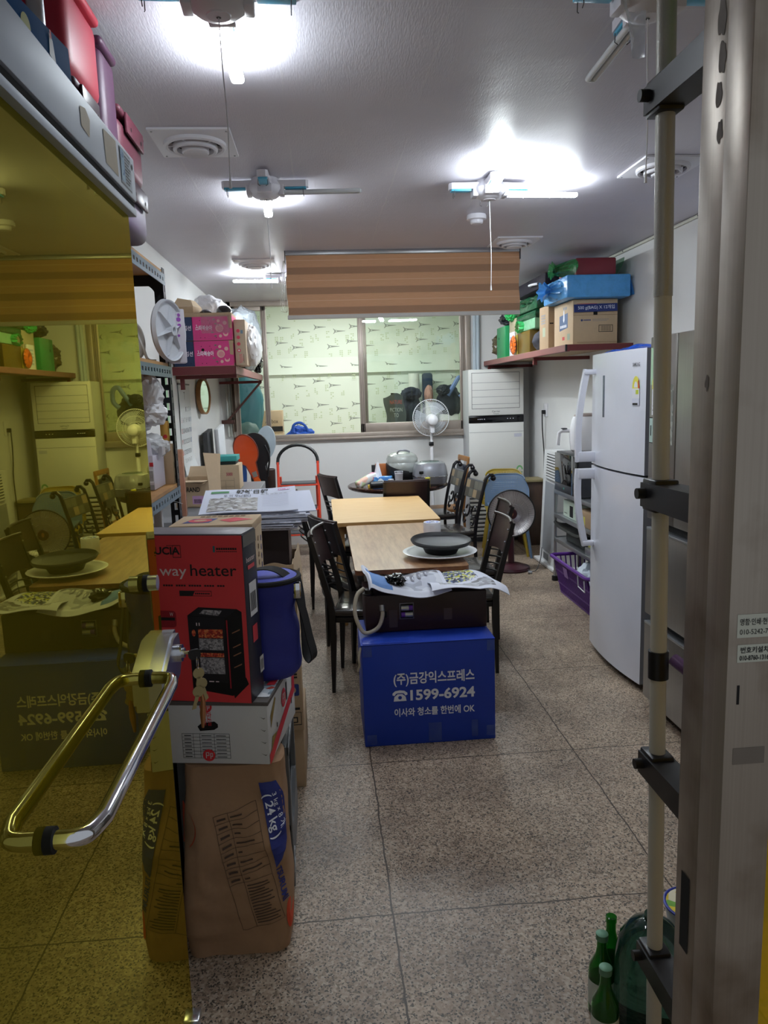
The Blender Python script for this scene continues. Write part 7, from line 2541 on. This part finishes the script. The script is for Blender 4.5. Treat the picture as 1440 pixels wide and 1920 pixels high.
mb = MB(); mb.cyl((-.95, 4.9, 1.075), (-.70, 5.02, 1.06), .01, mat('cream_stick', '#cfc7a8', .5), 8); mb.box(-.95, -.75, 4.95, 5.1, .951, 1.05, mat('plum_lined_box', '#3f3a44', .6), .003); solo('grey_box', mb, 'dark grey box with a cream stick on it, behind the BRAND carton', 'box')
t = thing('kraft_carton', 'upright kraft carton printed in red, under the teal-lidded box', 'carton', (-.69, 5.45, .906))
mb = MB(); mb.box(-.785, -.60, 5.38, 5.62, .9515, 1.13, kraft2, .003)
M = front(-.69, 5.38, .93)
mb.text('3000', M, .02, .125, .022, mat('carton_red_ink', '#a8505a', .7), w=.045, bold=.03)
for (a, b, c_, d_) in ((-.06, .05, .09, .092), (-.06, .05, .045, .047), (-.01, -.008, .0, .09), (.05, .052, .0, .11)):
    mb.decal(M, a, b, c_, d_, mat('carton_grey_ink', '#8a7a68', .7))
part('box', mb, t)
t = thing('gift_box', 'flat dark box with a teal lid on top of the kraft carton', 'box', (-.70, 5.46, 1.131))
mb = MB(); mb.box(-.80, -.625, 5.42, 5.60, 1.131, 1.165, mat('black_green_card', '#16282a', .5), .003); part('base', mb, t)
mb = MB(); mb.box(-.81, -.615, 5.41, 5.61, 1.155, 1.192, mat('teal_card', '#3fa3a0', .5), .003); part('lid', mb, t)
mb = MB()
M = TR(-.83, 6.75, 1.06, 0, 0, R(14)) 
mb.box(-.16, .16, -.02, .02, -.30, .30, mat('foam_white', '#d7dade', .7), .01, TR(-.90, 6.75, 1.06, R(88), R(0), R(-6))); solo('foam_board', mb, 'white foam panel leaning in the corner by the racket bags', 'board')
mb = MB(); mb.box(-.16, .16, -.02, .02, -.30, .28, mat('charcoal_panel', '#3b3c3e', .6), .004, TR(-.985, 6.62, 1.05, R(90), 0, R(-4))); solo('dark_board', mb, 'dark panel standing against the wall behind the white foam panel', 'board')

# rackets
oran = mat('orange_cover', '#e8551f', .18, var=.05, coat=.5)
t = thing('racket_cover', 'orange badminton racket cover hanging beside the window', 'racket cover', (-.6, 6.36, .78))
RM = fm((-.640, 6.33, 1.165), (math.cos(R(-18)), .0, -math.sin(R(-18)) * -1 * 1), (.32, .05, .947))
ax_r = Vector((-.30, .04, .95)).normalized()
RMx = ax_r.cross(Vector((0, 1, 0))).normalized() * -1
RMx = Vector((.95, 0, .30)).normalized()
RM = fm((-.640, 6.33, 1.165), RMx, ax_r)
head = [(.098 * math.cos(a), .135 * math.sin(a)) for a in [-.35 * PI + 1.7 * PI * i / 30 for i in range(31)]]
out_ = head + [(-.03, -.22), (-.022, -.27), (.022, -.27), (.03, -.22)]
mb = MB(); mb.prism(out_, -.014, .006, oran, RM); part('cover', mb, t)
mb = MB(); mb.tube([RM @ Vector((x, y, .006)) for x, y in out_], .005, mat('cover_piping', '#7a2c18', .5), 6, closed=True); part('piping', mb, t)
mb = MB(); mb.poly(RM, [(-.02, -.19), (.02, -.19), (.018, -.235), (-.018, -.235)], mat('cover_grey', '#9a938c', .3), .008); part('emblem', mb, t)
mb = MB(); mb.prism(rrect(-.026, .026, -.43, -.24, .024), -.012, .012, mat('orange_grip', '#f06a1c', .35), RM); mb.decal(RM, -.012, .008, -.36, -.33, mat('violet_print2', '#8a5aa8', .5), .013); part('handle_cover', mb, t)
t = thing('racket_bag', 'black racket bag with coloured lettering standing behind the orange cover', 'bag', (-.57, 6.5, .762))
mb = MB(); mb.prism([(.125 * math.cos(a), .16 * math.sin(a)) for a in [-.32 * PI + 1.64 * PI * i / 24 for i in range(25)]] + [(-.07, -.26), (-.065, -.38), (.065, -.38), (.07, -.26)], -.05, .02, mat('black_nylon', '#17181c', .6), fm((-.575, 6.46, 1.145), (1, 0, .1), (-.10, .02, 1)))
part('body', mb, t)
mb = MB(); mb.tube(smooth([(-.49, 6.42, 1.2), (-.455, 6.42, 1.1), (-.47, 6.42, .98), (-.475, 6.42, .93)], 6), .008, web, 8); part('strap', mb, t)
mb = MB(); bm_ = fm((-.575, 6.435, .92), (1, 0, .1), (-.1, .02, 1)); mb.text('UTTON', bm_, .0, .0, .022, wht, w=.1, rot=R(-70), off=.003)
for k, c in enumerate(('#d8c23a', '#c8402f', '#3a9a58')):
    mb.decal(bm_, -.04 + k * .012, -.03 + k * .012, .03, .05, mat('stripe%d' % k, c, .5), .003)
part('lettering', mb, t)
mb = MB(); mb.prism([(.085 * math.cos(a), .15 * math.sin(a)) for a in [2 * PI * i / 24 for i in range(24)]], -.03, .03, mat('pale_blue_vinyl', '#a9b7c2', .3), fm((-.50, 6.74, 1.20), (1, 0, -.1), (.1, .02, 1))); mb.prism([(.05 * math.cos(a), .16 * math.sin(a)) for a in [2 * PI * i / 20 for i in range(20)]], -.02, .02, mat('racket_blue', '#2f5aa0', .35), fm((-.70, 6.38, .925), (1, 0, -.1), (.1, .02, 1)))
mb.box(-.60, -.5, 6.70, 6.78, .762, 1.1, mat('black_nylon', '#17181c', .6))
solo('racket_bag', mb, 'pale blue and black racket bag half hidden behind the black one', 'bag')
mb = MB(); mb.lathe([(0, 0), (.055, 0), (.06, .22), (.055, .225), (.05, .215), (.045, .01), (0, .01)], mat('dark_wood_can', '#2e1d18', .5), (-.475, 6.5, .762), 24); solo('dark_canister', mb, 'dark brown open canister at the right of the racket bags', 'canister')
mb = MB(); mb.blob((-.62, 6.12, .80), (.09, .06, .07), clr, 21, .4, 2, 4); mb.blob((-.69, 6.12, .81), (.05, .05, .06), film('lime_clear_film', '#c9d5a0', .5, .15), 23, .4, 2, 3); solo('clear_plastic_bag', mb, 'crumpled clear plastic at the foot of the racket bags', 'plastic bag')
# curtain remnant left of the window
mb = MB(); mb.sheet(lambda u, v: (-.985 + .075 * u, YB - .03 - .015 * math.sin(u * 14), 1.20 + 1.3 * v), 14, 2, mat('curtain_cream', '#c9cac4', .8), .002); mb.sheet(lambda u, v: (-.915 + .025 * u, YB - .06 - .015 * math.sin(u * 14), 1.25 + 1.2 * v), 8, 2, mat('curtain_brown', '#6f5d4f', .8), .002)
solo('curtain', mb, 'narrow gathered curtain at the left edge of the window', 'curtain')
# ================================================================ ROOM BEHIND THE WINDOW
fl_ = emitter('far_lamp', (.97, 1.0, .93), FAR_LAMP)
t = thing('panel_lamp', 'flat ceiling lamp of the back room', 'ceiling lamp', (.4, 9.3, FZ1))
mb = MB(); mb.box(-.35, 1.15, 9.15, 9.5, FZ1 - .05, FZ1, white, .006); part('housing', mb, t)
mb = MB(); mb.box(-.33, 1.13, 9.17, 9.48, FZ1 - .056, FZ1 - .05, fl_); part('diffuser', mb, t)
t = thing('carton', 'brown carton with a black band in the back room, at the left of the window', 'carton', (-.64, 9.6, FZ0))
mb = MB(); mb.box(-.80, -.485, 9.5, 9.8, 1.15, 1.43, kraft2, .004); mb.decal(front(-.64, 9.5, 1.15), -.158, .155, .02, .085, ink); mb.text('NAMA', front(-.64, 9.5, 1.15), -.03, .035, .035, kraft2, w=.12, bold=.02, off=.002); mb.text('A4 box', front(-.64, 9.5, 1.15), .02, .125, .05, ink, w=.16)
part('box', mb, t)
mb = MB(); mb.box(-.80, -.48, 9.5, 9.8, FZ0, 1.148, kraft2, .004); mb.decal(front(-.64, 9.5, FZ0), .02, .15, .15, .175, ink); solo('carton', mb, 'lower brown carton in the back room under the black-banded one', 'carton')
blu = mat('royal_blue_cloth', '#1f4fb0', .5, var=.12)
t = thing('blue_bag', 'royal blue bag with loop handles in the back room', 'bag', (-.29, 9.6, FZ0))
mb = MB(); mb.blob((-.27, 9.6, 1.06), (.18, .12, .16), blu, 3, .35, 2.0, 4, flat=.5); part('body', mb, t)
mb = MB(); mb.tube(smooth([(-.37, 9.52, 1.15), (-.35, 9.52, 1.24), (-.27, 9.52, 1.27), (-.20, 9.52, 1.22), (-.17, 9.52, 1.13)], 6), .016, blu, 8); part('handle', mb, t)
t = thing('lettered_bag', 'dark lettered shopping bag hanging in the back room', 'bag', (.97, 10.0, FZ0))
sb_ = mat('shopper_grey', '#474f50', .6, var=.15)
mb = MB(); mb.sheet(lambda u, v: (.84 + .26 * u + .02 * math.sin(v * 5), 9.86 - .05 * math.sin(PI * u) + .012 * math.sin(9 * u), 1.2 + .37 * v - .03 * math.cos(u * 5)), 16, 16, sb_, .12); part('body', mb, t)
mb = MB(); M = front(.98, 9.79, 1.22)
for s_, z, c in (('NATURE', .24, mat('shopper_red', '#b04a40', .6)), ('PICTION', .14, mat('shopper_white', '#a9b2ae', .6)), ('TO', .07, MATS['shopper_white'] if 'shopper_white' in MATS else bone)):
    mb.text(s_, M, .0, z, .05, c, w=.16 if len(s_) > 2 else .06, off=.004)
part('lettering', mb, t)
mb = MB(); mb.box(.80, 1.07, 9.78, 10.05, FZ0, 1.165, white, .01); solo('white_stool', mb, 'white low stool under the lettered bag in the back room', 'stool')
mb = MB(); mb.blob((1.22, 10.15, 1.33), (.13, .14, .30), mat('navy_coat', '#1c2233', .8), 4, .18, 1.6, 4, flat=.98); mb.blob((1.22, 10.1, 1.58), (.14, .12, .09), MATS['navy_coat'], 6, .2, 2, 4); mb.box(1.12, 1.32, 10.05, 10.25, FZ0, 1.1, MATS['navy_coat'])
solo('navy_coat_heap', mb, 'dark navy clothes heaped beside the lettered bag in the back room', 'clothes')
mb = MB(); mb.blob((1.46, 10.12, 1.55), (.06, .1, .14), mat('salmon_cloth', '#b58a80', .8), 8, .2, 1.8, 4); mb.box(1.41, 1.51, 10.05, 10.2, FZ0, 1.5, white, .01); solo('salmon_cloth', mb, 'salmon pink cloth on a white stand in the back room', 'cloth')
mb = MB(); mb.cyl((1.30, 10.4, FZ0), (1.30, 10.4, 1.86), .075, mat('rolled_paper_white', '#e6e9e4', .7), 24); solo('paper_roll', mb, 'tall white roll standing against the far wall of the back room', 'roll')
mb = MB(); mb.box(1.42, 1.56, 10.38, 10.5, FZ0, 1.86, mat('navy_roll', '#2b3a4e', .7), .03); solo('navy_roll', mb, 'dark navy upright bundle beside the white roll', 'bundle')
t = thing('backpack', 'dark backpack with pale blue straps in the back room', 'backpack', (1.72, 10.1, FZ0))
mb = MB(); mb.blob((1.74, 10.12, 1.45), (.17, .14, .22), mat('backpack_dark', '#232833', .6), 9, .2, 1.7, 4); mb.blob((1.64, 10.0, 1.62), (.09, .08, .07), MATS['backpack_dark'], 10, .3, 2, 4); mb.box(1.6, 1.85, 10.02, 10.25, FZ0, 1.3, white, .02); part('body', mb, t)
mb = MB(); mb.tube(smooth([(1.70, 10.0, 1.55), (1.78, 9.97, 1.68), (1.85, 9.97, 1.78), (1.92, 9.98, 1.74), (1.93, 10.0, 1.6), (1.86, 10.0, 1.52)], 6), [.03] * 31, mat('strap_blue', '#6d86c0', .5, var=.15), 8); part('strap', mb, t)
mb = MB(); mb.blob((-.93, 8.9, 1.50), (.26, .2, .50), mat('teal_tarp', '#35707c', .45, var=.12, scale=6), 5, .16, 1.3, 4, flat=.98); mb.box(-1.1, -.78, 8.78, 9.02, FZ0, 1.1, MATS['teal_tarp']); solo('teal_bundle', mb, 'large teal bundle behind the narrow left pane of the window', 'bundle')
mb = MB(); mb.blob((-.83, 8.48, 1.16), (.16, .11, .17), mat('slate_green_tarp', '#55706c', .5), 8, .2, 1.4, 4, flat=.98); mb.box(-.93, -.72, 8.42, 8.54, FZ0, 1.1, MATS['slate_green_tarp']); solo('slate_bundle', mb, 'slate green bundle leaning low against the left pane of the window', 'bundle')
